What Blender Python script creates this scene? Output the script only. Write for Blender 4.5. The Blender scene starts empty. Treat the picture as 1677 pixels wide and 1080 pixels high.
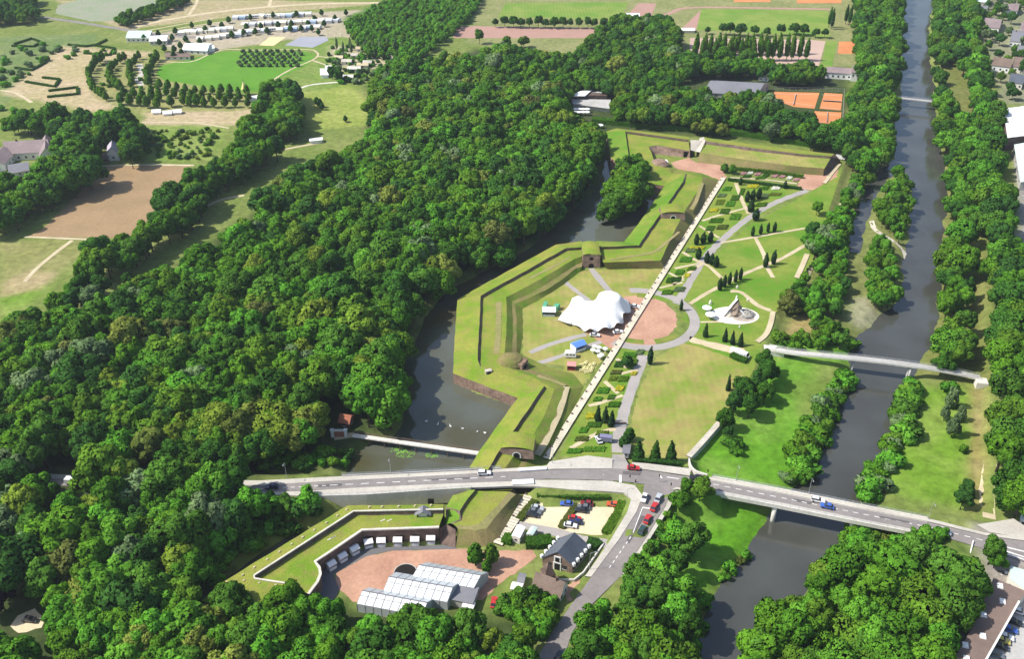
import bpy, math, random
import numpy as np
from mathutils import Vector

# ------------------------------------------------------------------ camera, sky, sun, exposure
R = math.radians
SC = bpy.context.scene
COL = SC.collection
FPX, PITCH, CAMH = 1550.0, R(32.8), 216.0          # focal length in photo pixels, downward tilt, height above the park
CP, SP = math.cos(PITCH), math.sin(PITCH)
cam = bpy.data.cameras.new('aerial_camera')
cam.sensor_fit = 'HORIZONTAL'; cam.sensor_width = 36.0; cam.lens = 36.0 * FPX / 1677.0
cam.clip_start = 1.0; cam.clip_end = 20000.0
camo = bpy.data.objects.new('aerial_camera', cam); COL.objects.link(camo)
camo.location = (0, 0, CAMH); camo.rotation_euler = (math.pi / 2 - PITCH, 0, 0)
SC.camera = camo
SUN_EL, SUN_AZ = R(49), R(-97)                     # the sun stands to the left; azimuth measured from +Y towards +X
world = bpy.data.worlds.new('World'); SC.world = world; world.use_nodes = True
wn = world.node_tree.nodes; wl = world.node_tree.links; wn.clear()
wo = wn.new('ShaderNodeOutputWorld'); wb = wn.new('ShaderNodeBackground'); ws = wn.new('ShaderNodeTexSky')
ws.sky_type = 'NISHITA'; ws.sun_disc = False; ws.sun_elevation = SUN_EL; ws.sun_rotation = SUN_AZ
ws.air_density = 1.0; ws.dust_density = 1.5; ws.ozone_density = 1.0
wb.inputs['Strength'].default_value = 0.13
wl.new(ws.outputs[0], wb.inputs[0]); wl.new(wb.outputs[0], wo.inputs[0])
sl = bpy.data.lights.new('sun', 'SUN'); sl.energy = 4.4; sl.angle = R(0.53); sl.color = (1.0, 0.95, 0.86)
so = bpy.data.objects.new('sun', sl); COL.objects.link(so)
sd = Vector((math.sin(SUN_AZ) * math.cos(SUN_EL), math.cos(SUN_AZ) * math.cos(SUN_EL), math.sin(SUN_EL)))
so.rotation_euler = (-sd).to_track_quat('-Z', 'Y').to_euler(); so.location = sd * 500
SC.view_settings.view_transform = 'Standard'; SC.view_settings.look = 'None'
SC.view_settings.exposure = 0.46; SC.view_settings.gamma = 1.0; SC.view_settings.use_curve_mapping = False
SC.render.engine = 'CYCLES'
SC.cycles.max_bounces = 6; SC.cycles.diffuse_bounces = 4; SC.cycles.glossy_bounces = 3
SC.cycles.transmission_bounces = 3; SC.cycles.transparent_max_bounces = 4; SC.cycles.volume_bounces = 0
SC.cycles.use_denoising = True
rng = np.random.default_rng(7); random.seed(7)

# ------------------------------------------------------------------ survey: photo pixel + height -> place on the ground
def P(px, py, z=0.0):
    dx = (px - 838.5) / FPX; dy = -(py - 540.0) / FPX
    d = (dx, CP + dy * SP, -SP + dy * CP)
    t = (z - CAMH) / d[2]
    return Vector((d[0] * t, d[1] * t, z))
def PX(p):                                          # back to photo pixels (for sorting by size in view)
    v = (p[0], p[1], p[2] - CAMH)
    depth = v[1] * CP - v[2] * SP
    return 838.5 + FPX * v[0] / depth, 540.0 - FPX * (v[1] * SP + v[2] * CP) / depth, depth
def PL(pts, z=0.0): return [P(p[0], p[1], p[2] if len(p) > 2 else z) for p in pts]

# ------------------------------------------------------------------ materials
MATS = {}
def newmat(name):
    m = bpy.data.materials.new(name); m.use_nodes = True
    nt = m.node_tree; b = nt.nodes['Principled BSDF']
    MATS[name] = m
    return m, nt, b
def M(name, col, rough=0.85, vary=0.18, scale=0.6, spec=0.3, metal=0.0, col2=None, bump=0.0, detail=6.0, two=None):
    """solid colour broken by two sizes of noise; col2 = second colour for patches"""
    if name in MATS: return MATS[name]
    m, nt, b = newmat(name)
    N, L = nt.nodes, nt.links
    geo = N.new('ShaderNodeNewGeometry')
    n1 = N.new('ShaderNodeTexNoise'); n1.inputs['Scale'].default_value = scale; n1.inputs['Detail'].default_value = detail
    n1.inputs['Roughness'].default_value = 0.65
    L.new(geo.outputs['Position'], n1.inputs['Vector'])
    n2 = N.new('ShaderNodeTexNoise'); n2.inputs['Scale'].default_value = scale * 0.12; n2.inputs['Detail'].default_value = 4
    L.new(geo.outputs['Position'], n2.inputs['Vector'])
    mix = N.new('ShaderNodeMix'); mix.data_type = 'RGBA'
    c2 = col2 or tuple(c * 0.72 for c in col)
    mix.inputs[6].default_value = (*col, 1); mix.inputs[7].default_value = (*c2, 1)
    rmp = N.new('ShaderNodeMapRange'); rmp.inputs[1].default_value = 0.38; rmp.inputs[2].default_value = 0.68
    L.new(n2.outputs[0], rmp.inputs[0]); 
    mul0 = N.new('ShaderNodeMath'); mul0.operation = 'MULTIPLY'; mul0.inputs[1].default_value = min(1.0, vary * 4 if col2 is None else 1.0)
    L.new(rmp.outputs[0], mul0.inputs[0]); L.new(mul0.outputs[0], mix.inputs[0])
    br = N.new('ShaderNodeMapRange'); br.inputs[1].default_value = 0.25; br.inputs[2].default_value = 0.75
    br.inputs[3].default_value = 1 - vary; br.inputs[4].default_value = 1 + vary
    L.new(n1.outputs[0], br.inputs[0])
    sc = N.new('ShaderNodeVectorMath'); sc.operation = 'SCALE'
    L.new(mix.outputs[2], sc.inputs[0]); L.new(br.outputs[0], sc.inputs[3])
    L.new(sc.outputs[0], b.inputs['Base Color'])
    b.inputs['Roughness'].default_value = rough; b.inputs['Metallic'].default_value = metal
    b.inputs['Specular IOR Level'].default_value = spec
    if bump:
        bp = N.new('ShaderNodeBump'); bp.inputs['Strength'].default_value = bump; bp.inputs['Distance'].default_value = 0.15
        L.new(n1.outputs[0], bp.inputs['Height']); L.new(bp.outputs[0], b.inputs['Normal'])
    return m
def Mplain(name, col, rough=0.5, spec=0.4, metal=0.0, coat=0.0):
    if name in MATS: return MATS[name]
    m, nt, b = newmat(name)
    N, L = nt.nodes, nt.links
    tc = N.new('ShaderNodeTexCoord'); n1 = N.new('ShaderNodeTexNoise'); n1.inputs['Scale'].default_value = 2.2
    n1.inputs['Detail'].default_value = 5
    L.new(tc.outputs['Object'], n1.inputs['Vector'])
    br = N.new('ShaderNodeMapRange'); br.inputs[3].default_value = 0.88; br.inputs[4].default_value = 1.08
    L.new(n1.outputs[0], br.inputs[0])
    sc = N.new('ShaderNodeVectorMath'); sc.operation = 'SCALE'; sc.inputs[0].default_value = col
    L.new(br.outputs[0], sc.inputs[3]); L.new(sc.outputs[0], b.inputs['Base Color'])
    b.inputs['Roughness'].default_value = rough; b.inputs['Specular IOR Level'].default_value = spec
    b.inputs['Metallic'].default_value = metal; b.inputs['Coat Weight'].default_value = coat
    return m
def Mbrick(name, c1, c2, mortar, w=0.9, h=0.35):
    m, nt, b = newmat(name)
    N, L = nt.nodes, nt.links
    tc = N.new('ShaderNodeNewGeometry'); br = N.new('ShaderNodeTexBrick')
    cx = N.new('ShaderNodeSeparateXYZ'); cb = N.new('ShaderNodeCombineXYZ'); ad = N.new('ShaderNodeMath'); ad.operation = 'ADD'
    L.new(tc.outputs['Position'], cx.inputs[0]); L.new(cx.outputs[0], ad.inputs[0]); L.new(cx.outputs[1], ad.inputs[1])
    L.new(ad.outputs[0], cb.inputs[0]); L.new(cx.outputs[2], cb.inputs[1]); L.new(cb.outputs[0], br.inputs[0])
    br.inputs['Color1'].default_value = (*c1, 1); br.inputs['Color2'].default_value = (*c2, 1); br.inputs['Mortar'].default_value = (*mortar, 1)
    br.inputs['Scale'].default_value = 1.0; br.inputs['Brick Width'].default_value = w; br.inputs['Row Height'].default_value = h
    br.inputs['Mortar Size'].default_value = 0.03
    n = N.new('ShaderNodeTexNoise'); n.inputs['Scale'].default_value = 0.45; n.inputs['Detail'].default_value = 7
    L.new(tc.outputs['Position'], n.inputs['Vector'])
    mr = N.new('ShaderNodeMapRange'); mr.inputs[1].default_value = .3; mr.inputs[2].default_value = .7; mr.inputs[3].default_value = .6; mr.inputs[4].default_value = 1.25
    L.new(n.outputs[0], mr.inputs[0])
    sc = N.new('ShaderNodeVectorMath'); sc.operation = 'SCALE'
    L.new(br.outputs[0], sc.inputs[0]); L.new(mr.outputs[0], sc.inputs[3]); L.new(sc.outputs[0], b.inputs['Base Color'])
    b.inputs['Roughness'].default_value = 0.9; b.inputs['Specular IOR Level'].default_value = 0.2
    return m

def Mgrass(name, dry, green, dark, s1=0.05, s2=0.35, bump=0.6, mow=0.0):
    """mown grass: broad dry and green patches, mid-size mottling, fine blades"""
    m, nt, b = newmat(name)
    N, L = nt.nodes, nt.links
    geo = N.new('ShaderNodeNewGeometry')
    def noise(s, d, r=0.6):
        n = N.new('ShaderNodeTexNoise'); n.inputs['Scale'].default_value = s; n.inputs['Detail'].default_value = d
        n.inputs['Roughness'].default_value = r; L.new(geo.outputs['Position'], n.inputs['Vector']); return n
    a, c, f = noise(s1, 5), noise(s2, 6, 0.7), noise(2.6, 4, 0.8)
    def rng_(n, lo, hi, o0=0, o1=1):
        r = N.new('ShaderNodeMapRange'); r.inputs[1].default_value = lo; r.inputs[2].default_value = hi
        r.inputs[3].default_value = o0; r.inputs[4].default_value = o1; L.new(n.outputs[0], r.inputs[0]); return r
    m1 = N.new('ShaderNodeMix'); m1.data_type = 'RGBA'; m1.inputs[6].default_value = (*dry, 1); m1.inputs[7].default_value = (*green, 1)
    L.new(rng_(a, .42, .60).outputs[0], m1.inputs[0])
    m2 = N.new('ShaderNodeMix'); m2.data_type = 'RGBA'; m2.inputs[7].default_value = (*dark, 1)
    L.new(m1.outputs[2], m2.inputs[6]); L.new(rng_(c, .46, .70).outputs[0], m2.inputs[0])
    sc = N.new('ShaderNodeVectorMath'); sc.operation = 'SCALE'
    L.new(m2.outputs[2], sc.inputs[0]); L.new(rng_(f, .3, .7, .68, 1.32).outputs[0], sc.inputs[3])
    last = sc
    if mow:
        wv = N.new('ShaderNodeTexWave'); wv.inputs['Scale'].default_value = .11; wv.inputs['Distortion'].default_value = 1.6; wv.inputs['Detail'].default_value = 3; wv.inputs['Detail Scale'].default_value = .6
        L.new(geo.outputs['Position'], wv.inputs['Vector']); last = N.new('ShaderNodeVectorMath'); last.operation = 'SCALE'; L.new(sc.outputs[0], last.inputs[0]); L.new(rng_(wv, .2, .8, 1 - mow, 1 + mow).outputs[0], last.inputs[3])
    L.new(last.outputs[0], b.inputs['Base Color'])
    b.inputs['Roughness'].default_value = 0.95; b.inputs['Specular IOR Level'].default_value = 0.1
    bp = N.new('ShaderNodeBump'); bp.inputs['Strength'].default_value = bump; bp.inputs['Distance'].default_value = 0.2
    L.new(f.outputs[0], bp.inputs['Height']); L.new(bp.outputs[0], b.inputs['Normal'])
    return m

G_LAWN = Mgrass('lawn_grass', (.33, .305, .095), (.185, .26, .038), (.29, .225, .09), s1=.06, s2=.16, mow=.025)
G_GREEN = Mgrass('park_grass', (.21, .27, .045), (.10, .235, .018), (.16, .20, .035))
G_RAMP = Mgrass('rampart_grass', (.26, .28, .05), (.15, .255, .022), (.235, .215, .065), s1=0.08, s2=0.3, bump=.9)
G_BANK = Mgrass('bank_grass', (.22, .25, .05), (.12, .225, .022), (.20, .18, .06), s1=0.08, s2=0.3, bump=.9)
G_SLOPE = Mgrass('slope_grass', (.24, .20, .085), (.17, .185, .05), (.20, .15, .075), s1=0.09, s2=0.3, bump=.9)
G_MEADOW = Mgrass('meadow_grass', (.16, .23, .03), (.075, .19, .015), (.05, .12, .012), s1=0.05, s2=0.2)
G_PITCH = Mgrass('pitch_grass', (.21, .28, .06), (.13, .25, .035), (.15, .23, .04), s1=0.03, s2=0.1, bump=.2, mow=.05)
G_BRIGHT = Mgrass('bright_lawn', (.12, .27, .03), (.085, .24, .018), (.10, .22, .03), s1=0.03, s2=0.1, bump=.2)
M_BRICK = Mbrick('old_brick', (.27, .17, .12), (.22, .135, .10), (.33, .29, .24))
M_DARKBRICK = Mbrick('dark_brick', (.16, .10, .08), (.12, .08, .065), (.2, .17, .14))
M_BRICKRED = Mbrick('rose_brick', (.33, .20, .15), (.28, .17, .13), (.40, .34, .28))
M_STONE = M('pale_stone', (.55, .50, .42), vary=.22, scale=1.2)
M_COPE = M('coping_stone', (.62, .58, .50), vary=.2, scale=1.5)
M_ASPH = M('asphalt', (.25, .225, .215), rough=.9, vary=.14, scale=.8, col2=(.205, .185, .18))
M_ASPH2 = M('new_asphalt', (.15, .145, .15), rough=.9, vary=.12, scale=.8)
M_WALK = M('pavement_slabs', (.50, .47, .41), vary=.14, scale=1.0, col2=(.42, .39, .34))
M_GREY = M('grey_gravel', (.36, .33, .31), vary=.12, scale=1.0, col2=(.31, .29, .27))
M_SAND = M('sandy_path', (.55, .47, .31), vary=.16, scale=1.2, col2=(.46, .38, .24))
M_RED = M('red_ash', (.48, .28, .19), vary=.2, scale=.8, col2=(.38, .205, .14))
M_CARP = M('car_park_gravel', (.66, .57, .38), vary=.12, scale=.9, col2=(.60, .50, .33))
M_ORANGE = M('clay_court', (.62, .24, .085), vary=.14, scale=.6, col2=(.50, .19, .075))
M_TRACK = M('cinder', (.40, .235, .19), vary=.1, scale=.4, col2=(.36, .22, .17))
M_TAN = M('dry_earth', (.45, .36, .20), vary=.16, scale=.35, col2=(.36, .33, .15))
M_FIELD = M('ploughed_field', (.32, .215, .115), vary=.16, scale=.5, col2=(.27, .185, .095))
M_FIELDG = M('grey_field', (.27, .28, .20), vary=.2, scale=.5, col2=(.22, .27, .16))
M_FIELDT = M('stubble_field', (.33, .30, .16), vary=.14, scale=.4, col2=(.27, .29, .12))
M_CONC = M('concrete', (.46, .45, .43), vary=.16, scale=.7, col2=(.38, .37, .35))
M_LIGHTCONC = M('light_concrete', (.66, .63, .57), vary=.14, scale=.9)
M_WHITE = Mplain('white_paint', (.82, .82, .80), rough=.5)
M_CANVAS = Mplain('white_canvas', (.86, .86, .86), rough=.7, spec=.2)
M_PLASTER = M('cream_plaster', (.72, .68, .60), vary=.08, scale=1.5)
M_SLATE = M('slate', (.105, .12, .145), rough=.5, vary=.2, scale=1.6, spec=.5)
M_BROWNROOF = M('brown_tiles', (.20, .145, .115), rough=.8, vary=.2, scale=1.3)
M_LILACROOF = M('mauve_tiles', (.27, .21, .21), rough=.8, vary=.18, scale=1.0)
M_REDROOF = M('red_tiles', (.36, .13, .075), rough=.8, vary=.2, scale=1.2)
M_GREYROOF = M('grey_sheet_roof', (.20, .20, .22), rough=.6, vary=.12, scale=.5)
M_FLATROOF = M('brown_felt_roof', (.21, .15, .125), rough=.9, vary=.14, scale=.35, col2=(.17, .125, .105))
M_TURQ = M('pale_turquoise_roof', (.55, .68, .62), rough=.6, vary=.08, scale=.5)
M_WOOD = M('weathered_wood', (.52, .47, .36), vary=.22, scale=1.6)
M_DARKWOOD = M('dark_timber', (.16, .11, .08), vary=.2, scale=1.2)
M_GLASSD = Mplain('dark_window', (.03, .035, .045), rough=.15, spec=.6)
M_STEEL = Mplain('galvanised_steel', (.50, .51, .52), rough=.45, metal=.5)
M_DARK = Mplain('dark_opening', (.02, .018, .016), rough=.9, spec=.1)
M_RUBBER = Mplain('tyre_rubber', (.03, .03, .03), rough=.9, spec=.2)
M_LINE = M('road_marking', (.78, .78, .74), vary=.15, scale=2.0)

# ------------------------------------------------------------------ mesh helpers
class MB:
    def __init__(s): s.v = []; s.f = []
    def quad(s, a, b, c, d):
        n = len(s.v); s.v += [tuple(a), tuple(b), tuple(c), tuple(d)]; s.f.append((n, n + 1, n + 2, n + 3)); return s
    def tri(s, a, b, c):
        n = len(s.v); s.v += [tuple(a), tuple(b), tuple(c)]; s.f.append((n, n + 1, n + 2)); return s
    def poly(s, pts):
        n = len(s.v); s.v += [tuple(p) for p in pts]; s.f.append(tuple(range(n, n + len(pts)))); return s
    def box(s, c, size, rz=0.0, taper=1.0):
        n = len(s.v); cx, cy, cz = c; hx, hy, hz = size[0] / 2, size[1] / 2, size[2]
        co, si = math.cos(rz), math.sin(rz)
        for z, t in ((0, 1.0), (hz, taper)):
            for x, y in ((-hx, -hy), (hx, -hy), (hx, hy), (-hx, hy)):
                x *= t; y *= t
                s.v.append((cx + x * co - y * si, cy + x * si + y * co, cz + z))
        for f in ((3, 2, 1, 0), (4, 5, 6, 7), (0, 1, 5, 4), (1, 2, 6, 5), (2, 3, 7, 6), (3, 0, 4, 7)):
            s.f.append(tuple(n + i for i in f))
        return s
    def prism(s, pts, z0, z1):
        k = len(pts); n = len(s.v)
        a = sum(pts[i][0] * pts[(i + 1) % k][1] - pts[(i + 1) % k][0] * pts[i][1] for i in range(k))
        if a < 0: pts = pts[::-1]
        s.v += [(p[0], p[1], z0) for p in pts] + [(p[0], p[1], z1) for p in pts]
        s.f.append(tuple(range(n + k - 1, n - 1, -1))); s.f.append(tuple(range(n + k, n + 2 * k)))
        for i in range(k):
            j = (i + 1) % k; s.f.append((n + i, n + j, n + k + j, n + k + i))
        return s
    def tube(s, pts, rads, seg=6, cap=True):
        n = len(s.v); pts = [Vector(p) for p in pts]
        for i, p in enumerate(pts):
            d = (pts[min(i + 1, len(pts) - 1)] - pts[max(i - 1, 0)]).normalized()
            u = d.cross(Vector((0, 0, 1))); u = u.normalized() if u.length > 1e-4 else Vector((1, 0, 0))
            w = d.cross(u)
            for k in range(seg):
                a = 2 * math.pi * k / seg; q = p + (u * math.cos(a) + w * math.sin(a)) * rads[i]; s.v.append(tuple(q))
        for i in range(len(pts) - 1):
            for k in range(seg):
                a = n + i * seg + k; b = n + i * seg + (k + 1) % seg
                s.f.append((a, b, b + seg, a + seg))
        if cap:
            s.f.append(tuple(n + k for k in range(seg - 1, -1, -1)))
            e = n + (len(pts) - 1) * seg; s.f.append(tuple(e + k for k in range(seg)))
        return s
    def mesh(s, name, mat, smooth=False):
        me = bpy.data.meshes.new(name); me.from_pydata(s.v, [], s.f)
        for m in (mat if isinstance(mat, (list, tuple)) else [mat]): me.materials.append(m)
        if smooth: me.polygons.foreach_set('use_smooth', [True] * len(me.polygons))
        me.update(); return me
    def build(s, name, mat, parent=None, smooth=False):
        return link(name, s.mesh(name, mat, smooth), parent)
def link(name, data, parent=None, loc=None, rz=None):
    o = bpy.data.objects.new(name, data); COL.objects.link(o)
    if parent is not None: o.parent = parent
    if loc is not None: o.location = loc
    if rz is not None: o.rotation_euler = (0, 0, rz)
    return o
def tag(o, label=None, cat=None, group=None, kind=None):
    if label: o['label'] = label
    if cat: o['category'] = cat
    if group: o['group'] = group
    if kind: o['kind'] = kind
    return o
def thing(name, label, cat, loc=(0, 0, 0), rz=0.0, group=None):
    o = link(name, None, None, loc, rz); o.empty_display_size = 0.5
    return tag(o, label, cat, group)
def copy_tree(o, parent=None):
    c = o.copy(); COL.objects.link(c); c.parent = parent
    for ch in o.children: copy_tree(ch, c)
    return c
def structure(name, mb, mat, label=None):
    return tag(mb.build(name, mat), label, None, None, 'structure')
def resample(pts, step):
    out = []
    for a, b in zip(pts[:-1], pts[1:]):
        n = max(1, int((b - a).length / step))
        out += [a.lerp(b, i / n) for i in range(n)]
    return out + [pts[-1]]
def smooth_line(pts, n=6):
    """Catmull-Rom through the points"""
    out = []
    for i in range(len(pts) - 1):
        p0, p1, p2, p3 = pts[max(i - 1, 0)], pts[i], pts[i + 1], pts[min(i + 2, len(pts) - 1)]
        for k in range(n):
            t = k / n
            out.append(0.5 * ((2 * p1) + (p2 - p0) * t + (2 * p0 - 5 * p1 + 4 * p2 - p3) * t * t + (3 * p1 - p0 - 3 * p2 + p3) * t ** 3))
    return out + [pts[-1]]

# ------------------------------------------------------------------ terrain heights
def sdist(X, Y, poly):
    """signed distance to a polygon (negative inside), arrays"""
    d = np.full(X.shape, 1e9); ins = np.zeros(X.shape, bool); k = len(poly)
    for i in range(k):
        ax, ay = poly[i][0], poly[i][1]; bx, by = poly[(i + 1) % k][0], poly[(i + 1) % k][1]
        ex, ey = bx - ax, by - ay; l2 = ex * ex + ey * ey + 1e-9
        t = np.clip(((X - ax) * ex + (Y - ay) * ey) / l2, 0, 1)
        d = np.minimum(d, np.hypot(X - ax - t * ex, Y - ay - t * ey))
        c = ((ay > Y) != (by > Y)) & (X < ex * (Y - ay) / (ey if abs(ey) > 1e-9 else 1e-9) + ax)
        ins ^= c
    return np.where(ins, -d, d)
def sstep(a, b, x):
    t = np.clip((x - a) / (b - a), 0, 1); return t * t * (3 - 2 * t)

ZR, ZM, ZLOW = -4.2, -2.2, -2.3                     # river water, moat water, low meadows along the river
RIV_L = [(1488, -40), (1483, 0), (1479, 50), (1474, 78), (1478, 105), (1477, 140), (1478, 165), (1470, 190), (1463, 220), (1466, 248), (1472, 266), (1492, 290),
         (1499, 330), (1495, 375), (1488, 405), (1484, 445), (1478, 490), (1452, 515), (1432, 538), (1404, 556), (1399, 585), (1400, 605), (1392, 640), (1370, 680),
         (1352, 722), (1334, 762), (1312, 800), (1262, 848), (1250, 880), (1235, 905), (1195, 950), (1170, 1000), (1150, 1050), (1120, 1120), (1100, 1200)]
RIV_R = [(1532, -40), (1528, 0), (1521, 35), (1518, 62), (1520, 92), (1527, 130), (1529, 165), (1531, 210), (1540, 250), (1546, 290), (1546, 335), (1539, 380), (1531, 410),
         (1534, 445), (1532, 490), (1527, 530), (1520, 560), (1508, 585), (1492, 602), (1480, 640), (1468, 680), (1450, 722), (1430, 765), (1408, 800), (1393, 850),
         (1362, 895), (1332, 938), (1295, 985), (1258, 1030), (1215, 1090), (1180, 1200)]
RIVER = PL(RIV_L, ZR) + PL(RIV_R, ZR)[::-1]
SIDE = PL([(1466, 262), (1450, 276), (1432, 290), (1412, 325), (1399, 372), (1393, 412), (1402, 414), (1410, 380), (1426, 335), (1443, 300), (1462, 285), (1478, 278)], ZR)
MOAT = PL([(560, 800), (572, 775), (585, 745), (610, 725), (650, 715), (664, 690), (664, 640), (660, 610), (680, 570), (700, 520), (725, 488), (755, 468), (800, 445), (850, 418),
           (888, 395), (905, 372), (930, 350), (960, 330), (985, 300), (994, 262), (1002, 262), (1010, 300), (1030, 318), (1050, 318), (1085, 318), (1068, 350), (1040, 385), (1026, 404),
           (962, 404), (912, 411), (830, 455), (752, 500), (748, 560), (745, 630), (845, 672), (805, 730), (770, 785), (740, 825), (570, 838), (480, 893), (352, 978), (335, 980), (430, 910), (512, 855), (548, 818)], ZM)
LOWLAND = PL([(1132, 748), (1182, 694), (1244, 612), (1272, 540), (1279, 500), (1334, 430), (1385, 280), (1425, 215), (1560, 200), (1604, 400), (1612, 600), (1612, 830), (1560, 862),
              (1580, 900), (1500, 1000), (1440, 1150), (1060, 1150), (1085, 1000), (1112, 850), (1150, 800)], ZLOW)
XS = np.concatenate([-np.geomspace(6000, 470, 26)[:-1], np.arange(-460, 561, 2.0), np.geomspace(570, 6000, 26)])
YS = np.concatenate([np.array([-3000, -1500, -600, -200, 0, 60, 100]), np.arange(120, 980, 2.0), np.geomspace(985, 9000, 30)])
GX, GY = np.meshgrid(XS, YS)
GZ = np.zeros_like(GX)
GZ += (ZLOW) * sstep(1.5, -2.0, sdist(GX, GY, LOWLAND))
dr = np.minimum(sdist(GX, GY, RIVER), sdist(GX, GY, SIDE))
wob = 0.55 * np.sin(GX * .31 + GY * .17 + 2 * np.sin(GY * .043)) + 0.6 * np.sin(GX * .13 - GY * .27 + 2 + 2.5 * np.sin(GX * .021 + GY * .035)) + .4 * np.sin(GX * .71 + 1.3 * np.sin(GY * .09)) * np.sin(GY * .53)
drw = dr + wob
GZ = np.where(drw < 8, np.minimum(GZ, (ZR - .25) + (GZ - ZR + .25) * sstep(0.2, 7.5, drw)), GZ)
GZ = np.where(drw < 0.2, ZR - .25 - 2.2 * sstep(0.2, -4, drw), GZ)
dm = sdist(GX, GY, MOAT) + 0.5 * wob
GZ = np.where(dm < 5, np.minimum(GZ, (ZM - .2) + (GZ - ZM + .2) * sstep(0.2, 5, dm)), GZ)
GZ = np.where(dm < 0.2, ZM - .2 - 2.0 * sstep(0.2, -4, dm), GZ)
def raise_to(pts, hw, slope=0.9):
    """embankment under a road: pts = world points with z"""
    global GZ
    for a, b in zip(pts[:-1], pts[1:]):
        ex, ey = b.x - a.x, b.y - a.y; l2 = ex * ex + ey * ey
        t = np.clip(((GX - a.x) * ex + (GY - a.y) * ey) / l2, 0, 1)
        d = np.hypot(GX - a.x - t * ex, GY - a.y - t * ey); z = a.z + (b.z - a.z) * t
        GZ = np.maximum(GZ, np.where(d < hw + 12, z - .25 - slope * np.maximum(0, d - hw), -99))
EMB = [([(80, 788, 3.5), (300, 796, 4), (440, 801, 4), (505, 800, 4)], 7), ([(900, 784, 4), (960, 785, 3.5), (1060, 792, 3), (1110, 795, 3.1), (1150, 800, 3.3)], 6.4, 2.6),
       ([(1068, 800, 3), (1040, 860, 2.2), (1000, 930, 1.0), (960, 985, .3)], 5), ([(1548, 872, 3.2), (1640, 892, 3.0), (1760, 910, 3)], 9)]
for pts, hw, *sl_ in EMB: raise_to(PL(pts), hw, *sl_)
def ZT(x, y):
    i = min(max(int(np.searchsorted(XS, x)) - 1, 0), len(XS) - 2); j = min(max(int(np.searchsorted(YS, y)) - 1, 0), len(YS) - 2)
    u = (x - XS[i]) / (XS[i + 1] - XS[i]); v = (y - YS[j]) / (YS[j + 1] - YS[j])
    return float((GZ[j, i] * (1 - u) + GZ[j, i + 1] * u) * (1 - v) + (GZ[j + 1, i] * (1 - u) + GZ[j + 1, i + 1] * u) * v)
def PG(px, py):
    """place on the real ground seen at that pixel"""
    z = 0.0
    for _ in range(6):
        p = P(px, py, z); z = ZT(p.x, p.y)
    return P(px, py, z)

# ground colours: kind of growth, in broad soft-edged areas
def lin(*c): return np.array(c)
GC = np.empty(GX.shape + (3,)); GC[:] = lin(.15, .20, .045)
def area(pts, col, soft=4.0, z=0.0, a=1.0):
    global GC
    poly = PL(pts, z)
    xs = [p.x for p in poly]; ys = [p.y for p in poly]; m = soft + 3
    i0, i1 = np.searchsorted(XS, min(xs) - m), np.searchsorted(XS, max(xs) + m); j0, j1 = np.searchsorted(YS, min(ys) - m), np.searchsorted(YS, max(ys) + m)
    if i1 <= i0 or j1 <= j0: return
    X = GX[j0:j1, i0:i1]; Y = GY[j0:j1, i0:i1]
    w = sstep(soft, -soft, sdist(X, Y, poly) + wob[j0:j1, i0:i1] * soft * .25) * a
    GC[j0:j1, i0:i1] = GC[j0:j1, i0:i1] * (1 - w[..., None]) + lin(*col) * w[..., None]
area([(-200, 1200), (-100, 600), (150, 515), (300, 430), (420, 345), (600, 265), (605, 140), (780, 80), (1000, 90), (1390, 90), (1390, 240), (1010, 215), (990, 300), (880, 395), (700, 480), (650, 690), (560, 760), (420, 800), (420, 840), (340, 970), (880, 1010), (880, 1200)], (.045, .07, .02), 6)
area([(1128, 748), (1180, 690), (1244, 610), (1272, 540), (1400, 560), (1392, 640), (1300, 800), (1150, 790)], (.095, .24, .015), 3, ZLOW)
area([(1290, 640), (1345, 600), (1390, 590), (1380, 640), (1320, 690)], (.14, .18, .04), 5, ZLOW, .7)
area([(1265, 500), (1330, 430), (1385, 270), (1470, 270), (1490, 420), (1440, 545), (1400, 560), (1272, 545)], (.14, .17, .045), 4, ZLOW)
area([(1388, 505), (1402, 488), (1418, 490), (1442, 512), (1436, 528), (1408, 535), (1395, 525)], (.33, .31, .22), 3, ZLOW, .6)
area([(1295, 525), (1325, 508), (1335, 540), (1300, 570), (1275, 590), (1285, 550)], (.32, .25, .10), 3, ZLOW, .8)
area([(1500, 640), (1610, 620), (1612, 840), (1430, 800), (1470, 690)], (.13, .24, .022), 4, ZLOW)
area([(1590, 640), (1612, 620), (1612, 840), (1585, 850)], (.26, .20, .08), 3, ZLOW, .8)
area([(1530, 0), (1610, 0), (1615, 640), (1495, 610), (1550, 300)], (.14, .16, .04), 4, ZLOW)
area([(1095, 800), (1265, 838), (1250, 880), (1165, 960), (1100, 1000)], (.09, .24, .013), 3, ZLOW)
area([(1390, 860), (1600, 905), (1560, 1100), (1200, 1100)], (.10, .16, .03), 4, ZLOW)
area([(0, 395), (110, 392), (165, 395), (60, 470), (0, 545)], (.21, .22, .07), 3)
area([(0, 490), (40, 478), (75, 462), (80, 470), (0, 545)], (.14, .24, .03), 3)
area([(50, 440), (90, 450), (70, 475), (0, 485), (0, 470)], (.38, .30, .16), 3, 0, .7)
area([(215, 205), (375, 205), (350, 262), (240, 265)], (.16, .24, .045), 3)
area([(490, 145), (570, 135), (610, 170), (600, 205), (510, 215), (495, 190)], (.22, .28, .055), 3)
area([(370, 265), (425, 255), (400, 300), (375, 330), (350, 370), (320, 370), (340, 330)], (.20, .25, .06), 3)
area([(0, 60), (160, 55), (150, 90), (60, 120), (0, 180)], (.13, .19, .06), 4)
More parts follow.
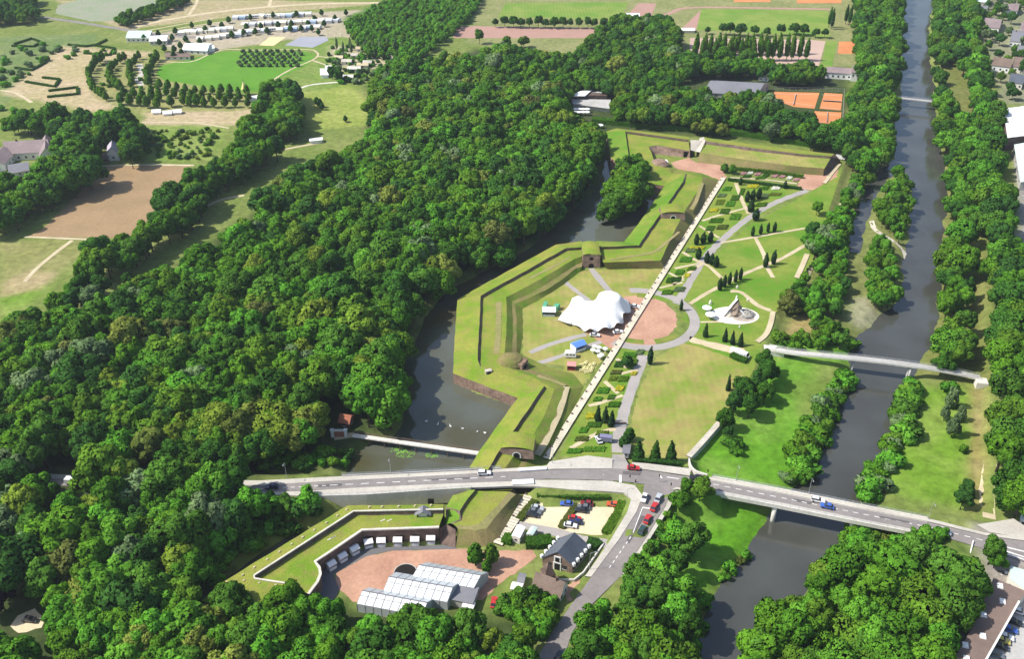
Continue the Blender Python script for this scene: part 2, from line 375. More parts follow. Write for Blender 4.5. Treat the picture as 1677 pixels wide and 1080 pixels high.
area([(0, 155), (40, 125), (100, 75), (170, 80), (250, 85), (300, 110), (260, 150), (160, 100), (150, 150), (190, 175), (160, 185), (60, 165)], (.38, .32, .17), 4)
area([(140, 110), (260, 90), (420, 155), (410, 180), (240, 190), (160, 160)], (.24, .25, .085), 4)
area([(240, 185), (420, 180), (400, 205), (230, 205)], (.40, .33, .19), 3)
area([(90, 0), (200, 0), (440, 0), (640, 5), (430, 22), (230, 45), (215, 55)], (.33, .29, .15), 2)
area([(230, 60), (420, 25), (610, 15), (640, 60), (470, 65), (300, 90)], (.36, .32, .22), 3)
area([(420, 75), (560, 60), (640, 80), (600, 130), (520, 150), (430, 150), (380, 160), (260, 125), (270, 105)], (.14, .22, .04), 3)
area([(540, 75), (640, 80), (640, 110), (540, 120)], (.42, .36, .24), 4, 0, .7)
area([(560, 30), (630, 0), (800, 0), (780, 40), (690, 90), (600, 80)], (.08, .17, .03), 4)
area([(1600, -20), (1720, -20), (1720, 170), (1640, 170), (1610, 60)], (.20, .21, .12), 5)
area([(1660, 220), (1720, 200), (1720, 400), (1670, 400)], (.26, .25, .22), 3)
area([(800, -30), (1420, -30), (1400, 110), (1100, 110), (760, 70)], (.20, .22, .08), 4)
area([(1590, 870), (1720, 880), (1720, 1100), (1540, 1100), (1610, 960)], (.24, .22, .19), 4)
def make_ground():
    h, w = GX.shape
    v = np.stack([GX, GY, GZ], -1).reshape(-1, 3)
    idx = np.arange(h * w).reshape(h, w)
    f = np.stack([idx[:-1, :-1], idx[:-1, 1:], idx[1:, 1:], idx[1:, :-1]], -1).reshape(-1, 4)
    me = bpy.data.meshes.new('ground')
    me.vertices.add(len(v)); me.vertices.foreach_set('co', v.ravel().astype(np.float32))
    me.loops.add(f.size); me.loops.foreach_set('vertex_index', f.ravel().astype(np.int32))
    me.polygons.add(len(f)); me.polygons.foreach_set('loop_start', (np.arange(len(f)) * 4).astype(np.int32))
    me.polygons.foreach_set('use_smooth', np.ones(len(f), bool))
    me.update(calc_edges=True)
    at = me.attributes.new('growth', 'FLOAT_COLOR', 'POINT')
    at.data.foreach_set('color', np.concatenate([GC.reshape(-1, 3), np.ones((len(v), 1))], 1).ravel().astype(np.float32))
    m, nt, b = newmat('mixed_ground'); N, L = nt.nodes, nt.links
    a = N.new('ShaderNodeAttribute'); a.attribute_name = 'growth'
    geo = N.new('ShaderNodeNewGeometry')
    n1 = N.new('ShaderNodeTexNoise'); n1.inputs['Scale'].default_value = .28; n1.inputs['Detail'].default_value = 8; n1.inputs['Roughness'].default_value = .72
    n2 = N.new('ShaderNodeTexNoise'); n2.inputs['Scale'].default_value = .045; n2.inputs['Detail'].default_value = 5
    for n in (n1, n2): L.new(geo.outputs['Position'], n.inputs['Vector'])
    r1 = N.new('ShaderNodeMapRange'); r1.inputs[1].default_value = .3; r1.inputs[2].default_value = .7; r1.inputs[3].default_value = .62; r1.inputs[4].default_value = 1.36
    L.new(n1.outputs[0], r1.inputs[0])
    r2 = N.new('ShaderNodeMapRange'); r2.inputs[1].default_value = .42; r2.inputs[2].default_value = .68
    L.new(n2.outputs[0], r2.inputs[0])
    hs = N.new('ShaderNodeHueSaturation'); hs.inputs['Hue'].default_value = .475; hs.inputs['Saturation'].default_value = .9; hs.inputs['Value'].default_value = 1.18
    L.new(a.outputs['Color'], hs.inputs['Color']); L.new(r2.outputs[0], hs.inputs['Fac'])
    sc = N.new('ShaderNodeVectorMath'); sc.operation = 'SCALE'; L.new(hs.outputs[0], sc.inputs[0]); L.new(r1.outputs[0], sc.inputs[3])
    L.new(sc.outputs[0], b.inputs['Base Color']); b.inputs['Roughness'].default_value = .95; b.inputs['Specular IOR Level'].default_value = .1
    bp = N.new('ShaderNodeBump'); bp.inputs['Strength'].default_value = .7; bp.inputs['Distance'].default_value = .5
    L.new(n1.outputs[0], bp.inputs['Height']); L.new(bp.outputs[0], b.inputs['Normal'])
    me.materials.append(m)
    tag(link('ground', me), None, None, None, 'structure')
make_ground()

# ------------------------------------------------------------------ water
def water_mat(name, col, ripple, col2):
    m, nt, b = newmat(name); N, L = nt.nodes, nt.links
    b.inputs['Base Color'].default_value = (*col, 1); b.inputs['Roughness'].default_value = .04; b.inputs['IOR'].default_value = 1.4
    b.inputs['Specular IOR Level'].default_value = 1.0
    geo = N.new('ShaderNodeNewGeometry')
    n = N.new('ShaderNodeTexNoise'); n.inputs['Scale'].default_value = .7; n.inputs['Detail'].default_value = 5; n.inputs['Roughness'].default_value = .7
    L.new(geo.outputs['Position'], n.inputs['Vector'])
    bp = N.new('ShaderNodeBump'); bp.inputs['Strength'].default_value = ripple; bp.inputs['Distance'].default_value = .25
    L.new(n.outputs[0], bp.inputs['Height']); L.new(bp.outputs[0], b.inputs['Normal'])
    n2 = N.new('ShaderNodeTexNoise'); n2.inputs['Scale'].default_value = .035; n2.inputs['Detail'].default_value = 4
    L.new(geo.outputs['Position'], n2.inputs['Vector'])
    mx = N.new('ShaderNodeMix'); mx.data_type = 'RGBA'; mx.inputs[6].default_value = (*col, 1); mx.inputs[7].default_value = (*col2, 1)
    mr = N.new('ShaderNodeMapRange'); mr.inputs[1].default_value = .40; mr.inputs[2].default_value = .62; L.new(n2.outputs[0], mr.inputs[0]); L.new(mr.outputs[0], mx.inputs[0]); L.new(mx.outputs[2], b.inputs['Base Color'])
    return m
W_RIV = water_mat('river_water', (.052, .052, .044), .16, (.07, .074, .066)); W_MOAT = water_mat('moat_water', (.095, .104, .08), .07, (.07, .065, .03))
def grow(poly, m):
    k = len(poly); c = []
    s = sum(poly[i].x * poly[(i + 1) % k].y - poly[(i + 1) % k].x * poly[i].y for i in range(k)); sg = 1 if s > 0 else -1
    for i in range(k):
        d = (poly[(i + 1) % k] - poly[i - 1]); d.z = 0; d = d.normalized() if d.length > 1e-6 else Vector((1, 0, 0))
        c.append(poly[i] + Vector((d.y, -d.x, 0)) * sg * m)
    return c
structure('river_water', MB().poly(grow(RIVER, 2.5)), W_RIV, 'slow grey river running past the park')
structure('side_channel_water', MB().poly([p + Vector((0, 0, .01)) for p in grow(SIDE, 2.0)]), W_RIV, 'narrow side channel left of the river island')
structure('moat_water', MB().poly(grow(MOAT, 1.6)), W_MOAT, 'still green moat round the fort')

# ------------------------------------------------------------------ ribbons and sheets on the ground
def ribbon(name, mat, pts, width, label=None, lift=.05, smooth=True, z=None, ends=None):
    """path of a given width in metres along photo points lying on the ground"""
    c = [PG(*p) if z is None else P(p[0], p[1], z) for p in pts]
    if smooth and len(c) > 2: c = smooth_line(c, 5)
    c = resample(c, 2.5); mb = MB(); L_, R_ = [], []
    for i, p in enumerate(c):
        d = c[min(i + 1, len(c) - 1)] - c[max(i - 1, 0)]; d.z = 0; d.normalize(); n = Vector((-d.y, d.x, 0))
        w = width * (1 + .09 * math.sin(p.x * 1.1 + p.y * .7) + .07 * math.sin(p.y * 1.9 - p.x * .5))
        for lst, s in ((L_, 1), (R_, -1)):
            q = p + n * s * w / 2
            zz = (ZT(q.x, q.y) if z is None else z) + lift; lst.append(Vector((q.x, q.y, zz)))
    for i in range(len(c) - 1): mb.quad(R_[i], R_[i + 1], L_[i + 1], L_[i])
    return structure(name, mb, mat, label)
def jig(p, s=.25):
    return Vector((p.x + s * (math.sin(p.x * 1.7 + p.y * .9) + math.sin(p.y * 2.3 - p.x * .6 + 1)), p.y + s * (math.sin(p.y * 1.9 + p.x * .8 + 2) + math.sin(p.x * 2.9 - p.y * .4)), p.z))
SOFT = ('lawn', 'garden_ground', 'plaza', 'car_park', 'field', 'bright_lawn', 'clearing', 'cinder_field', 'forecourt', 'sandy_path', 'pitch')
def sheet(name, mat, pts, label=None, lift=.03, z=0.0):
    poly = PL(pts, z)
    if name in SOFT: poly = [jig(p) for p in resample(poly + [poly[0]], 1.8)[:-1]]
    k = len(poly)
    if sum(poly[i].x * poly[(i + 1) % k].y - poly[(i + 1) % k].x * poly[i].y for i in range(k)) < 0: poly = poly[::-1]
    return structure(name, MB().poly([p + Vector((0, 0, lift)) for p in poly]), mat, label)
def wobble(p, amp=.07):
    x, y, z = p.x, p.y, p.z
    return Vector((x + amp * math.sin(y * .55 + z * 1.3 + 1.1 * math.sin(x * .31)), y + amp * math.sin(x * .61 + z * .9 + 1.3 * math.sin(y * .27)), z + amp * .75 * math.sin(x * .43 + y * .37 + 1.5 * math.sin(x * .17 - y * .23)) + amp * .4 * math.sin(x * 1.3 - y * 1.1)))
def loft(rows, mats_names, parent, step=2.2):
    """rows: list of equal-length lists of world points; a part per strip, finely divided and slightly uneven like old earthworks"""
    out = []
    for (a, b), (mat, nm) in zip(zip(rows[:-1], rows[1:]), mats_names):
        if mat is None: continue
        mb = MB(); A, B = [], []
        for i in range(len(a) - 1):
            n = max(1, int(max((a[i + 1] - a[i]).length, (b[i + 1] - b[i]).length) / step))
            for k in range(n + (i == len(a) - 2)): A.append(a[i].lerp(a[i + 1], k / n)); B.append(b[i].lerp(b[i + 1], k / n))
        nv = max(1, int(max((p - q).length for p, q in zip(A, B)) / step)); base = len(A)
        for v in range(nv + 1):
            for p, q in zip(A, B): mb.v.append(tuple(wobble(p.lerp(q, v / nv))))
        for v in range(nv):
            for i in range(base - 1): k = v * base + i; mb.f.append((k, k + 1, k + base + 1, k + base))
        out.append(mb.build(nm, mat, parent))
    return out
# ================================================================== the park floor
sheet('lawn', G_LAWN, [(856, 578), (857, 506), (955, 444), (990, 441), (1088, 441), (1060, 480), (985, 592), (935, 660), (900, 640), (925, 600), (860, 592)], 'dry yellow lawn inside the fort round the big white tent', .02)
sheet('lawn', G_LAWN, [(1075, 585), (1120, 562), (1212, 590), (1232, 612), (1205, 650), (1168, 712), (1126, 752), (1100, 752), (1040, 745), (1032, 700), (1046, 640)], 'dry mown lawn between the grey path and the low wall', .026)
sheet('lawn', G_GREEN, [(1117, 490), (1155, 432), (1228, 368), (1340, 308), (1380, 275), (1330, 430), (1276, 500), (1258, 540), (1232, 612), (1120, 562), (1146, 530), (1140, 500)], 'green lawn with cypress rows along sandy paths', .014)
sheet('garden_ground', G_GREEN, [(1190, 295), (1222, 302), (1322, 305), (1225, 366), (1150, 432), (1108, 495), (1060, 492), (1110, 420)], 'planted ground of the upper garden beds', .015)
sheet('garden_ground', G_GREEN, [(1010, 565), (1060, 575), (1025, 660), (1002, 720), (1000, 748), (915, 748), (960, 660)], 'planted ground of the lower garden beds', .015)
sheet('plaza', M_RED, [(958, 545), (985, 530), (1022, 500), (1020, 486), (1060, 484), (1088, 496), (1108, 515), (1108, 535), (1092, 553), (1068, 566), (1040, 571), (1000, 571)], 'red ash plaza in front of the white tent', .035)
# ring path: circle fitted to the survey points
_q = np.array([[P(*p).x, P(*p).y] for p in [(1140, 518), (1122, 546), (1088, 564), (1040, 573), (1092, 489), (1130, 500)]])
_A = np.c_[2 * _q, np.ones(len(_q))]; _s = np.linalg.lstsq(_A, (_q ** 2).sum(1), rcond=None)[0]
RC = (_s[0], _s[1]); RR = math.sqrt(_s[2] + _s[0] ** 2 + _s[1] ** 2)
def arc_sheet(name, mat, r0, r1, a0, a1, lift, label=None, n=40):
    mb = MB()
    for i in range(n):
        t0, t1 = a0 + (a1 - a0) * i / n, a0 + (a1 - a0) * (i + 1) / n
        q = lambda r, t: (RC[0] + r * math.cos(t), RC[1] + r * math.sin(t), lift)
        mb.quad(q(r0, t0), q(r1, t0), q(r1, t1), q(r0, t1))
    return structure(name, mb, mat, label)
arc_sheet('ring_path', M_GREY, RR - 2.1, RR + 2.1, R(-125), R(95), .05, 'grey ring path curving round the red plaza')
for a0, a1, w in ((-118, -92, 'left of the lone cypress'), (-78, -45, 'right of the lone cypress'), (-12, 10, 'facing the rock fountain'), (62, 88, 'beside the upper garden')):
    arc_sheet('grass_bed', G_BANK, RR - 6.0, RR - 2.6, R(a0), R(a1), .06, 'low planted bed on the plaza rim ' + w, 8)
ribbon('path', M_GREY, [(1012, 742), (1013, 718), (1022, 675), (1037, 630), (1054, 582)], 4.2, 'grey path rising from the crossing to the plaza', .04)
ribbon('path', M_GREY, [(1108, 498), (1118, 482), (1148, 432), (1180, 396), (1225, 358), (1270, 332), (1322, 312)], 3.6, 'grey path climbing beside the upper gardens', .04)
for pts, w, lb in [([(868, 578), (905, 563), (960, 548)], 2.6, 'faint grey path from the rampart to the tent'),
                   ([(862, 600), (900, 590), (950, 572), (985, 560)], 2.4, 'faint track behind the blue stall'),
                   ([(925, 462), (945, 478), (968, 495)], 2.4, 'faint path behind the tent towards the rampart ledge'),
                   ([(968, 440), (985, 462), (1005, 485)], 3.0, 'grey path from the gatehouse to the plaza')]:
    ribbon('path', M_GREY, pts, w, lb, .045)
SANDY = [([(1102, 467), (1130, 446), (1150, 432)], 1.6), ([(1118, 413), (1142, 428), (1160, 436), (1182, 456)], 1.8), ([(1196, 477), (1215, 480), (1240, 500), (1262, 509)], 2.4),
         ([(1130, 498), (1155, 482), (1178, 470), (1212, 452), (1250, 436), (1280, 424), (1318, 402)], 2.0), ([(1105, 440), (1143, 432)], 1.5), ([(1080, 472), (1118, 463)], 1.4), ([(1095, 447), (1120, 460)], 1.4),
         ([(1147, 528), (1200, 527)], 1.2), ([(1236, 388), (1250, 415), (1255, 435), (1266, 455)], 2.0), ([(1180, 398), (1240, 388), (1318, 374)], 1.5),
         ([(1205, 300), (1216, 330), (1226, 350)], 2.2), ([(1150, 362), (1180, 352), (1226, 340)], 1.6), ([(1145, 370), (1178, 390)], 1.6),
         ([(1010, 588), (1027, 603)], 1.6), ([(1016, 613), (1044, 606)], 1.4), ([(990, 625), (1012, 645)], 1.6), ([(964, 665), (985, 660), (1020, 648)], 1.5), ([(935, 735), (975, 712), (1008, 703)], 1.8)]
for i, (pts, w) in enumerate(SANDY): ribbon('sandy_path', M_SAND, pts, w, None, .06 + .003 * (i % 5))
sheet('sandy_path', M_SAND, [(1130, 552), (1160, 560), (1218, 572), (1222, 578), (1212, 583), (1128, 560)], 'broad sandy path below the rock fountain', .05)
sheet('plaza', M_RED, [(1092, 262), (1128, 258), (1140, 266), (1178, 270), (1190, 290), (1180, 296), (1150, 284), (1110, 278)], 'red ash yard at the far end of the fort', .035)
sheet('plaza', M_RED, [(1310, 293), (1318, 285), (1352, 286), (1374, 272), (1370, 290), (1330, 312), (1305, 308)], 'red ash yard by the end wall of the far rampart', .035)
sheet('plaza', M_RED, [(548, 940), (600, 912), (640, 903), (760, 898), (790, 905), (870, 900), (880, 912), (850, 935), (820, 955), (790, 985), (700, 985), (580, 985), (553, 965)], 'red ash courtyard between the greenhouses and the rampart wall', .03)
sheet('courtyard_edge', M_ASPH2, [(520, 1000), (512, 975), (530, 935), (600, 898), (740, 893), (750, 900), (640, 903), (600, 912), (546, 942), (556, 965), (545, 990)], 'grey paved strip along the courtyard wall', .04)

# ================================================================== roads
def strip(name, mat, left, right, label=None, lift=0.0, smooth=False):
    a, b = PL(left), PL(right); mb = MB()
    for i in range(len(a) - 1): mb.quad(a[i] + Vector((0, 0, lift)), a[i + 1] + Vector((0, 0, lift)), b[i + 1] + Vector((0, 0, lift)), b[i] + Vector((0, 0, lift)))
    return structure(name, mb, mat, label)
# carriageway edges (photo points with road height)
UP = [(-40, 779, 3.2), (150, 787, 3.6), (300, 793, 3.8), (425, 796, 4), (540, 789, 4), (680, 782, 4), (820, 774, 4), (895, 770, 4), (960, 769, 3.6), (1010, 768, 3.2), (1060, 771, 3), (1120, 780, 3.1), (1165, 788, 3.4), (1280, 809, 3.7), (1397, 832, 3.7), (1520, 856, 3.4), (1620, 880, 3.0), (1720, 893, 3)]
DN = [(-40, 790, 3.2), (150, 798, 3.6), (300, 804, 3.8), (425, 807, 4), (540, 802, 4), (680, 796, 4), (820, 789, 4), (895, 785, 4), (960, 786, 3.6), (1010, 788, 3.2), (1050, 793, 3), (1110, 798, 3.1), (1165, 802, 3.4), (1280, 824, 3.7), (1397, 848, 3.7), (1520, 873, 3.4), (1620, 902, 3.0), (1720, 935, 3)]
strip('road', M_ASPH, UP, DN, 'grey main road crossing the moat and the river')
UPO = [(-40, 772, 3.2), (150, 780, 3.6), (300, 786, 3.8), (425, 788, 4), (540, 782, 4), (680, 776, 4), (820, 769, 4), (895, 764, 4), (900, 757, 3.9), (962, 747, 3.6), (1003, 752, 3.2)]
UPI = [(p[0], p[1]) + (p[2],) for p in UP[:8]] + [(905, 769, 3.96), (960, 768.5, 3.6), (1003, 768, 3.25)]
def walkstrip(outer, inner, label):
    a = [p + Vector((0, 0, .13)) for p in PL(outer)]; b = [p + Vector((0, 0, .13)) for p in PL(inner)]; mb = MB()
    for i in range(len(a) - 1):
        mb.quad(a[i], a[i + 1], b[i + 1], b[i]); d = Vector((0, 0, .25))
        mb.quad(b[i], b[i + 1], b[i + 1] - d, b[i] - d); mb.quad(a[i] - d * 3, a[i + 1] - d * 3, a[i + 1], a[i])
    return structure('pavement', mb, M_WALK, label)
walkstrip(UPO, UPI, 'pale pavement on the park side of the moat road')
DNO = [(425, 811, 4), (500, 813.5, 4), (600, 810.5, 4), (740, 801, 4), (840, 797, 4), (872, 797, 4), (940, 803, 3.7), (1000, 806, 3.3), (1022, 808, 3.1), (1034, 817, 2.9), (1027, 840, 2.4), (1000, 885, 1.7), (958, 945, .8)]
DNI = [(425, 807.5, 4), (500, 805, 4), (600, 799, 4), (740, 793, 4), (840, 789, 4), (872, 787, 4), (940, 787, 3.7), (1000, 789, 3.3), (1040, 796, 3.1), (1052, 812, 2.9), (1043, 838, 2.4), (1014, 884, 1.7), (968, 946, .8)]
walkstrip(DNO, DNI, 'pale pavement curving from the moat road into the side road')
walkstrip([(1035, 758, 3.0), (1060, 760, 3), (1110, 766, 3.1), (1130, 768, 3.2)], [(1035, 768, 3.05), (1060, 770, 3.05), (1110, 777, 3.15), (1130, 780, 3.25)], 'pale pavement under the cone-shaped trees at the crossing')
walkstrip([(1162, 782, 3.4), (1280, 803, 3.7), (1397, 826, 3.7), (1520, 850, 3.4), (1615, 874, 3.0), (1720, 886, 3)], [(1162, 786.5, 3.4), (1280, 808, 3.7), (1397, 831, 3.7), (1520, 855, 3.4), (1615, 878, 3.0), (1720, 892, 3)], 'sunlit far pavement of the river bridge')
walkstrip([(1100, 802, 3.0), (1165, 806, 3.4), (1280, 829, 3.7), (1397, 853, 3.7), (1520, 877, 3.4)], [(1108, 799, 3.1), (1165, 802.5, 3.4), (1280, 824.5, 3.7), (1397, 848.5, 3.7), (1520, 873.5, 3.4)], 'near pavement of the river bridge')
SRL = [(1056, 790, 3.0), (1052, 812, 2.9), (1043, 838, 2.4), (1014, 884, 1.7), (968, 946, .8), (935, 992, .3), (905, 1035, .15), (868, 1100, .15)]
SRR = [(1112, 797, 3.1), (1102, 806, 2.9), (1088, 832, 2.4), (1056, 884, 1.7), (1015, 946, .8), (968, 992, .3), (938, 1035, .15), (915, 1100, .15)]
strip('side_road', M_ASPH, [(p[0], p[1], p[2]) for p in SRL], SRR, 'grey side road leaving the crossing towards the lodge', .006)
walkstrip([(1110, 805, 2.9), (1097, 832, 2.4), (1064, 884, 1.7), (1022, 948, .8)], [(1101, 806, 2.9), (1089, 832, 2.4), (1057, 884, 1.7), (1016, 946, .8)], 'pale pavement between the side road and the big trees')
sheet('forecourt', M_RED, [(925, 962), (945, 948), (972, 950), (960, 975), (950, 985), (930, 985)], 'reddish forecourt between the lodge and the side road', .04)
sheet('car_park', M_CARP, [(873, 822), (900, 818), (945, 822), (1003, 823), (1008, 836), (985, 878), (912, 872), (850, 858)], 'sandy gravel car park below the road embankment', .03)
strip('car_park_drive', M_GREY, [(842, 853, .05), (912, 866, .05), (955, 878, .05), (1002, 885, 1.2)], [(840, 862, .05), (912, 880, .05), (955, 892, .05), (990, 898, 1.0)], 'grey drive along the near side of the car park', .02)
# junction ramp up from the park path
strip('path_ramp', M_GREY, [(1003, 745, .05), (1001, 757, 3.0), (1000, 769, 3.24)], [(1021, 745, .05), (1027, 757, 3.0), (1035, 770, 3.06)], 'grey ramp joining the park path to the crossing', .01)
# tar repairs on the carriageway
M_TAR = M('tar_repair', (.13, .12, .12), vary=.15, scale=1.2)
for q4 in ([(520, 794, 4), (560, 792, 4), (560, 797, 4), (520, 799, 4)], [(700, 785, 4), (770, 782, 4), (770, 785, 4), (700, 788, 4)], [(1020, 772, 3.2), (1050, 774, 3.1), (1048, 779, 3.1), (1020, 777, 3.2)], [(1300, 817, 3.7), (1330, 823, 3.7), (1328, 827, 3.7), (1299, 821, 3.7)], [(1440, 845, 3.6), (1490, 855, 3.5), (1489, 858, 3.5), (1440, 848, 3.6)], [(1050, 845, 2.35), (1056, 846, 2.35), (1030, 890, 1.7), (1024, 889, 1.7)]):
    structure('road_repair', MB().poly([p + Vector((0, 0, .02)) for p in PL(q4)]), M_TAR)
# markings
def dashes(a, b, n, wid, fill=.5, lift=.03):
    a, b = P(*a), P(*b); d = (b - a) / n; mb = MB(); w = Vector((-d.y, d.x, 0)).normalized() * wid / 2
    for i in range(n):
        s = a + d * i + Vector((0, 0, lift)); e = s + d * fill; mb.quad(s - w, e - w, e + w, s + w)
    return mb
for seg in ([(425, 801.5, 4), (540, 795.5, 4), 9, .25], [(540, 795.5, 4), (820, 781.5, 4), 11, .25], [(820, 781.5, 4), (1000, 777, 3.3), 8, .22]):
    structure('road_marking', dashes(*seg), M_LINE)
for seg in ([(1150, 790, 3.35), (1280, 816, 3.7), 7, .25], [(1280, 816, 3.7), (1397, 839.5, 3.7), 7, .25], [(1397, 839.5, 3.7), (1520, 864, 3.4), 7, .25], [(1520, 864, 3.4), (1640, 893, 3.0), 6, .25]):
    structure('road_marking', dashes(*seg), M_LINE)
for a, b, w in (((1016, 778.5, 3.2), (1016, 791, 3.2), .8), ((1152, 793, 3.32), (1156, 783, 3.38), .7), ((1052, 832, 2.6), (1066, 834, 2.55), .6), ((1080, 778.5, 3.05), (1084, 784, 3.05), .5),
                ((1052, 833, 2.55), (1035, 878, 1.85), .22), ((966, 788.5, 3.56), (978, 789, 3.5), .7), ((987, 789, 3.44), (1004, 790, 3.34), .7), ((941, 788, 3.68), (955, 788.4, 3.6), .7), ((1092, 782, 3.06), (1112, 785, 3.1), .35),
                ((1640, 895, 3.0), (1677, 904, 3), .5), ((1640, 901, 3.0), (1677, 913, 3), .5), ((1650, 908, 3.0), (1677, 917, 3), .5)):
    structure('road_marking', dashes(a, b, 1, w, 1.0, .035), M_LINE)
structure('road_marking', dashes((1033, 880, 1.85), (995, 935, .98), 7, .25), M_LINE)

# ================================================================== the fort
SIL = Vector((0, 0, -4.6))
def rampart(name, label, stations, mats, base=True):
    """stations: each a list of (px,py,z) from the outer wall head to the inner foot"""
    t = thing(name, label, 'rampart')
    rows = [[P(*st[k]) for st in stations] for k in range(len(stations[0]))]
    if base: rows = [[p + Vector((0, 0, -4.9 - max(0, p.z - 2.5))) for p in rows[0]]] + rows
    loft(rows, mats, t)
    return t
BR, GR = (M_BRICK, 'scarp_wall'), (G_RAMP, 'parapet')
def row(px, py, z): return (px, py, z)
# west front and its lower bastion, from the gatehouse round to the road
stA = [[(952, 395, 2.5), (953, 405, 5.6), (954, 409, 4.2), (953, 420, 4.2), (953, 430, 2), (953, 437, 1.8), (953, 444, -.1)],
       [(910, 401, 2.5), (927, 406.5, 5.6), (929, 411, 4.2), (941, 424, 4.2), (943, 434, 2), (944, 439, 1.8), (948, 447, -.1)],
       [(868, 424, 2.5), (892, 426, 5.6), (894, 430.5, 4.2), (911, 442, 4.2), (913, 454, 2.2), (918, 460, 2.0), (926, 464, -.1)],
       [(830, 445, 2.5), (857, 446, 5.6), (860, 450, 4.2), (882, 459, 4.2), (888, 470, 2.2), (893, 476, 2.0), (902, 481, -.1)],
       [(792, 466, 2.5), (822, 465, 5.6), (825, 469, 4.2), (853, 475, 4.2), (862, 484, 2.2), (867, 488, 2.0), (878, 495, -.1)],
       [(749, 490, 2.5), (787, 484.5, 5.6), (791, 488, 4.2), (829, 487, 4.2), (838, 494, 2.2), (843, 498, 2.0), (856, 506, -.1)],
       [(747, 520, 2.5), (786, 515, 5.6), (790, 517, 4.2), (830, 517, 4.2), (840, 521, 2.2), (846, 523, 2.0), (857, 528, -.1)],
       [(745, 548, 2.5), (784, 548, 5.6), (788.5, 549, 4.2), (829, 548, 4.2), (840, 550, 2.2), (846, 550, 2.0), (857, 553, -.1)],
       [(743, 585, 2.5), (782, 588, 5.6), (786.5, 589, 4.2), (826, 582, 4.2), (838, 577, 2.2), (846, 577, 1.4), (852, 580, -.1)],
       [(742, 612, 2.5), (786, 600, 4.6), (788, 602, 4.5), (826, 600, 4.2), (850, 606, 3), (870, 606, 2.2), (905, 603, -.1)],
       [(798, 634, 2.5), (840, 620, 4.4), (842, 621, 4.3), (872, 618, 4), (890, 618, 3.2), (905, 616, 2.6), (940, 612, -.1)],
       [(848, 652, 2.5), (891, 633, 5.4), (895, 636, 4.2), (908, 638, 4), (924, 636, 2.8), (931, 638, 2.6), (957, 634, -.1)],
       [(826, 682, 2.5), (864, 673, 5.6), (868, 677, 4.2), (892, 680, 4.0), (910, 680, 2.6), (918, 681, 2.4), (934, 686, -.1)],
       [(800, 718, 2.5), (834, 716, 5.6), (838, 719.5, 4.2), (868, 722, 4.0), (888, 724, 2.4), (897, 726, 2.2), (910, 730, -.1)],
       [(783, 743, 2.5), (812, 748, 5.6), (816, 751, 4.2), (838, 752, 3.9), (856, 752, 1.5), (866, 752, 1.3), (880, 754, -.1)],
       [(768, 767, 2.5), (799, 770, 5.4), (803, 772, 4.2), (824, 772, 3.8), (845, 774, 1.5), (855, 774, 1.3), (872, 776, -.1)]]
mA = [BR, GR, (M_DARKBRICK, 'parapet_wall'), (G_RAMP, 'terreplein'), (G_BANK, 'bank'), (G_SLOPE, 'ledge'), (G_BANK, 'inner_bank')]
rampA = rampart('fortress_rampart', 'grass covered brick rampart along the wide lower moat, west of the white tent', stA, mA)
# sandy walk worn along the crest of the rampart
def crest_walk(pts, w, parent, mat=M_SAND):
    c = resample([p + Vector((0, 0, .06)) for p in PL(pts)], 2.0); mb = MB()
    for a, b in zip(c[:-1], c[1:]):
        d = b - a; d.z = 0; d.normalize(); n = Vector((-d.y, d.x, 0)) * w / 2; mb.quad(a - n, b - n, b + n, a + n)
    return mb.build('worn_path', mat, parent)
M_WORN = M('worn_turf', (.28, .235, .105), vary=.2, scale=.8, col2=(.22, .22, .07))
crest_walk([(817, 495, 4.22), (816, 548, 4.22), (813, 580, 4.22)], 2.4, rampA, M_WORN)
crest_walk([(935, 421, 4.22), (900, 440, 4.22), (868, 456, 4.22)], 1.2, rampA, M_WORN)
crest_walk([(928, 634, 2.76), (921, 660, 2.66), (914, 681, 2.52), (893, 725, 2.32), (880, 746, 1.6)], 2.4, rampA, M('trodden_earth', (.42, .36, .23), vary=.2, scale=.8, col2=(.34, .30, .17)))
crest_walk([(880, 616, 3.75), (905, 624, 3.3), (926, 632, 2.9)], 1.6, rampA, M_WORN)
# middle front from the gatehouse to the far casemate
stB = [[(976, 395, 2.5), (981, 405, 5.6), (982, 409, 4.2), (988, 430, 4.0), (993, 441, -.1)],
       [(1022, 396, 2.5), (1046, 402, 5.6), (1049, 406, 4.2), (1082, 427, 4.0), (1088, 440, -.1)],
       [(1042, 371, 2.5), (1065, 374, 5.6), (1069, 377, 4.2), (1098, 392, 4.0), (1110, 403, -.1)],
       [(1060, 346, 2.5), (1084, 347, 5.6), (1087, 349, 4.2), (1115, 358, 4.0), (1133, 368, -.1)],
       [(1068, 334, 2.5), (1091, 337, 5.6), (1095, 339, 4.2), (1125, 340, 4.0), (1146, 348, -.1)],
       [(1087, 306, 2.5), (1119, 297, 5.6), (1122, 300, 4.2), (1150, 302, 4.0), (1174, 305, -.1)],
       [(1087, 305, 2.5), (1122, 285, 4.4), (1125, 285, 4.3), (1150, 290, 3.6), (1182, 297, -.1)]]
mB = [BR, (G_GREEN, 'parapet'), (M_DARKBRICK, 'parapet_wall'), (G_RAMP, 'terreplein'), (G_SLOPE, 'inner_bank')]
rampB = rampart('fortress_rampart', 'grass covered rampart stepping along the upper moat beside the boardwalk', stB, mB)
crest_walk([(1000, 426, 4.18), (1060, 416, 4.12), (1075, 411, 4.1), (1112, 380, 4.05)], 1.4, rampB, M_WORN)
crest_walk([(1150, 300, 4.02), (1140, 330, 4.04), (1132, 343, 4.04)], 2.0, rampB, M_WORN)
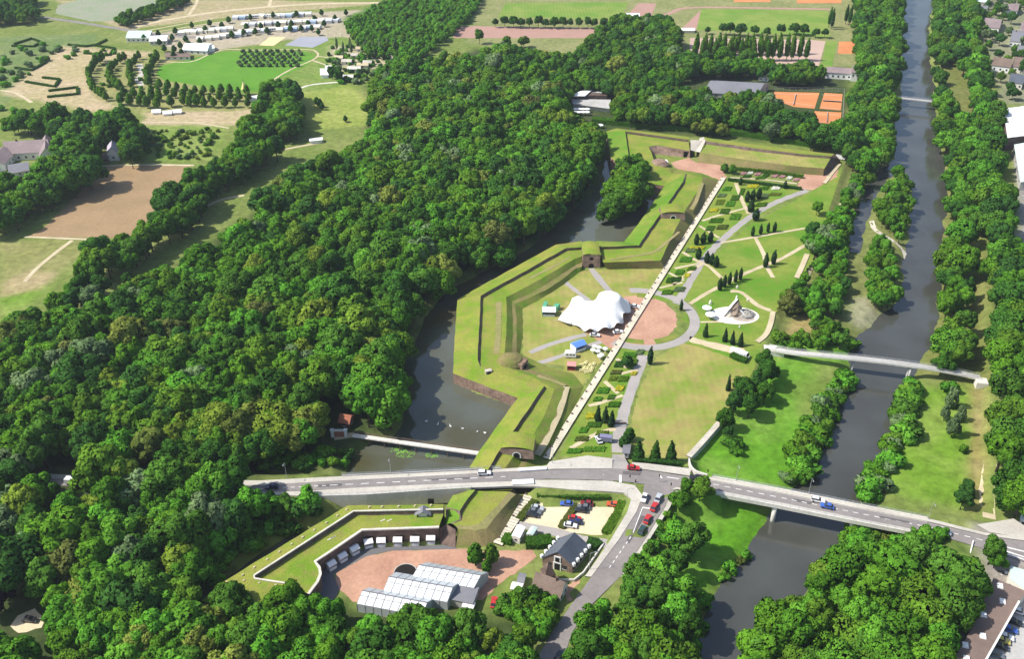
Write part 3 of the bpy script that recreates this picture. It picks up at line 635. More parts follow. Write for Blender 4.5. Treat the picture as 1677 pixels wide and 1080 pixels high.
# far bastion
def surf(t, name, mat, *polys):
    mb = MB()
    for p in polys: mb.poly(PL(p))
    return mb.build(name, mat, t)
tC = thing('fortress_bastion', 'far grass topped bastion with a walled inner yard, beyond the pond trees', 'rampart')
surf(tC, 'scarp_wall', M_BRICKRED, [(1052, 298, 2.6), (1087, 306, 2.6), (1082, 318, -2.4), (1050, 313, -2.4)], [(993, 215, 3.2), (1000, 258, 3.2), (1000, 275, -2.4), (992, 232, -2.4)], [(1000, 258, 3.2), (1052, 298, 2.6), (1050, 313, -2.4), (1000, 275, -2.4)])
surf(tC, 'parapet', G_GREEN, [(993, 215, 3.2), (1024, 215, 5.6), (1031, 266, 5.6), (1000, 258, 3.2)], [(1000, 258, 3.2), (1031, 266, 5.6), (1064, 284, 4.2), (1052, 298, 2.6)])
surf(tC, 'parapet_wall', M_DARKBRICK, [(1024, 215, 5.6), (1031, 266, 5.6), (1033, 270, 4.2), (1026, 219, 4.2)], [(1024, 215, 5.6), (1128, 229, 5.6), (1128, 233, 4.2), (1026, 219, 4.2)])
surf(tC, 'rear_parapet', G_RAMP, [(993, 215, 3.2), (1010, 210, 3.2), (1128, 224, 4.2), (1128, 229, 5.6), (1024, 215, 5.6)])
surf(tC, 'terreplein', G_RAMP, [(1026, 219, 4.2), (1128, 233, 4.2), (1130, 247, 4.2), (1076, 238, 4.2), (1062, 240, 4.2)], [(1026, 219, 4.2), (1062, 240, 4.2), (1067, 250, 4.2), (1072, 266, 4.2), (1033, 270, 4.2)],
     [(1033, 270, 4.2), (1072, 266, 4.2), (1092, 272, 2.6), (1100, 285, 3.4), (1122, 285, 4.4), (1087, 305, 2.55), (1052, 297.5, 2.6), (1064, 284, 4.2)])
surf(tC, 'yard_wall', M_BRICK, [(1076, 238, 4.2), (1130, 247, 4.2), (1130, 259, -.1), (1077, 253, -.1)], [(1062, 240, 4.2), (1067, 250, 4.2), (1069, 262, -.1), (1063, 254, -.1)], [(1062, 240, 4.2), (1076, 238, 4.2), (1077, 253, -.1), (1063, 254, -.1)], [(1067, 250, 4.2), (1072, 266, 4.2), (1076, 276, -.1), (1070, 262, -.1)])
surf(tC, 'yard_bank', G_BANK, [(1072, 262, .9), (1092, 258, .3), (1130, 258.5, .05), (1112, 262, .05), (1090, 270, .05)], [(1092, 272, 2.6), (1110, 277, .05), (1150, 284, .05), (1150, 290, 3.6), (1122, 285, 4.4), (1100, 285, 3.4)], [(1150, 284, .05), (1182, 297, -.1), (1150, 290, 3.6)])
mb = MB(); c_ = P(1079, 277, 0)
for i in range(14):
    a0, a1 = math.pi * 2 * i / 14, math.pi * 2 * (i + 1) / 14
    for (r0, z0), (r1, z1) in zip(((5.6, 0), (5.4, 3.6), (3.6, 5.0), (0, 5.6)), ((5.4, 3.6), (3.6, 5.0), (0.01, 5.6))):
        mb.quad(*[(c_.x + r * math.cos(a), c_.y + r * math.sin(a), z) for r, z, a in ((r0, z0, a0), (r0, z0, a1), (r1, z1, a1), (r1, z1, a0))])
mb.build('round_casemate', M_BRICK, tC)
surf(tC, 'gate_ramp', M_STONE, [(1131, 246, 4.3), (1139, 248, 3.6), (1150, 230, 5.2), (1131, 229, 5.5)])
MB().box(P(1126, 257, 0), (5, 1.6, 3.4), .0).build('gate_opening', M_DARK, tC)
surf(tC, 'door_canopy', M_WHITE, [(1084, 262, 3.2), (1092, 261, 3.2), (1095, 266, 3.0), (1088, 268, 3.0)])
stE = [[(1152, 225, 4.4), (1155, 231, 5.6), (1155, 236, 4.2), (1146, 250, 4.0), (1142, 266, -.1)],
       [(1230, 236, 4.4), (1230, 242, 5.6), (1230, 247, 4.2), (1225, 262, 4.0), (1222, 277, -.1)],
       [(1310, 246, 4.4), (1309, 252, 5.6), (1308, 256, 4.2), (1300, 272, 4.0), (1297, 284, -.1)],
       [(1366, 252, 4.4), (1362, 256, 5.6), (1360, 260, 4.2), (1350, 276, 4.0), (1348, 288, -.1)]]
tE = rampart('fortress_rampart', 'long straight far rampart behind the rose beds, ending in a brown wall', stE, [BR, GR, (M_DARKBRICK, 'parapet_wall'), (G_LAWN, 'terreplein'), (G_SLOPE, 'inner_bank')])
surf(tE, 'end_wall', M_DARKBRICK, [(1366.5, 251.5, 4.6), (1362.5, 255.5, 5.8), (1350.5, 276, 4.2), (1348.5, 289, -.1), (1356, 287, -.1), (1376, 268, -.1), (1376, 262, 2.2)])
surf(tE, 'middle_ramp', M_STONE, [(1152.5, 224, 4.5), (1155.5, 230.5, 5.7), (1146.5, 249.5, 4.2), (1139, 248, 3.6), (1146, 226, 4.6)])
# near bastion below the road, with the courtyard wall
stF = [[(727, 826, 6.2), (726, 835.5, 7), (726, 842, 5.5), (719, 864, 5.5)], [(650, 828, 6.2), (655, 837.5, 7), (655, 844, 5.5), (660, 866, 5.5)], [(570, 828, 6.2), (579, 838.5, 7), (583, 845, 5.5), (593, 868.5, 5.5)],
       [(500, 871, 6.2), (514, 880, 7), (519, 886, 5.5), (541, 904, 5.5)], [(430, 914, 6.2), (450, 921.5, 7), (456, 926, 5.5), (516, 921, 5.5)],
       [(385, 942, 6.2), (416, 944, 7), (424, 946, 5.5), (524, 937, 5.5)], [(357, 960, 6.2), (417, 950, 7), (426, 949.5, 5.5), (520, 955, 5.5)], [(330, 985, 6.0), (470, 957, 6.8), (472, 954, 5.5), (510, 968, 5.5)], [(400, 1010, 5), (497, 972, 6.5), (498, 970, 5.5), (505, 974, 5.5)]]
tF = rampart('fortress_bastion', 'sharp pointed near bastion with grass roof, light coping and small vents below the road', stF, [(M_BRICK, 'scarp_wall'), (G_RAMP, 'parapet'), (M_DARKBRICK, 'parapet_wall'), (G_RAMP, 'terreplein')])
def coping(pts, w, parent, h=.35, mat=M_COPE, name='coping'):
    c = resample(PL(pts), 3.0); mb = MB(); L_, R_ = [], []
    for i, p in enumerate(c):
        d = c[min(i + 1, len(c) - 1)] - c[max(i - 1, 0)]; d.z = 0; d.normalize(); n = Vector((-d.y, d.x, 0)) * w / 2
        L_.append(p + n); R_.append(p - n)
    u = Vector((0, 0, h))
    for i in range(len(c) - 1):
        mb.quad(R_[i] + u, R_[i + 1] + u, L_[i + 1] + u, L_[i] + u); mb.quad(R_[i], R_[i + 1], R_[i + 1] + u, R_[i] + u); mb.quad(L_[i], L_[i + 1], L_[i + 1] + u, L_[i] + u)
    return mb.build(name, mat, parent)
coping([(726, 835.5, 7), (579, 838.5, 7), (416, 944, 7), (417, 949, 7), (470, 957, 6.8), (482, 959, 6.7), (488, 967, 6.6), (497, 972, 6.5)], .55, tF)
INW = [(719, 865, 5.5), (660, 867, 5.5), (593, 869.5, 5.5), (541, 905, 5.5), (516, 921.5, 5.5), (523, 931, 5.5), (525, 942, 5.5), (520, 955, 5.5), (510, 968, 5.5), (505, 975, 5.5)]
coping(INW, .8, tF, .45)
_w = PL(INW); mb = MB()
for a, b in zip(_w[:-1], _w[1:]): mb.quad((a.x, a.y, -.2), (b.x, b.y, -.2), b, a)
mb.build('courtyard_wall', M_DARKBRICK, tF)
for px, py in ((606, 893), (628, 892), (655, 891), (682, 890.5), (708, 890)):   # casemate doors behind the stalls
    p = P(px, py - 3, 0); MB().box((p.x, p.y, 0), (2.6, .7, 2.7)).build('casemate_door', M_DARK, tF)
for px, py in ((568, 836.5), (553, 846), (535, 857.5), (515, 870), (496, 881.5), (478, 893), (458, 905.5), (438, 918), (417, 931), (398, 943.5), (372, 955), (400, 953), (425, 957), (452, 960.5), (477, 964), (605, 832), (626, 831.5), (653, 831), (680, 830), (706, 829)):
    p = P(px, py, 6.45); MB().box(p, (.7, .7, .55), .5, .7).build('vent', M_SAND, tF)
mb = MB(); p = P(693, 843, 5.5)                       # little gabled stair head
for s in (-1, 1):
    mb.quad((p.x, p.y - 1.6, 7.9), (p.x, p.y + 1.6, 7.9), (p.x + s * 2.6, p.y + 1.6, 6.3), (p.x + s * 2.6, p.y - 1.6, 6.3))
mb.build('stair_head_roof', M_GREYROOF, tF); MB().box((p.x, p.y, 5.4), (2.6, 2.2, 1.7)).build('stair_head', M_PLASTER, tF)
for px, py in ((540, 884), (545, 881), (627, 853), (638, 853), (420 + 755 / 6, 881)):
    p = P(px, py, 5.5); MB().box(p, (1.6, .35, .12), .6).build('roof_light', M_COPE, tF)
# rampart spur between the near bastion and the road
stG = [[(768, 803, 3.4), (778, 803, 5.6), (781, 805, 4.4), (835, 806, 4.2), (845, 810, 3.6), (858, 812, -.1)],
       [(742, 812, 3.4), (766, 817, 5.6), (769, 819, 4.4), (815, 828, 4.2), (823, 833, 3.6), (846, 840, -.1)],
       [(730, 832, 3.4), (753, 838, 5.6), (756, 841, 4.4), (785, 858, 4.2), (797, 866, 3.6), (822, 884, -.1)],
       [(731, 855, 3.4), (752, 852, 4.6), (756, 853, 4.4), (772, 861, 4.2), (779, 869, 3.6), (796, 897, -.1)],
       [(731, 859, 3.4), (738, 858, 4.5), (741, 859, 4.4), (746, 862, 4.2), (750, 867, 3.6), (746, 899, -.1)]]
tG = rampart('fortress_rampart', 'short grass rampart spur with brown slope under the near side of the road', stG, [BR, (G_GREEN, 'parapet'), (M_DARKBRICK, 'parapet_wall'), (G_RAMP, 'terreplein'), (M_WORN, 'crest_path'), (G_SLOPE, 'inner_bank')])
surf(tG, 'flank_wall', M_DARKBRICK, [(730, 831, 3.5), (753, 837, 5.7), (752.5, 852, 4.5), (731, 855.5, 3.3)], [(721, 866, 5.5), (731, 859, 4.8), (746, 868, 4.2), (746, 899, -.1), (721, 893, -.1)])

# casemates and gatehouses
def gatehouse(label, front, width, depth, h, arch, mat=M_BRICK, rz=0.0, ring=False, roofmat=G_RAMP, z0=0.0, two=False):
    p = P(front[0], front[1], z0); t = thing('gatehouse', label, 'gatehouse', p, rz)
    mb = MB(); w = width / 2
    mb.quad((-w, 0, -.3), (w, 0, -.3), (w * .92, .5, h), (-w * .92, .5, h)); mb.quad((w, 0, -.3), (w, depth, -.3), (w * .92, depth, h), (w * .92, .5, h)); mb.quad((-w, 0, -.3), (-w, depth, -.3), (-w * .92, depth, h), (-w * .92, .5, h))
    mb.build('wall', mat, t)
    mb = MB(); n = 8
    for i in range(n):
        x0, x1 = -w * .95 + 1.9 * w * i / n, -w * .95 + 1.9 * w * (i + 1) / n; q = lambda x: h + .9 * (1 - (x / w) ** 2)
        mb.quad((x0, .3, q(x0) - .05), (x1, .3, q(x1) - .05), (x1, depth, q(x1) + .5), (x0, depth, q(x0) + .5))
    mb.build('grass_roof', roofmat, t)
    def archface(r, hh, y, cx=0.0, zb=0.0):
        pts = [(cx - r, y, zb), (cx + r, y, zb)] + [(cx + r * math.cos(a), y, zb + hh + r * math.sin(a)) for a in [math.pi * i / 8 for i in range(9)]]; return MB().poly(pts)
    archface(arch, arch * .9, -.12, 0).build('gate_arch', M_DARK, t)
    if ring:
        mb = MB(); r0, r1 = arch, arch * 1.35
        for i in range(8):
            a, b = math.pi * i / 8, math.pi * (i + 1) / 8
            mb.quad(*[(r * math.cos(k), -.16, arch * .9 + r * math.sin(k)) for r, k in ((r0, a), (r1, a), (r1, b), (r0, b))])
        for s in (-1, 1): mb.quad((s * r0, -.16, 0), (s * r1, -.16, 0), (s * r1, -.16, arch * .9), (s * r0, -.16, arch * .9))
        mb.build('arch_stones', M_WHITE, t)
    if two: archface(.9, .5, .25, 0, h * .62).build('window', M_DARK, t)
    return t
gatehouse('brick gatehouse with small window and dark arch, behind the white tent', (968, 439), 8.6, 12, 6.6, 1.25, M_BRICK, two=True)
gatehouse('low brick casemate with white ringed arch, beside the upper boardwalk', (1102, 360), 12.5, 9, 3.4, 1.15, M_BRICK, ring=True, z0=3.6)
gatehouse('low brick casemate with white ringed arch, just above the road', (846, 750), 12, 8, 3.4, 1.15, M_BRICK, rz=-.12, ring=True, z0=3.3)
t = thing('casemate_mound', 'round grassy brown casemate mound at the head of the lower bastion', 'casemate', P(836, 600, 2.4))
mb = MB(); prof = ((5.2, -1.5), (5.0, 1.6), (3.9, 3.2), (2.2, 4.1), (0.01, 4.4))
for i in range(16):
    a0, a1 = math.pi * 2 * i / 16, math.pi * 2 * (i + 1) / 16
    for (r0, z0), (r1, z1) in zip(prof[:-1], prof[1:]):
        mb.quad(*[(r * math.cos(a) * 1.15, r * math.sin(a) + 1, z) for r, z, a in ((r0, z0, a0), (r0, z0, a1), (r1, z1, a1), (r1, z1, a0))])
mb.build('mound', G_SLOPE, t)
MB().box((4.6, -.6, -1.5), (2.6, 5.0, 4.2), -.5).build('front_wall', M_BRICK, t); MB().box((5.75, -1.4, -1.5), (.5, 1.8, 2.8), -.5).build('doorway', M_DARK, t)
t = thing('casemate_door', 'small stone doorway sunk in the grass above the brick flank wall', 'doorway', P(800, 612, 3.6))
MB().box((0, 0, -.8), (2.6, 1.6, 2.4), .3).build('surround', M_STONE, t); MB().box((.25, -.85, -.8), (1.4, .3, 1.9), .3).build('opening', M_DARK, t)

# retaining walls on the river side of the park
def parapet_walk(label, pts, w, z, h, mat=M_LIGHTCONC):
    t = thing('retaining_wall', label, 'wall'); c = resample(smooth_line(PL(pts, z), 5), 2.0); mb, mw = MB(), MB()
    for i in range(len(c) - 1):
        a, b = c[i], c[i + 1]; d = (b - a).normalized(); n = Vector((-d.y, d.x, 0)) * w / 2
        mb.quad(a - n, b - n, b + n, a + n)
        for s in (-1, 1): mw.quad(a + n * s, b + n * s, b + n * s - Vector((0, 0, h)), a + n * s - Vector((0, 0, h)))
    mb.build('coping_slabs', mat, t); mw.build('wall_face', M_CONC, t)
    n = int(len(c) * .8)
    mj = MB()
    for i in range(1, len(c) - 1, 1):
        d = (c[i + 1] - c[i - 1]).normalized(); nn = Vector((-d.y, d.x, 0)) * w / 2 * .96; u = Vector((0, 0, .012)); e = d * .09
        mj.quad(c[i] - nn + u, c[i] - nn + e + u, c[i] + nn + e + u, c[i] + nn + u)
    tag(mj.build('slab_joints', M_CONC, t), kind='stuff')
    return t
parapet_walk('pale slab topped wall slanting up beside the dry lawn', [(1128, 748), (1150, 724), (1178, 692)], 2.0, .5, 3.2, M_STONE)
parapet_walk('pale curving wall top between rock fountain and footbridge', [(1266, 510), (1262, 530), (1254, 548), (1240, 560)], 2.2, .4, 3.0, M_SAND)
parapet_walk('short straight stone wall right of the cypress pair', [(1322, 416), (1314, 435), (1305, 455)], 2.4, .4, 3.0, M_SAND)
parapet_walk('stone wall edge running down from the far red yard', [(1375, 268), (1362, 284), (1350, 300)], 2.0, .4, 3.0, M_SAND)
# ================================================================== trees
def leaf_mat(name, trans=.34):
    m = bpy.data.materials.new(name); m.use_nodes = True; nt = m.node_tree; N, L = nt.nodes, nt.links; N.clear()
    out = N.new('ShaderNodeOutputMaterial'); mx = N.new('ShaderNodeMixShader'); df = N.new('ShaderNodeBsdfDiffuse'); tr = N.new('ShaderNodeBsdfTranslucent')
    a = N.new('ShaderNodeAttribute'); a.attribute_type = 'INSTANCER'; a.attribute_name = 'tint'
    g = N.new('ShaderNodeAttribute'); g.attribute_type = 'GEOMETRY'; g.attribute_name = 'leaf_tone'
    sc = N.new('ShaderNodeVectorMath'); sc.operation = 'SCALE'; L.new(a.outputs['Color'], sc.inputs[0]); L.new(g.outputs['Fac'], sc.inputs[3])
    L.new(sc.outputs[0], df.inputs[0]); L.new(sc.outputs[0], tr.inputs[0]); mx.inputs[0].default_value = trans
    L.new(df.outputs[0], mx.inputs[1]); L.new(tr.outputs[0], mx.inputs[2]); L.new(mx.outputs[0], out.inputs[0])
    return m
M_LEAF = leaf_mat('leaves')
M_BARK = M('bark', (.12, .095, .07), vary=.25, scale=2.0)
def leaf_cloud(name, lobes, n, size, seed, core=True, updir=.35, cn=.55, flat=1.0):
    """crown: leaves set all over a bunch of lobes (x,y,z,r), plus a closed leafy core"""
    g = np.random.default_rng(seed); lob = np.array(lobes, float)
    area_ = lob[:, 3] ** 2; cnt = np.maximum(6, (n * area_ / area_.sum()).astype(int))
    V, F, NN, T = [], [], [], []
    ctr = np.average(lob[:, :3], axis=0, weights=area_)
    for (x, y, z, r), k in zip(lob, cnt):
        d = g.normal(size=(k * 2, 3)); d[:, 2] = d[:, 2] * .9 + updir * np.abs(d[:, 2]); d /= np.linalg.norm(d, axis=1)[:, None]
        p = np.array([x, y, z]) + d * (r * g.uniform(.80, 1.08, (k * 2, 1))) * np.array([1, 1, flat])
        ins = np.zeros(len(p), bool)
        for (u, v, w, q) in lob:
            if (u, v, w) == (x, y, z): continue
            ins |= ((p - [u, v, w]) ** 2).sum(1) < (q * .80) ** 2
        p, d = p[~ins][:k], d[~ins][:k]
        if len(p) == 0: continue
        nrm = d * .75 + g.normal(size=d.shape) * .5; nrm /= np.linalg.norm(nrm, axis=1)[:, None]
        t = np.cross(nrm, g.normal(size=nrm.shape)); t /= np.linalg.norm(t, axis=1)[:, None] + 1e-9; b = np.cross(nrm, t)
        s = size * g.uniform(.65, 1.35, (len(p), 1))
        quad = np.stack([p - t * s - b * s * .7, p + t * s - b * s * .7, p + t * s * .8 + b * s * .8, p - t * s * .8 + b * s * .8], 1)
        V.append(quad.reshape(-1, 3)); o = p - ctr; o /= np.linalg.norm(o, axis=1)[:, None] + 1e-9
        sn = d * .62 + o * .25 + nrm * (1 - cn) * .5; sn /= np.linalg.norm(sn, axis=1)[:, None]
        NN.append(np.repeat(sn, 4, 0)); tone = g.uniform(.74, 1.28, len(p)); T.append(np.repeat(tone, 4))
    V = np.concatenate(V); NN = np.concatenate(NN); T = np.concatenate(T); nq = len(V) // 4
    faces = [tuple(range(i * 4, i * 4 + 4)) for i in range(nq)]; verts = V.tolist(); tones = T.tolist(); norms = NN.tolist()
    if core:
        for (x, y, z, r) in lob:
            n0 = len(verts); rings = 4; seg = 7
            for i in range(rings + 1):
                th = math.pi * i / rings
                for k in range(seg):
                    ph = 2 * math.pi * k / seg; rr = r * .80 * g.uniform(.85, 1.05); dd = (math.sin(th) * math.cos(ph), math.sin(th) * math.sin(ph), math.cos(th))
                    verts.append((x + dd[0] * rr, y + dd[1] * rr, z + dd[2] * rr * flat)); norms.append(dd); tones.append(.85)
            for i in range(rings):
                for k in range(seg):
                    a, b = n0 + i * seg + k, n0 + i * seg + (k + 1) % seg; faces.append((a, b, b + seg, a + seg))
    me = bpy.data.meshes.new(name); me.from_pydata(verts, [], faces); me.materials.append(M_LEAF)
    at = me.attributes.new('leaf_tone', 'FLOAT', 'POINT'); at.data.foreach_set('value', np.array(tones, np.float32))
    me.polygons.foreach_set('use_smooth', [True] * len(me.polygons)); me.update()
    me.normals_split_custom_set_from_vertices(norms)
    return me
def trunk_mesh(h, r, seed, limbs=4):
    g = random.Random(seed); mb = MB(); mb.tube([(0, 0, -.4), (g.uniform(-.2, .2), g.uniform(-.2, .2), h * .3), (g.uniform(-.4, .4), g.uniform(-.4, .4), h * .7)], [r * 1.25, r, r * .45], 7)
    for i in range(limbs):
        a = 2 * math.pi * i / max(1, limbs) + g.uniform(-.5, .5); z = h * g.uniform(.28, .5); l = h * g.uniform(.18, .3)
        mb.tube([(0, 0, z), (math.cos(a) * l * .5, math.sin(a) * l * .5, z + l * .5), (math.cos(a) * l, math.sin(a) * l, z + l * 1.2)], [r * .5, r * .35, r * .12], 5)
    return mb.mesh('trunk', M_BARK, True)
def broad_lobes(seed, H=15.0, Rr=5.0, n=17):
    g = random.Random(seed); out = [(0, 0, H * .58, Rr * .62)]
    for i in range(n):
        a = i * 2.399 + g.uniform(-.4, .4); t = (i + .5) / n
        el = math.asin(1 - 1.55 * t); rr = Rr * g.uniform(.52, .96); r = Rr * g.uniform(.22, .47)
        out.append((rr * math.cos(el) * math.cos(a), rr * math.cos(el) * math.sin(a), H * .58 + rr * math.sin(el) * (H * .36 / Rr), r))
    return out
PROTO = {}                                          # kind -> list of (crown mesh, trunk mesh, nominal height)
PROTO['broad'] = [(leaf_cloud('crown', broad_lobes(10 + k, 15 + 1.5 * (k % 4 == 1), 4.6 + .55 * (k % 4), 13 + 3 * (k % 5)), 3800, .34 + .03 * (k % 3), 40 + k), trunk_mesh(14, .38, k)) for k in range(11)]
def willow_lobes(seed):
    g = random.Random(seed); o = broad_lobes(seed, 12, 4.2, 10)
    for i in range(12):
        a = i * .52; o.append((4.0 * math.cos(a), 4.0 * math.sin(a), g.uniform(3.2, 5.5), g.uniform(1.0, 1.5)))
    return o
PROTO['willow'] = [(leaf_cloud('crown', willow_lobes(70 + k), 3200, .32, 80 + k), trunk_mesh(11, .35, 20 + k)) for k in range(2)]
PROTO['bush'] = [(leaf_cloud('crown', [(0, 0, 1.2, 1.35)] + [(random.Random(100 + k * 20 + i).uniform(-1.5, 1.5), random.Random(300 + k * 20 + i).uniform(-1.5, 1.5), random.Random(500 + k * 20 + i).uniform(.6, 2.0), random.Random(700 + k * 20 + i).uniform(.6, 1.0)) for i in range(8)], 750, .26, 90 + k), trunk_mesh(2.4, .1, 30 + k, 3)) for k in range(4)]
PROTO['young'] = [(leaf_cloud('crown', [(0, 0, 3.4, 1.5), (0, 0, 2.3, 1.55), (.1, 0, 4.6, 1.0)] + [(1.1 * math.cos(i * 1.26 + k), 1.1 * math.sin(i * 1.26 + k), 2.3 + .5 * (i % 3), .85) for i in range(5)], 700, .26, 110 + k), trunk_mesh(4.6, .13, 40 + k, 3)) for k in range(3)]
def col_lobes(H, Rm, n, seed, cone=False):
    g = random.Random(seed); o = []
    for i in range(n):
        t = (i + .5) / n; r = Rm * ((1 - t) ** .8 * 1.05 + .12) if cone else Rm * (.62 + .55 * math.sin(math.pi * min(1, t * 1.05 + .12)) - .45 * max(0, t - .75) * 3)
        o.append((g.uniform(-.15, .15) * Rm, g.uniform(-.15, .15) * Rm, .06 * H + H * .92 * t, max(.18 * Rm, r)))
    return o
PROTO['cypress'] = [(leaf_cloud('crown', col_lobes(7.0, .72, 9, 130 + k), 700, .17, 130 + k, flat=1.0), trunk_mesh(3, .12, 50 + k, 0)) for k in range(2)]
PROTO['cone'] = [(leaf_cloud('crown', col_lobes(10.0, 2.0, 9, 140 + k, True), 1300, .26, 140 + k), trunk_mesh(6, .18, 55 + k, 0)) for k in range(2)]
PROTO['poplar'] = [(leaf_cloud('crown', [(x, y, z + 2.4, r) for x, y, z, r in col_lobes(15.0, 1.45, 11, 150 + k)], 1500, .3, 150 + k), trunk_mesh(15, .22, 60 + k, 0)) for k in range(3)]
PAL = {'dark': [(.034, .098, .013), (.04, .108, .012), (.032, .09, .016)], 'mid': [(.055, .145, .012), (.068, .158, .012), (.056, .132, .016), (.075, .15, .014)], 'yell': [(.12, .175, .02), (.10, .17, .018), (.135, .17, .03)],
       'pale': [(.10, .16, .065), (.12, .18, .075)], 'brown': [(.095, .115, .028), (.085, .115, .022)], 'fresh': [(.07, .20, .018), (.085, .21, .02)], 'cyp': [(.022, .055, .02), (.028, .065, .02)], 'purple': [(.035, .02, .04)]}
def pick_tint(g, mixd):
    k = g.choices(list(mixd), list(mixd.values()))[0]; c = g.choice(PAL[k]); f = g.uniform(.82, 1.2) * 1.68; return tuple(x * f for x in c), k
TREES = []                                          # all scattered trees: (place, scale xy, scale z, rot, kind, variant, tint, tone, zone)
EXCL = []
def zone(key, poly, spacing, kind, hs, mixd, zc=8.0, inset=2.0, seed=1, excl=(), prob=1.0, wmul=1.0, noex=False):
    g = random.Random(seed); pw = PL(poly, zc); ex = [PL(e, 1.0) for e in excl] + ([] if noex else EXCL)
    xs = [p.x for p in pw]; ys = [p.y for p in pw]; pts = []; y = min(ys); j = 0
    while y < max(ys):
        x = min(xs) + (spacing / 2 if j % 2 else 0)
        while x < max(xs):
            pts.append((x + g.uniform(-.38, .38) * spacing, y + g.uniform(-.38, .38) * spacing)); x += spacing
        y += spacing * .88; j += 1
    if not pts: return
    A = np.array(pts); d = sdist(A[:, 0], A[:, 1], pw); keep = d < -inset
    for e in ex: keep &= sdist(A[:, 0], A[:, 1], e) > 1.2
    for (x, y) in A[keep]:
        if g.random() > prob: continue
        z = ZT(x, y)
        if z < -4.3 or (z < ZM - .1 and z > -4.0 and MOATS(x, y) < -1.0): continue
        h = g.uniform(*hs) * (g.uniform(1.15, 1.32) if kind == 'broad' and g.random() < .22 else 1); v = g.randrange(len(PROTO[kind])); tint, tone = pick_tint(g, mixd)
        TREES.append((Vector((x, y, z)), h * g.uniform(.88, 1.14) * wmul, h, g.uniform(0, 6.28), kind, v, tint, tone, key))
def MOATS(x, y): return float(min(sdist(np.array([x]), np.array([y]), MOAT)[0], 99))
EXCL += [PL([(410, 786), (1165, 745), (1700, 880), (1700, 930), (1160, 808), (1114, 812), (1062, 890), (1020, 952), (972, 998), (944, 1038), (920, 1095), (870, 1095), (960, 940), (1020, 850), (1020, 815), (870, 800), (415, 818)], 3),
         PL([(545, 700), (600, 705), (785, 735), (785, 750), (545, 728)], 0), PL([(532, 690), (596, 690), (604, 772), (538, 772)], 0), PL([(0, 1000), (90, 1000), (100, 1085), (5, 1085)], 0), PL([(78, 782), (150, 782), (158, 862), (84, 862)], 1), PL([(330, 985), (357, 958), (570, 824), (730, 822), (730, 1000), (510, 1000)], 3)]
DEC = {'mid': 6, 'dark': 3, 'yell': .7, 'pale': .35, 'brown': .3, 'fresh': 1.3}
zone('wood', [(-40, 600), (40, 535), (150, 500), (215, 478), (275, 445), (355, 402), (425, 345), (465, 290), (530, 262), (600, 232), (605, 135), (650, 105), (760, 100), (800, 80), (925, 95), (935, 150), (930, 190), (985, 215), (995, 255), (975, 310), (910, 372), (870, 398), (770, 425), (705, 480), (670, 530), (655, 590), (668, 620), (668, 690), (600, 700), (545, 715), (420, 755), (300, 770), (-40, 770)], 7.2, 'broad', (.84, 1.06), DEC, 9, 2.5, 3)
zone('wood_south', [(-40, 780), (180, 778), (400, 775), (425, 800), (420, 850), (380, 890), (340, 945), (330, 985), (200, 1000), (80, 985), (-40, 960)], 7.2, 'broad', (.82, 1.12), DEC, 9, 2.0, 4, excl=[[(10, 1035), (15, 985), (60, 975), (85, 1005), (70, 1040)]])
zone('wood_front', [(-60, 1010), (80, 985), (180, 975), (330, 968), (430, 970), (540, 976), (600, 993), (700, 1000), (870, 1020), (880, 1060), (850, 1160), (-60, 1160)], 7.0, 'broad', (.78, 1.0), {'mid': 5, 'fresh': 4, 'yell': 1.2, 'dark': 1}, 9, 2.5, 5, excl=[[(0, 1045), (15, 985), (60, 975), (85, 1005), (70, 1045)]])
zone('moat_bank', [(428, 745), (560, 735), (576, 742), (568, 762), (430, 772)], 3.6, 'bush', (.9, 1.7), {'mid': 3, 'fresh': 2, 'dark': 1}, 1.5, .5, 61, noex=True)
zone('moat_bank', [(420, 838), (500, 832), (525, 832), (478, 872), (420, 902), (350, 952), (330, 960), (380, 895)], 3.6, 'bush', (.9, 1.7), {'mid': 3, 'fresh': 3, 'dark': 1}, .5, .4, 6, noex=True)
zone('belt_west', [(-40, 205), (60, 188), (170, 195), (228, 195), (238, 250), (180, 275), (92, 322), (25, 358), (-40, 390)], 7.2, 'broad', (.72, 1.02), {'mid': 5, 'dark': 4, 'fresh': 1}, 8, 2, 7, excl=[[(-60, 320), (-60, 215), (75, 225), (105, 250), (90, 290), (60, 320)], [(160, 300), (165, 245), (205, 240), (210, 280), (320, 280), (320, 300)]])
zone('belt_mid', [(125, 445), (165, 410), (230, 375), (262, 335), (300, 305), (350, 265), (390, 225), (415, 185), (440, 140), (480, 145), (500, 180), (492, 225), (452, 250), (388, 288), (338, 335), (292, 375), (215, 425), (150, 455)], 6.6, 'broad', (.74, 1.0), {'mid': 4, 'dark': 5, 'fresh': .6}, 8, 1.2, 8, excl=[[(425, 250), (450, 235), (500, 235), (490, 255)]])
zone('belt_mid', [(90, 500), (130, 455), (165, 460), (180, 500), (130, 520)], 7, 'broad', (.6, .8), {'dark': 3, 'mid': 2, 'pale': .6}, 7, 1, 9)
zone('belt_sport', [(925, 100), (1010, 30), (1100, 30), (1115, 90), (1320, 108), (1355, 115), (1345, 135), (1270, 130), (1240, 118), (1140, 118), (1120, 130), (1130, 152), (1190, 160), (1262, 160), (1275, 180), (1330, 200), (1375, 215), (1372, 235), (1330, 232), (1200, 205), (1120, 205), (1005, 190), (1000, 150), (930, 145)], 7.2, 'broad', (.62, .9), {'mid': 5, 'dark': 4, 'yell': .4, 'pale': .4}, 7, 2, 10)
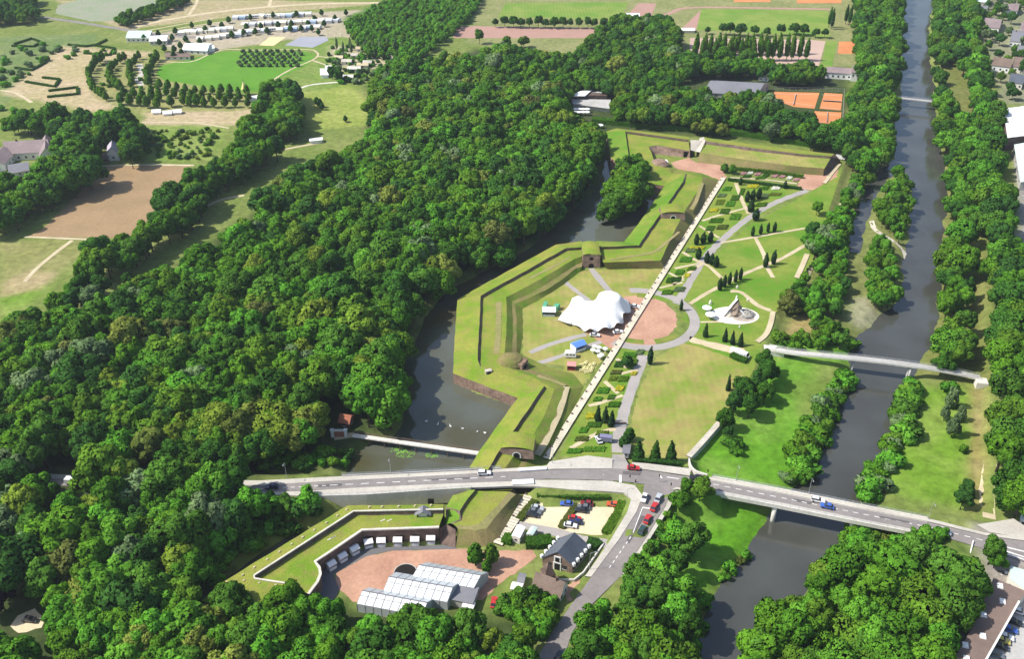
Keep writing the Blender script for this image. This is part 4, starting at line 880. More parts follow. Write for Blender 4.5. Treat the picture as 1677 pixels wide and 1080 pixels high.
zone('river_west', [(1398, -40), (1482, -40), (1478, 50), (1474, 150), (1462, 215), (1462, 260), (1440, 280), (1415, 275), (1375, 240), (1365, 215), (1385, 205), (1388, 145), (1412, 140), (1400, 80)], 7.0, 'broad', (.66, .98), {'mid': 6, 'dark': 3, 'fresh': 1}, 7, 2, 11)
zone('river_west_low', [(1390, 285), (1432, 280), (1410, 330), (1396, 372), (1390, 425), (1398, 480), (1370, 520), (1395, 560), (1320, 560), (1330, 520), (1280, 490), (1300, 450), (1335, 440), (1320, 390), (1345, 350), (1375, 330)], 5.2, 'broad', (.34, .6), {'mid': 4, 'fresh': 3, 'pale': .8, 'dark': 1}, 4, 1.5, 12, prob=.95)
zone('island', [(1470, 270), (1495, 285), (1498, 340), (1485, 380), (1482, 420), (1478, 470), (1450, 515), (1420, 480), (1415, 420), (1425, 360), (1440, 310)], 5.6, 'broad', (.42, .64), {'mid': 5, 'fresh': 3}, 4, 1.5, 13, excl=[[(1425, 355), (1445, 370), (1480, 405), (1490, 440), (1478, 435), (1450, 400), (1422, 375)]])
zone('river_east', [(1535, -40), (1600, -40), (1605, 60), (1625, 110), (1625, 170), (1640, 200), (1650, 300), (1620, 330), (1605, 470), (1605, 560), (1570, 590), (1520, 590), (1532, 540), (1540, 450), (1545, 400), (1552, 330), (1548, 260), (1535, 200), (1532, 120), (1524, 60)], 6.8, 'broad', (.6, .9), {'mid': 6, 'fresh': 2, 'dark': 2}, 7, 2, 14, prob=.86, excl=[[(1538, 112), (1564, 108), (1584, 160), (1592, 205), (1572, 205), (1545, 140)], [(1578, 400), (1606, 395), (1626, 650), (1598, 650)]])
zone('avenue_east', [(1610, 320), (1655, 290), (1665, 400), (1700, 420), (1700, 880), (1640, 850), (1625, 780), (1630, 620), (1618, 480)], 7.0, 'broad', (.72, 1.0), {'mid': 6, 'fresh': 1.5, 'dark': 2}, 8, 2, 15)
zone('south_bank', [(1205, 1020), (1262, 962), (1325, 925), (1358, 893), (1420, 872), (1500, 885), (1590, 915), (1605, 960), (1590, 1020), (1560, 1060), (1540, 1180), (1150, 1180), (1178, 1070)], 7.4, 'broad', (.72, 1.02), {'mid': 6, 'fresh': 2, 'yell': .5}, 8, 2.5, 16)
zone('verge_trees', [(1120, 815), (1140, 825), (1152, 900), (1148, 960), (1148, 1060), (1100, 1180), (905, 1180), (928, 1060), (950, 985), (985, 948), (1030, 935), (1068, 902), (1092, 855)], 7.0, 'broad', (.72, .98), {'mid': 5, 'dark': 3, 'fresh': 2}, 8, 2.5, 17)
zone('shrub_wood', [(560, 40), (640, 0), (690, -30), (810, -30), (770, 30), (720, 75), (690, 100), (600, 90)], 5.0, 'broad', (.34, .46), {'fresh': 4, 'mid': 3}, 3, 1, 18)
zone('shrub_wood', [(-40, 0), (60, -10), (60, 30), (-40, 35)], 7, 'broad', (.6, .8), {'dark': 2, 'mid': 2}, 6, 1, 19)
zone('hedgerow', [(185, 35), (260, 5), (300, -5), (310, 2), (250, 25), (205, 42)], 5, 'broad', (.36, .5), {'mid': 3, 'dark': 2}, 3, .5, 20)
zone('bank_shrub', [(1385, 600), (1400, 600), (1392, 650), (1372, 690), (1350, 730), (1325, 780), (1290, 790), (1285, 760), (1318, 700), (1345, 650)], 3.0, 'bush', (1.0, 2.2), {'mid': 3, 'fresh': 3, 'pale': 1}, 1, .3, 21)
zone('bank_shrub', [(1488, 612), (1510, 620), (1500, 680), (1480, 720), (1450, 780), (1418, 812), (1432, 770), (1458, 715), (1474, 670)], 3.2, 'bush', (1.2, 2.3), {'mid': 3, 'fresh': 3, 'pale': 1}, 1, .3, 22)
zone('bank_shrub', [(1262, 845), (1275, 850), (1240, 905), (1190, 950), (1168, 980), (1172, 950), (1225, 895)], 3.0, 'bush', (.6, 1.2), {'mid': 2, 'fresh': 2, 'brown': 2}, -2, .2, 23)
zone('bank_shrub', [(1395, 850), (1500, 880), (1560, 895), (1520, 905), (1400, 890), (1380, 885)], 3.4, 'bush', (.8, 1.6), {'mid': 2, 'fresh': 3, 'yell': 1}, 0, .3, 24, noex=True)
zone('bank_shrub', [(1265, 545), (1330, 545), (1330, 570), (1270, 590)], 4.0, 'bush', (1, 1.9), {'mid': 3, 'dark': 1}, 0, .3, 25, prob=.7)
zone('bank_shrub', [(1545, 600), (1560, 600), (1600, 700), (1600, 830), (1560, 820), (1575, 700)], 7, 'bush', (.8, 1.7), {'mid': 3, 'fresh': 1}, 0, .3, 26, prob=.6)
zone('bank_shrub', [(1405, 560), (1335, 560), (1340, 530), (1380, 540)], 4.0, 'bush', (.7, 1.5), {'fresh': 3, 'mid': 2}, -1, .2, 41, prob=.8)
zone('bank_shrub', [(1100, 990), (1165, 960), (1158, 1060), (1110, 1100)], 4.0, 'bush', (.9, 1.8), {'fresh': 2, 'mid': 3}, -1, .2, 42)
zone('bank_shrub', [(1130, 760), (1175, 770), (1215, 790), (1165, 788)], 3.2, 'bush', (.8, 1.5), {'fresh': 2, 'mid': 3}, 0, .2, 43)
zone('bank_shrub', [(1185, 725), (1200, 705), (1225, 715), (1205, 745)], 3.4, 'bush', (.8, 1.7), {'dark': 2, 'mid': 3}, 0, .2, 44)
zone('verge_shrub', [(1100, 822), (1118, 835), (1090, 885), (1050, 935), (1018, 962), (1040, 915), (1075, 868)], 3.2, 'bush', (.6, 1.3), {'fresh': 2, 'mid': 3, 'dark': 1}, 1, .2, 45, noex=True)
zone('rough_shrub', [(0, 180), (50, 185), (150, 190), (150, 215), (0, 215)], 6, 'bush', (.8, 1.5), {'fresh': 2, 'mid': 2}, 0, .2, 46, prob=.6)
zone('rough_shrub', [(150, 80), (260, 90), (270, 130), (250, 160), (160, 150)], 9, 'bush', (.5, 1.0), {'fresh': 2, 'mid': 2}, 0, .2, 47, prob=.6)
zone('rough_shrub', [(540, 75), (640, 80), (640, 130), (560, 140), (530, 110)], 6, 'bush', (.7, 1.4), {'fresh': 2, 'dark': 2, 'pale': 1}, 0, .2, 48, prob=.7)
zone('rough_shrub', [(0, 75), (120, 65), (150, 85), (60, 125), (0, 150)], 7, 'bush', (.9, 1.6), {'fresh': 3, 'pale': 2}, 0, .5, 27, prob=.3)
zone('rough_shrub', [(225, 215), (365, 212), (340, 262), (240, 262)], 5, 'bush', (.5, 1.1), {'mid': 3, 'yell': 2, 'pale': 1}, 0, .5, 28, prob=.8)
zone('lodge_garden', [(835, 965), (880, 975), (910, 990), (905, 1020), (880, 1040), (830, 1035), (815, 1000)], 4.0, 'bush', (1.2, 2.0), {'fresh': 3, 'mid': 3}, 2, .3, 29)
zone('town_trees', [(1600, -10), (1700, -10), (1700, 165), (1650, 160), (1615, 70)], 11, 'broad', (.42, .62), {'mid': 3, 'dark': 2, 'pale': 1}, 4, .5, 30, prob=.55)

LBL = {'wood': ('{t} tree in the large wood', 'trees of the large wood'),
       'wood_south': ('{t} tree in the wood below the moat road', 'trees of the wood south of the moat road'),
       'wood_front': ('{t} tree in the wood below the bastion', 'trees of the wood below the bastion'),
       'belt_west': ('{t} broadleaf tree by the farm left of the brown field', 'trees round the farm'),
       'belt_mid': ('{t} broadleaf tree in the belt right of the brown field', 'trees of the belt by the brown field'),
       'belt_sport': ('{t} broadleaf tree between the sports grounds and the far rampart', 'trees by the sports grounds'),
       'river_west': ('{t} riverside tree on the far left river bank', 'trees on the far left bank'),
       'river_west_low': ('{t} small tree in the scrub right of the park lawns', 'small trees beside the side channel'),
       'island': ('{t} small tree on the river island', 'trees on the island'), 'river_east': ('{t} tree along the right river bank', 'trees on the right bank'),
       'avenue_east': ('{t} tree in the right hand row', 'trees of the right hand row'), 'south_bank': ('{t} tree right of the lower river', 'trees right of the lower river'),
       'verge_trees': ('{t} tree between side road and river', 'trees beside the side road'), 'shrub_wood': ('{t} low thicket tree at the top of the picture', 'trees of the far thicket'),
       'hedgerow': ('{t} small tree in the field hedge at the top left', 'trees of the field hedge'), 'town_trees': ('{t} garden tree among the houses at the top right', 'garden trees among the houses'),
       'moat_bank': ('{t} bush on the moat bank near the road', 'bushes on the moat bank'), 'bank_shrub': ('{t} bush growing along the river bank', 'bushes along the river'),
       'verge_shrub': ('{t} bush on the verge right of the side road', 'bushes on the side road verge'), 'rough_shrub': ('{t} bush on the rough ground at the left', 'bushes on rough ground'), 'lodge_garden': ('{t} bush in the garden of the brown roofed house', 'bushes of the house garden')}
TONE = {'mid': 'mid green', 'dark': 'dark green', 'yell': 'yellow green', 'pale': 'pale green', 'brown': 'brownish green', 'fresh': 'fresh green', 'cyp': 'dark green'}
DATA = {}
def plant(name, cat, place, sxy, sz, rot, kind, v, tint, label, group):
    cm, tm = PROTO[kind][v]
    o = thing(name, label, cat, place, rot, group); o.scale = (sxy, sxy * (.84 + .32 * ((rot * 7.3) % 1)), sz)
    t = link('trunk', tm, o); c = link('crown', cm, o); c['tint'] = [float(x) for x in tint]
    return o, c, t
def view_size(T):
    x, y, d = PX(T[0] + Vector((0, 0, 5)))
    if not (-60 < x < 1740 and -40 < y < 1140): return 0.0
    return T[1] / d
REST = []
MARKS = [(n, P(x, y)) for n, x, y in (('the bottom left clearing', 50, 1020), ('the bottom left corner', 0, 1075), ('the left edge', -10, 900), ('the white truck', 120, 800), ('the dark purple car', 440, 810), ('the bastion point', 340, 985), ('the front greenhouse', 640, 1010), ('the bottom edge', 330, 1085), ('the bottom edge', 620, 1085),
    ('the side road', 890, 1060), ('the red roofed hut', 560, 690), ('the moat bend', 700, 500), ('the yellow limes', 400, 720), ('the left meadow', 20, 560), ('the clearing', 215, 480), ('the woodland track', 380, 330), ('the gatehouse', 900, 400), ('the restaurant', 960, 190), ('the lodge', 990, 950), ('the bridge', 1130, 830),
    ('the lower river', 1140, 1000), ('the right bank', 1300, 1010), ('the stairs', 1580, 930), ('the skylights', 1580, 1040), ('the footbridge end', 1620, 640), ('the path end', 1630, 840), ('the far footbridge', 1540, 170), ('the right edge', 1680, 500), ('the middle wood', 300, 600), ('the left edge', 0, 700), ('the wood centre', 560, 500))]
def nearest_mark(p): return min(MARKS, key=lambda m: (m[1] - p).length)[0]
for kinds, nm, cat, cap in ((('broad',), 'broadleaf_tree', 'tree', 300), (('bush',), 'bush', 'bush', 280)):
    sel = sorted([T for T in TREES if T[4] in kinds], key=view_size, reverse=True)
    for T in sel[:cap]:
        lb, gr = LBL[T[8]]; lb = lb + ', nearest ' + nearest_mark(T[0]); lb = ('small ' if T[2] < (.82 if T[4] == 'broad' else 1.3) else 'tall ' if T[2] > (1.0 if T[4] == 'broad' else 1.9) else '') + lb; plant(nm, cat, T[0], T[1], T[2], T[3], T[4], T[5], T[6], lb.format(t=TONE[T[7]]), gr)
    REST += [T for T in sel[cap:] if view_size(T) > 0]
def woodland(name, trees, label):
    """the rest of the woods as one mass: tree crowns and trunks set on points"""
    me = bpy.data.meshes.new(name); me.from_pydata([tuple(T[0]) for T in trees], [], [])
    keys = sorted({(T[4], T[5]) for T in trees}); n = len(trees)
    a = me.attributes.new('variant', 'INT', 'POINT'); a.data.foreach_set('value', [keys.index((T[4], T[5])) for T in trees])
    a = me.attributes.new('turn', 'FLOAT_VECTOR', 'POINT'); a.data.foreach_set('vector', np.array([(0, 0, T[3]) for T in trees], np.float32).ravel())
    a = me.attributes.new('size', 'FLOAT_VECTOR', 'POINT'); a.data.foreach_set('vector', np.array([(T[1], T[1] * (.84 + .32 * ((T[3] * 7.3) % 1)), T[2]) for T in trees], np.float32).ravel())
    a = me.attributes.new('tint', 'FLOAT_COLOR', 'POINT'); a.data.foreach_set('color', np.array([(*T[6], 1) for T in trees], np.float32).ravel())
    o = tag(link(name, me), label, 'woodland', None, 'stuff')
    ng = bpy.data.node_groups.new(name, 'GeometryNodeTree'); ng.interface.new_socket('Geometry', in_out='INPUT', socket_type='NodeSocketGeometry'); ng.interface.new_socket('Geometry', in_out='OUTPUT', socket_type='NodeSocketGeometry')
    N, L = ng.nodes, ng.links; gi, go, jn = N.new('NodeGroupInput'), N.new('NodeGroupOutput'), N.new('GeometryNodeJoinGeometry')
    def attr(nm, ty):
        q = N.new('GeometryNodeInputNamedAttribute'); q.data_type = ty; q.inputs['Name'].default_value = nm; return q
    va, tu, si = attr('variant', 'INT'), attr('turn', 'FLOAT_VECTOR'), attr('size', 'FLOAT_VECTOR')
    mp = N.new('GeometryNodeMeshToPoints'); L.new(gi.outputs[0], mp.inputs['Mesh'])
    for i, (k, v) in enumerate(keys):
        cmp = N.new('FunctionNodeCompare'); cmp.data_type = 'INT'; cmp.operation = 'EQUAL'; cmp.inputs[3].default_value = i; L.new(va.outputs['Attribute'], cmp.inputs[2])
        for me2 in PROTO[k][v]:
            ob = next(x for x in bpy.data.objects if x.data == me2)
            oi = N.new('GeometryNodeObjectInfo'); oi.inputs['Object'].default_value = ob; oi.inputs['As Instance'].default_value = True; oi.transform_space = 'ORIGINAL'
            ip = N.new('GeometryNodeInstanceOnPoints'); L.new(mp.outputs[0], ip.inputs['Points']); L.new(cmp.outputs[0], ip.inputs['Selection']); L.new(oi.outputs['Geometry'], ip.inputs['Instance'])
            L.new(tu.outputs['Attribute'], ip.inputs['Rotation']); L.new(si.outputs['Attribute'], ip.inputs['Scale']); L.new(ip.outputs[0], jn.inputs[0])
    L.new(jn.outputs[0], go.inputs[0])
    md = o.modifiers.new('trees', 'NODES'); md.node_group = ng
    return o
woodland('woodland', [T for T in REST if T[4] == 'broad'], 'farther broadleaf woods seen as one green mass')
if any(T[4] == 'bush' for T in REST): woodland('shrubbery', [T for T in REST if T[4] == 'bush'], 'farther low scrub seen as one mass')
print('TREES', len(TREES), 'rest', len(REST))

# ---- trees that stand alone or in counted rows
def single(kind, pts, h0, name, cat, label, group=None, tone='mid', w=1.0, base=10.0, seed=3):
    g = random.Random(seed + len(pts))
    for i, p in enumerate(pts):
        f = (p[2] if len(p) > 2 else h0) / base; q = PG(p[0], p[1]); v = i % len(PROTO[kind]); c = g.choice(PAL[tone]); k = g.uniform(.9, 1.12) * 1.5
        lb = label[i] if isinstance(label, (list, tuple)) else label
        plant(name, cat, q, f * w * g.uniform(.94, 1.06), f, g.uniform(0, 6.28), kind, v, tuple(x * k for x in c), lb, group)
single('cypress', [(1115, 509, 6), (1064, 597, 9)], 7, 'cypress', 'tree', ['single dark cypress on the far rim of the ring path', 'tall single cypress at the corner of the dry lawn'], None, 'cyp', 1.0, 7)
ORD = ['first', 'second', 'third', 'fourth', 'fifth']
def rowlab(n, what): return [f'{ORD[i]} from left of the {what}' for i in range(n)]
single('cypress', [(1178, 476), (1186, 471), (1194, 467), (1204, 463), (1212, 459)], 7, 'cypress', 'tree', rowlab(5, 'five dark cypresses above the rock fountain'), 'cypresses above the fountain', 'cyp', 1.15, 7)
single('cypress', [(1232, 387), (1245, 384), (1257, 381), (1268, 380)], 6, 'cypress', 'tree', rowlab(4, 'four cypresses on the upper lawn path'), 'cypresses of the upper lawn', 'cyp', 1.3, 7)
single('cypress', [(1253, 438), (1266, 433)], 8, 'cypress', 'tree', ['left cypress of the pair on the lawn crossing', 'right cypress of the pair on the lawn crossing'], 'cypress pair', 'cyp', 1.2, 7)
single('cypress', [(1143, 424), (1157, 431), (1165, 434), (1172, 438)], 6.5, 'cypress', 'tree', rowlab(4, 'four bushy cypresses at the bend of the grey path'), 'cypresses at the path bend', 'cyp', 1.8, 7)
single('cypress', [(1140, 401), (1151, 399), (1163, 397)], 6.5, 'cypress', 'tree', rowlab(3, 'three cypresses in the middle garden beds'), 'cypresses in the middle beds', 'cyp', 1.6, 7)
single('cypress', [(1223, 331), (1232, 329), (1242, 326)], 7, 'cypress', 'tree', rowlab(3, 'three cypresses below the yellow flower bed'), 'cypresses in the upper beds', 'cyp', 1.6, 7)
single('cypress', [(1229, 347), (1237, 361)], 7, 'cypress', 'tree', ['bushy cypress left of the path fork', 'bushy cypress right at the path fork'], None, 'cyp', 2.0, 7)
single('cypress', [(1212, 303), (1285, 309)], 5, 'cypress', 'tree', ['small cypress at the left end of the rose beds', 'small cypress at the right end of the rose beds'], None, 'cyp', 1.6, 7)
single('cone', [(1155, 552), (1187, 560), (1199, 564), (1212, 567)], 7, 'conifer', 'tree', rowlab(4, 'four cone-shaped conifers below the rock fountain'), 'conifers below the fountain', 'cyp', .75, 10)
single('cone', [(1045, 757), (1072, 757), (1098, 758)], 10, 'cone_shaped_tree', 'tree', rowlab(3, 'three tall cone-shaped trees by the crossing'), 'cone-shaped trees by the crossing', 'dark', .85, 10)
single('cone', [(979, 690), (991, 692), (1001, 698)], 7.5, 'conifer', 'tree', rowlab(3, 'three conifers in the lower garden'), 'conifers in the lower garden', 'cyp', .75, 10)
single('cone', [(1192, 640)], 8, 'conifer', 'tree', 'slim pointed conifer at the edge of the dark grove', None, 'cyp', .5, 10)
single('young', [(1027, 602), (1030, 722), (1022, 735)], 5, 'young_tree', 'tree', ['small dark tree in the lower garden by the ring path', 'dense green tree at the left of the cone-shaped trees', 'low green tree beside the park entrance'], None, 'dark', 1.1, 5)
GROVE = [(1247, 612, 11), (1252, 635, 12), (1236, 650, 10), (1215, 655, 10), (1200, 680, 11), (1225, 685, 11), (1250, 662, 10), (1185, 705, 9), (1190, 720, 6), (1262, 628, 8)]
single('broad', GROVE, 10, 'grove_tree', 'tree', 'dark tree of the grove between the dry lawn and the low meadow', 'dark grove trees', 'dark', .9, 15)
single('broad', [(1008, 368, 20), (1030, 358, 19), (1015, 345, 19), (1045, 340, 15), (1038, 318, 17), (1050, 298, 13), (995, 372, 15), (1025, 320, 17), (1040, 290, 14), (1022, 300, 15)], 15, 'pond_tree', 'tree', 'broad tree on the wooded islet of the upper moat', 'trees on the moat islet', 'mid', 1.15, 15)
single('broad', [(625, 690, 20), (605, 700, 18), (640, 702, 17), (615, 668, 20), (655, 660, 15), (650, 690, 16)], 18, 'moat_tree', 'tree', 'big fresh green tree at the moat edge above the footbridge', 'big trees at the moat edge', 'fresh', 1.0, 15)
single('broad', [(330, 740, 16), (370, 735, 17), (415, 735, 17), (460, 735, 18), (505, 735, 17), (300, 745, 15), (440, 755, 15), (390, 760, 14), (480, 750, 15), (350, 760, 14)], 16, 'lime_tree', 'tree', 'yellow green lime tree in the clump above the moat road', 'yellow lime trees', 'yell', 1.15, 15)
single('broad', [(8, 1000, 10), (-8, 1010, 10)], 10, 'copper_beech', 'tree', 'dark purple beech at the left edge near the bottom', 'purple beeches', 'purple', 1.1, 15)
single('broad', [(112, 632, 17), (165, 625, 18), (62, 668, 16), (20, 795, 15), (40, 800, 14), (240, 520, 15)], 17, 'silver_willow', 'tree', ['pale silvery tree left in the large wood', 'palest silvery tree in the middle left of the large wood', 'pale tree below the two silvery ones', 'pale tree left of the white truck', 'second pale tree left of the white truck', 'pale round tree below the wood clearing'], None, 'pale', 1.1, 15)
single('willow', [(1555, 668, 10), (1558, 715, 11), (1545, 690, 8), (1572, 690, 7)], 10, 'willow', 'tree', 'grey green willow on the meadow right of the river', 'willows on the right meadow', 'pale', .6, 12)
single('broad', [(1572, 590, 13), (1550, 600, 8)], 13, 'meadow_tree', 'tree', ['big round tree above the end of the white footbridge', 'small round tree at the right bank above the footbridge'], None, 'mid', 1.1, 15)
single('broad', [(1572, 835, 9), (1582, 812, 6)], 9, 'meadow_tree', 'tree', ['dark tree on the meadow beside the river bridge', 'small dark tree on the right meadow'], None, 'dark', 1.1, 15)
single('broad', [(1618, 925, 11), (1625, 935, 8)], 11, 'street_tree', 'tree', 'round tree at the right bridge head', 'trees at the bridge head', 'mid', .95, 15)
single('broad', [(1340, 425, 13), (1360, 415, 11), (1325, 410, 9)], 13, 'park_tree', 'tree', 'fresh green broad tree at the right edge of the upper lawn', 'broad trees on the lawn edge', 'fresh', 1.1, 15)
single('willow', [(1292, 515, 12)], 12, 'weeping_tree', 'tree', 'hazy brown green weeping tree by the curving wall', None, 'brown', 1.0, 12)
single('broad', [(1337, 352, 8)], 8, 'park_tree', 'tree', 'small dark tree below the far red yard', None, 'mid', 1.2, 15)
single('broad', [(1140, 222, 9), (1158, 224, 11), (1180, 226, 9)], 9, 'far_tree', 'tree', 'light yellow green tree behind the far gate', 'light trees behind the far gate', 'yell', 1.15, 15)
single('broad', [(1385, 270, 13), (1400, 258, 12)], 12, 'end_wall_tree', 'tree', 'big tree behind the end wall of the far rampart', 'trees behind the end wall', 'mid', 1.0, 15)
single('young', [(1186, 283, 5), (1199, 285, 5)], 5, 'young_tree', 'tree', ['left tree of the pair at the top of the boardwalk', 'right tree of the pair at the top of the boardwalk'], None, 'mid', 1.2, 5)
single('young', [(779, 928, 8.5), (805, 925, 7.5), (797, 940, 5)], 8, 'yard_tree', 'tree', ['left yard tree above the greenhouses', 'right yard tree casting a shadow on the red yard', 'small yard tree beside the greenhouse corner'], None, 'mid', .8, 5)
single('broad', [(1123, 812, 7), (1145, 820, 8), (1112, 835, 7)], 7, 'verge_tree', 'tree', 'small tree on the verge beside the bridge ramp', 'trees beside the bridge ramp', 'mid', 1.2, 15)
single('poplar', [(1137 + i * 10.6 + (i % 3), 99 + (i % 2)) for i in range(18)], 15.5, 'poplar', 'tree', 'slim poplar in the near row beside the cinder pitch', 'near poplar row', 'mid', 1.1, 15)
single('poplar', [(1140 + i * 11.2 + (i % 2) * 2, 89 + i % 3) for i in range(16)], 15, 'poplar', 'tree', 'slim poplar in the back row beside the cinder pitch', 'back poplar row', 'mid', 1.1, 15)
single('poplar', [(1357, 45), (1361, 48), (1384, 40), (1390, 42)], 15, 'poplar', 'tree', 'tall poplar at the right end of the far pitch', 'poplars at the far pitch', 'dark', .9, 15)
single('broad', [(812 + i * 13.5 + (i % 3), 45 + i * .15, 8 + (i % 3)) for i in range(14)], 8.5, 'pitch_tree', 'tree', 'round tree in the row between the cinder field and far pitch', 'row of trees by the cinder field', 'dark', 1.0, 15)
single('broad', [(1182, 57, 10), (1195, 58, 10), (1212, 60, 11), (1235, 58, 8), (1255, 60, 8), (1278, 58, 9), (1300, 57, 10), (1315, 58, 9), (1335, 62, 8), (1350, 62, 7), (1158, 56, 6)], 9, 'pitch_tree', 'tree', 'dark round tree on the near side of the far pitch', 'trees by the far pitch', 'dark', 1.1, 15)
single('broad', [(785, 72, 12), (984, 72, 14), (830, 78, 9), (858, 78, 9)], 12, 'field_tree', 'tree', ['round tree left of the cinder field', 'big round tree right of the cinder field', 'small tree below the cinder field at left', 'small pale tree below the cinder field'], None, 'mid', 1.1, 15)
single('poplar', [(552 + i * 8 + (i % 3) * 3, 82 + (i * 7) % 14) for i in range(14)], 9, 'silver_poplar', 'tree', 'slim silvery tree right of the campsite playground', 'silver poplars by the playground', 'pale', 1.0, 15)
CAMP = [(260, 61), (288, 56), (283, 67), (315, 47), (344, 43), (337, 53), (305, 70), (328, 73), (375, 38), (364, 47), (404, 49), (411, 34), (380, 62), (400, 59), (419, 57), (438, 56), (448, 30), (456, 46), (428, 48), (486, 28), (527, 26), (567, 26), (516, 36), (549, 35), (531, 44), (505, 44), (478, 44), (476, 52), (494, 52), (511, 52), (522, 58), (296, 80), (310, 78), (270, 85), (286, 86), (237, 68), (262, 75), (298, 92), (285, 96)]
single('young', CAMP, 5.2, 'campsite_tree', 'tree', 'small round tree between the caravans', 'campsite trees', 'dark', 1.05, 5)
g_ = random.Random(5); YT = []
for line in ([(168, 100), (155, 112), (148, 126), (148, 142), (158, 155), (176, 165)], [(205, 100), (186, 112), (180, 126), (184, 140), (196, 150)], [(228, 98), (215, 112), (212, 128), (218, 142)], [(258, 98), (248, 114), (242, 128), (246, 142)],
             [(205, 160), (235, 163), (262, 166)], [(198, 172), (228, 174), (258, 178), (280, 176)], [(262, 145), (290, 150), (320, 154), (350, 155), (378, 155), (405, 156)], [(250, 154), (285, 160), (315, 164), (345, 166), (378, 166), (408, 166)], [(300, 172), (335, 176), (370, 176), (405, 176)]):
    c = resample(PL(line), 5.4)
    for p in c:
        x, y, d = PX(p); YT.append((x + g_.uniform(-1.5, 1.5), y + g_.uniform(-1, 1), g_.uniform(5.5, 8)))
single('young', YT, 6, 'young_tree', 'tree', 'young cone-shaped tree in the planted arcs round the bright lawn', 'young trees of the planted arcs', 'mid', .9, 5)
OR = [(398 + r * -1.5 + i * 11.5 + (r % 2) * 5, 86 + r * 4.6) for r in range(6) for i in range(9)]
single('bush', OR, 2.6, 'orchard_tree', 'tree', 'low orchard bush in the square grid on the bright lawn', 'orchard bushes', 'pale', .8, 2.6)
single('young', [(519, 172, 5), (524, 176, 5.5), (528, 180, 4.5), (566, 200, 4)], 5, 'field_tree', 'tree', ['upper of three small trees on the far dry meadow', 'middle of three small trees on the far dry meadow', 'lower of three small trees on the far dry meadow', 'lone small tree on the lower far meadow'], None, 'dark', 1.0, 5)
single('broad', [(545, 130, 10), (556, 134, 9), (212, 470, 7), (355, 325, 8), (330, 345, 7)], 9, 'field_tree', 'tree', ['dark tree left of the playground buildings', 'dark tree behind the white camp tents', 'small round tree on the clearing in the wood', 'round tree beside the woodland track', 'tree at the bend of the woodland track'], None, 'dark', 1.0, 15)
# ================================================================== bridges and boardwalk
def deckline(pts): return PL(pts)
def side_frames(c):
    out = []
    for i, p in enumerate(c):
        d = c[min(i + 1, len(c) - 1)] - c[max(i - 1, 0)]; d.z = 0; d.normalize(); out.append((p, d, Vector((-d.y, d.x, 0))))
    return out
def box_run(c, off, w, zlo, zhi):
    """long box following a centre line: offset sideways, width, from zlo to zhi relative to the line"""
    mb = MB(); fr = side_frames(c); U = Vector((0, 0, 1))
    for (p, d, n), (q, e, m) in zip(fr[:-1], fr[1:]):
        a = [p + n * (off - w / 2), p + n * (off + w / 2), q + m * (off + w / 2), q + m * (off - w / 2)]
        mb.quad(*[x + U * zhi for x in a]); mb.quad(*[x + U * zlo for x in a]); mb.quad(a[0] + U * zlo, a[3] + U * zlo, a[3] + U * zhi, a[0] + U * zhi); mb.quad(a[1] + U * zlo, a[2] + U * zlo, a[2] + U * zhi, a[1] + U * zhi)
    for (p, n) in ((fr[0][0], fr[0][2]), (fr[-1][0], fr[-1][2])):
        mb.quad(p + n * (off - w / 2) + U * zlo, p + n * (off + w / 2) + U * zlo, p + n * (off + w / 2) + U * zhi, p + n * (off - w / 2) + U * zhi)
    return mb
def railing(c, off, h, parent, mat, every=2.5, bars=2, r=.05):
    fr = side_frames(resample(c, every)); mb = MB(); U = Vector((0, 0, 1))
    for k in range(bars): mb.tube([p + n * off + U * h * (k + 1) / bars for p, d, n in fr], [r] * len(fr), 4)
    for p, d, n in fr: mb.tube([p + n * off, p + n * off + U * h], [r, r], 4)
    return tag(mb.build('railing', mat, parent), kind='stuff')
# road bridge over the river
UPO_E = [(1162, 782, 3.4), (1280, 803, 3.7), (1397, 826, 3.7), (1520, 850, 3.4)]; DNO_E = [(1165, 806, 3.4), (1280, 829, 3.7), (1397, 853, 3.7), (1520, 877, 3.4)]
BE = [(a + b) / 2 for a, b in zip(PL(UPO_E), PL(DNO_E))]; wE = (PL(UPO_E)[1] - PL(DNO_E)[1]).length
t = thing('road_bridge', 'long flat concrete road bridge over the river', 'bridge')
box_run(BE, 0, wE - .6, -1.0, -.12).build('deck', M_CONC, t); box_run(BE, -wE / 2 - .15, .5, -1.15, .35).build('near_edge_beam', M_LIGHTCONC, t); box_run(BE, wE / 2 + .15, .5, -1.15, .35).build('far_edge_beam', M_LIGHTCONC, t)
for o_ in (-wE / 2 - .15, wE / 2 + .15): railing([p + Vector((0, 0, .35)) for p in BE], o_, .9, t, M_STEEL)
for px, py in ((1268, 843), (1395, 866)):
    q = P(px, py, 1.2); k = min(range(len(BE) - 1), key=lambda i: (BE[i].lerp(BE[i + 1], .5) - q).length); d = (BE[k + 1] - BE[k]).normalized()
    for s in (-1, 0, 1):
        f = BE[k] + d * (q - BE[k]).dot(d) + Vector((-d.y, d.x, 0)) * s * (wE / 2 - .8); MB().tube([(f.x, f.y, -7.5), (f.x, f.y, 2.7)], [.75, .75], 12).build('pier', M_LIGHTCONC, t, True)
    box_run([f_ + Vector((0, 0, 0)) for f_ in (BE[k] + d * ((q - BE[k]).dot(d) - .9), BE[k] + d * ((q - BE[k]).dot(d) + .9))], 0, wE - 1, -1.7, -1.0).build('cross_beam', M_CONC, t)
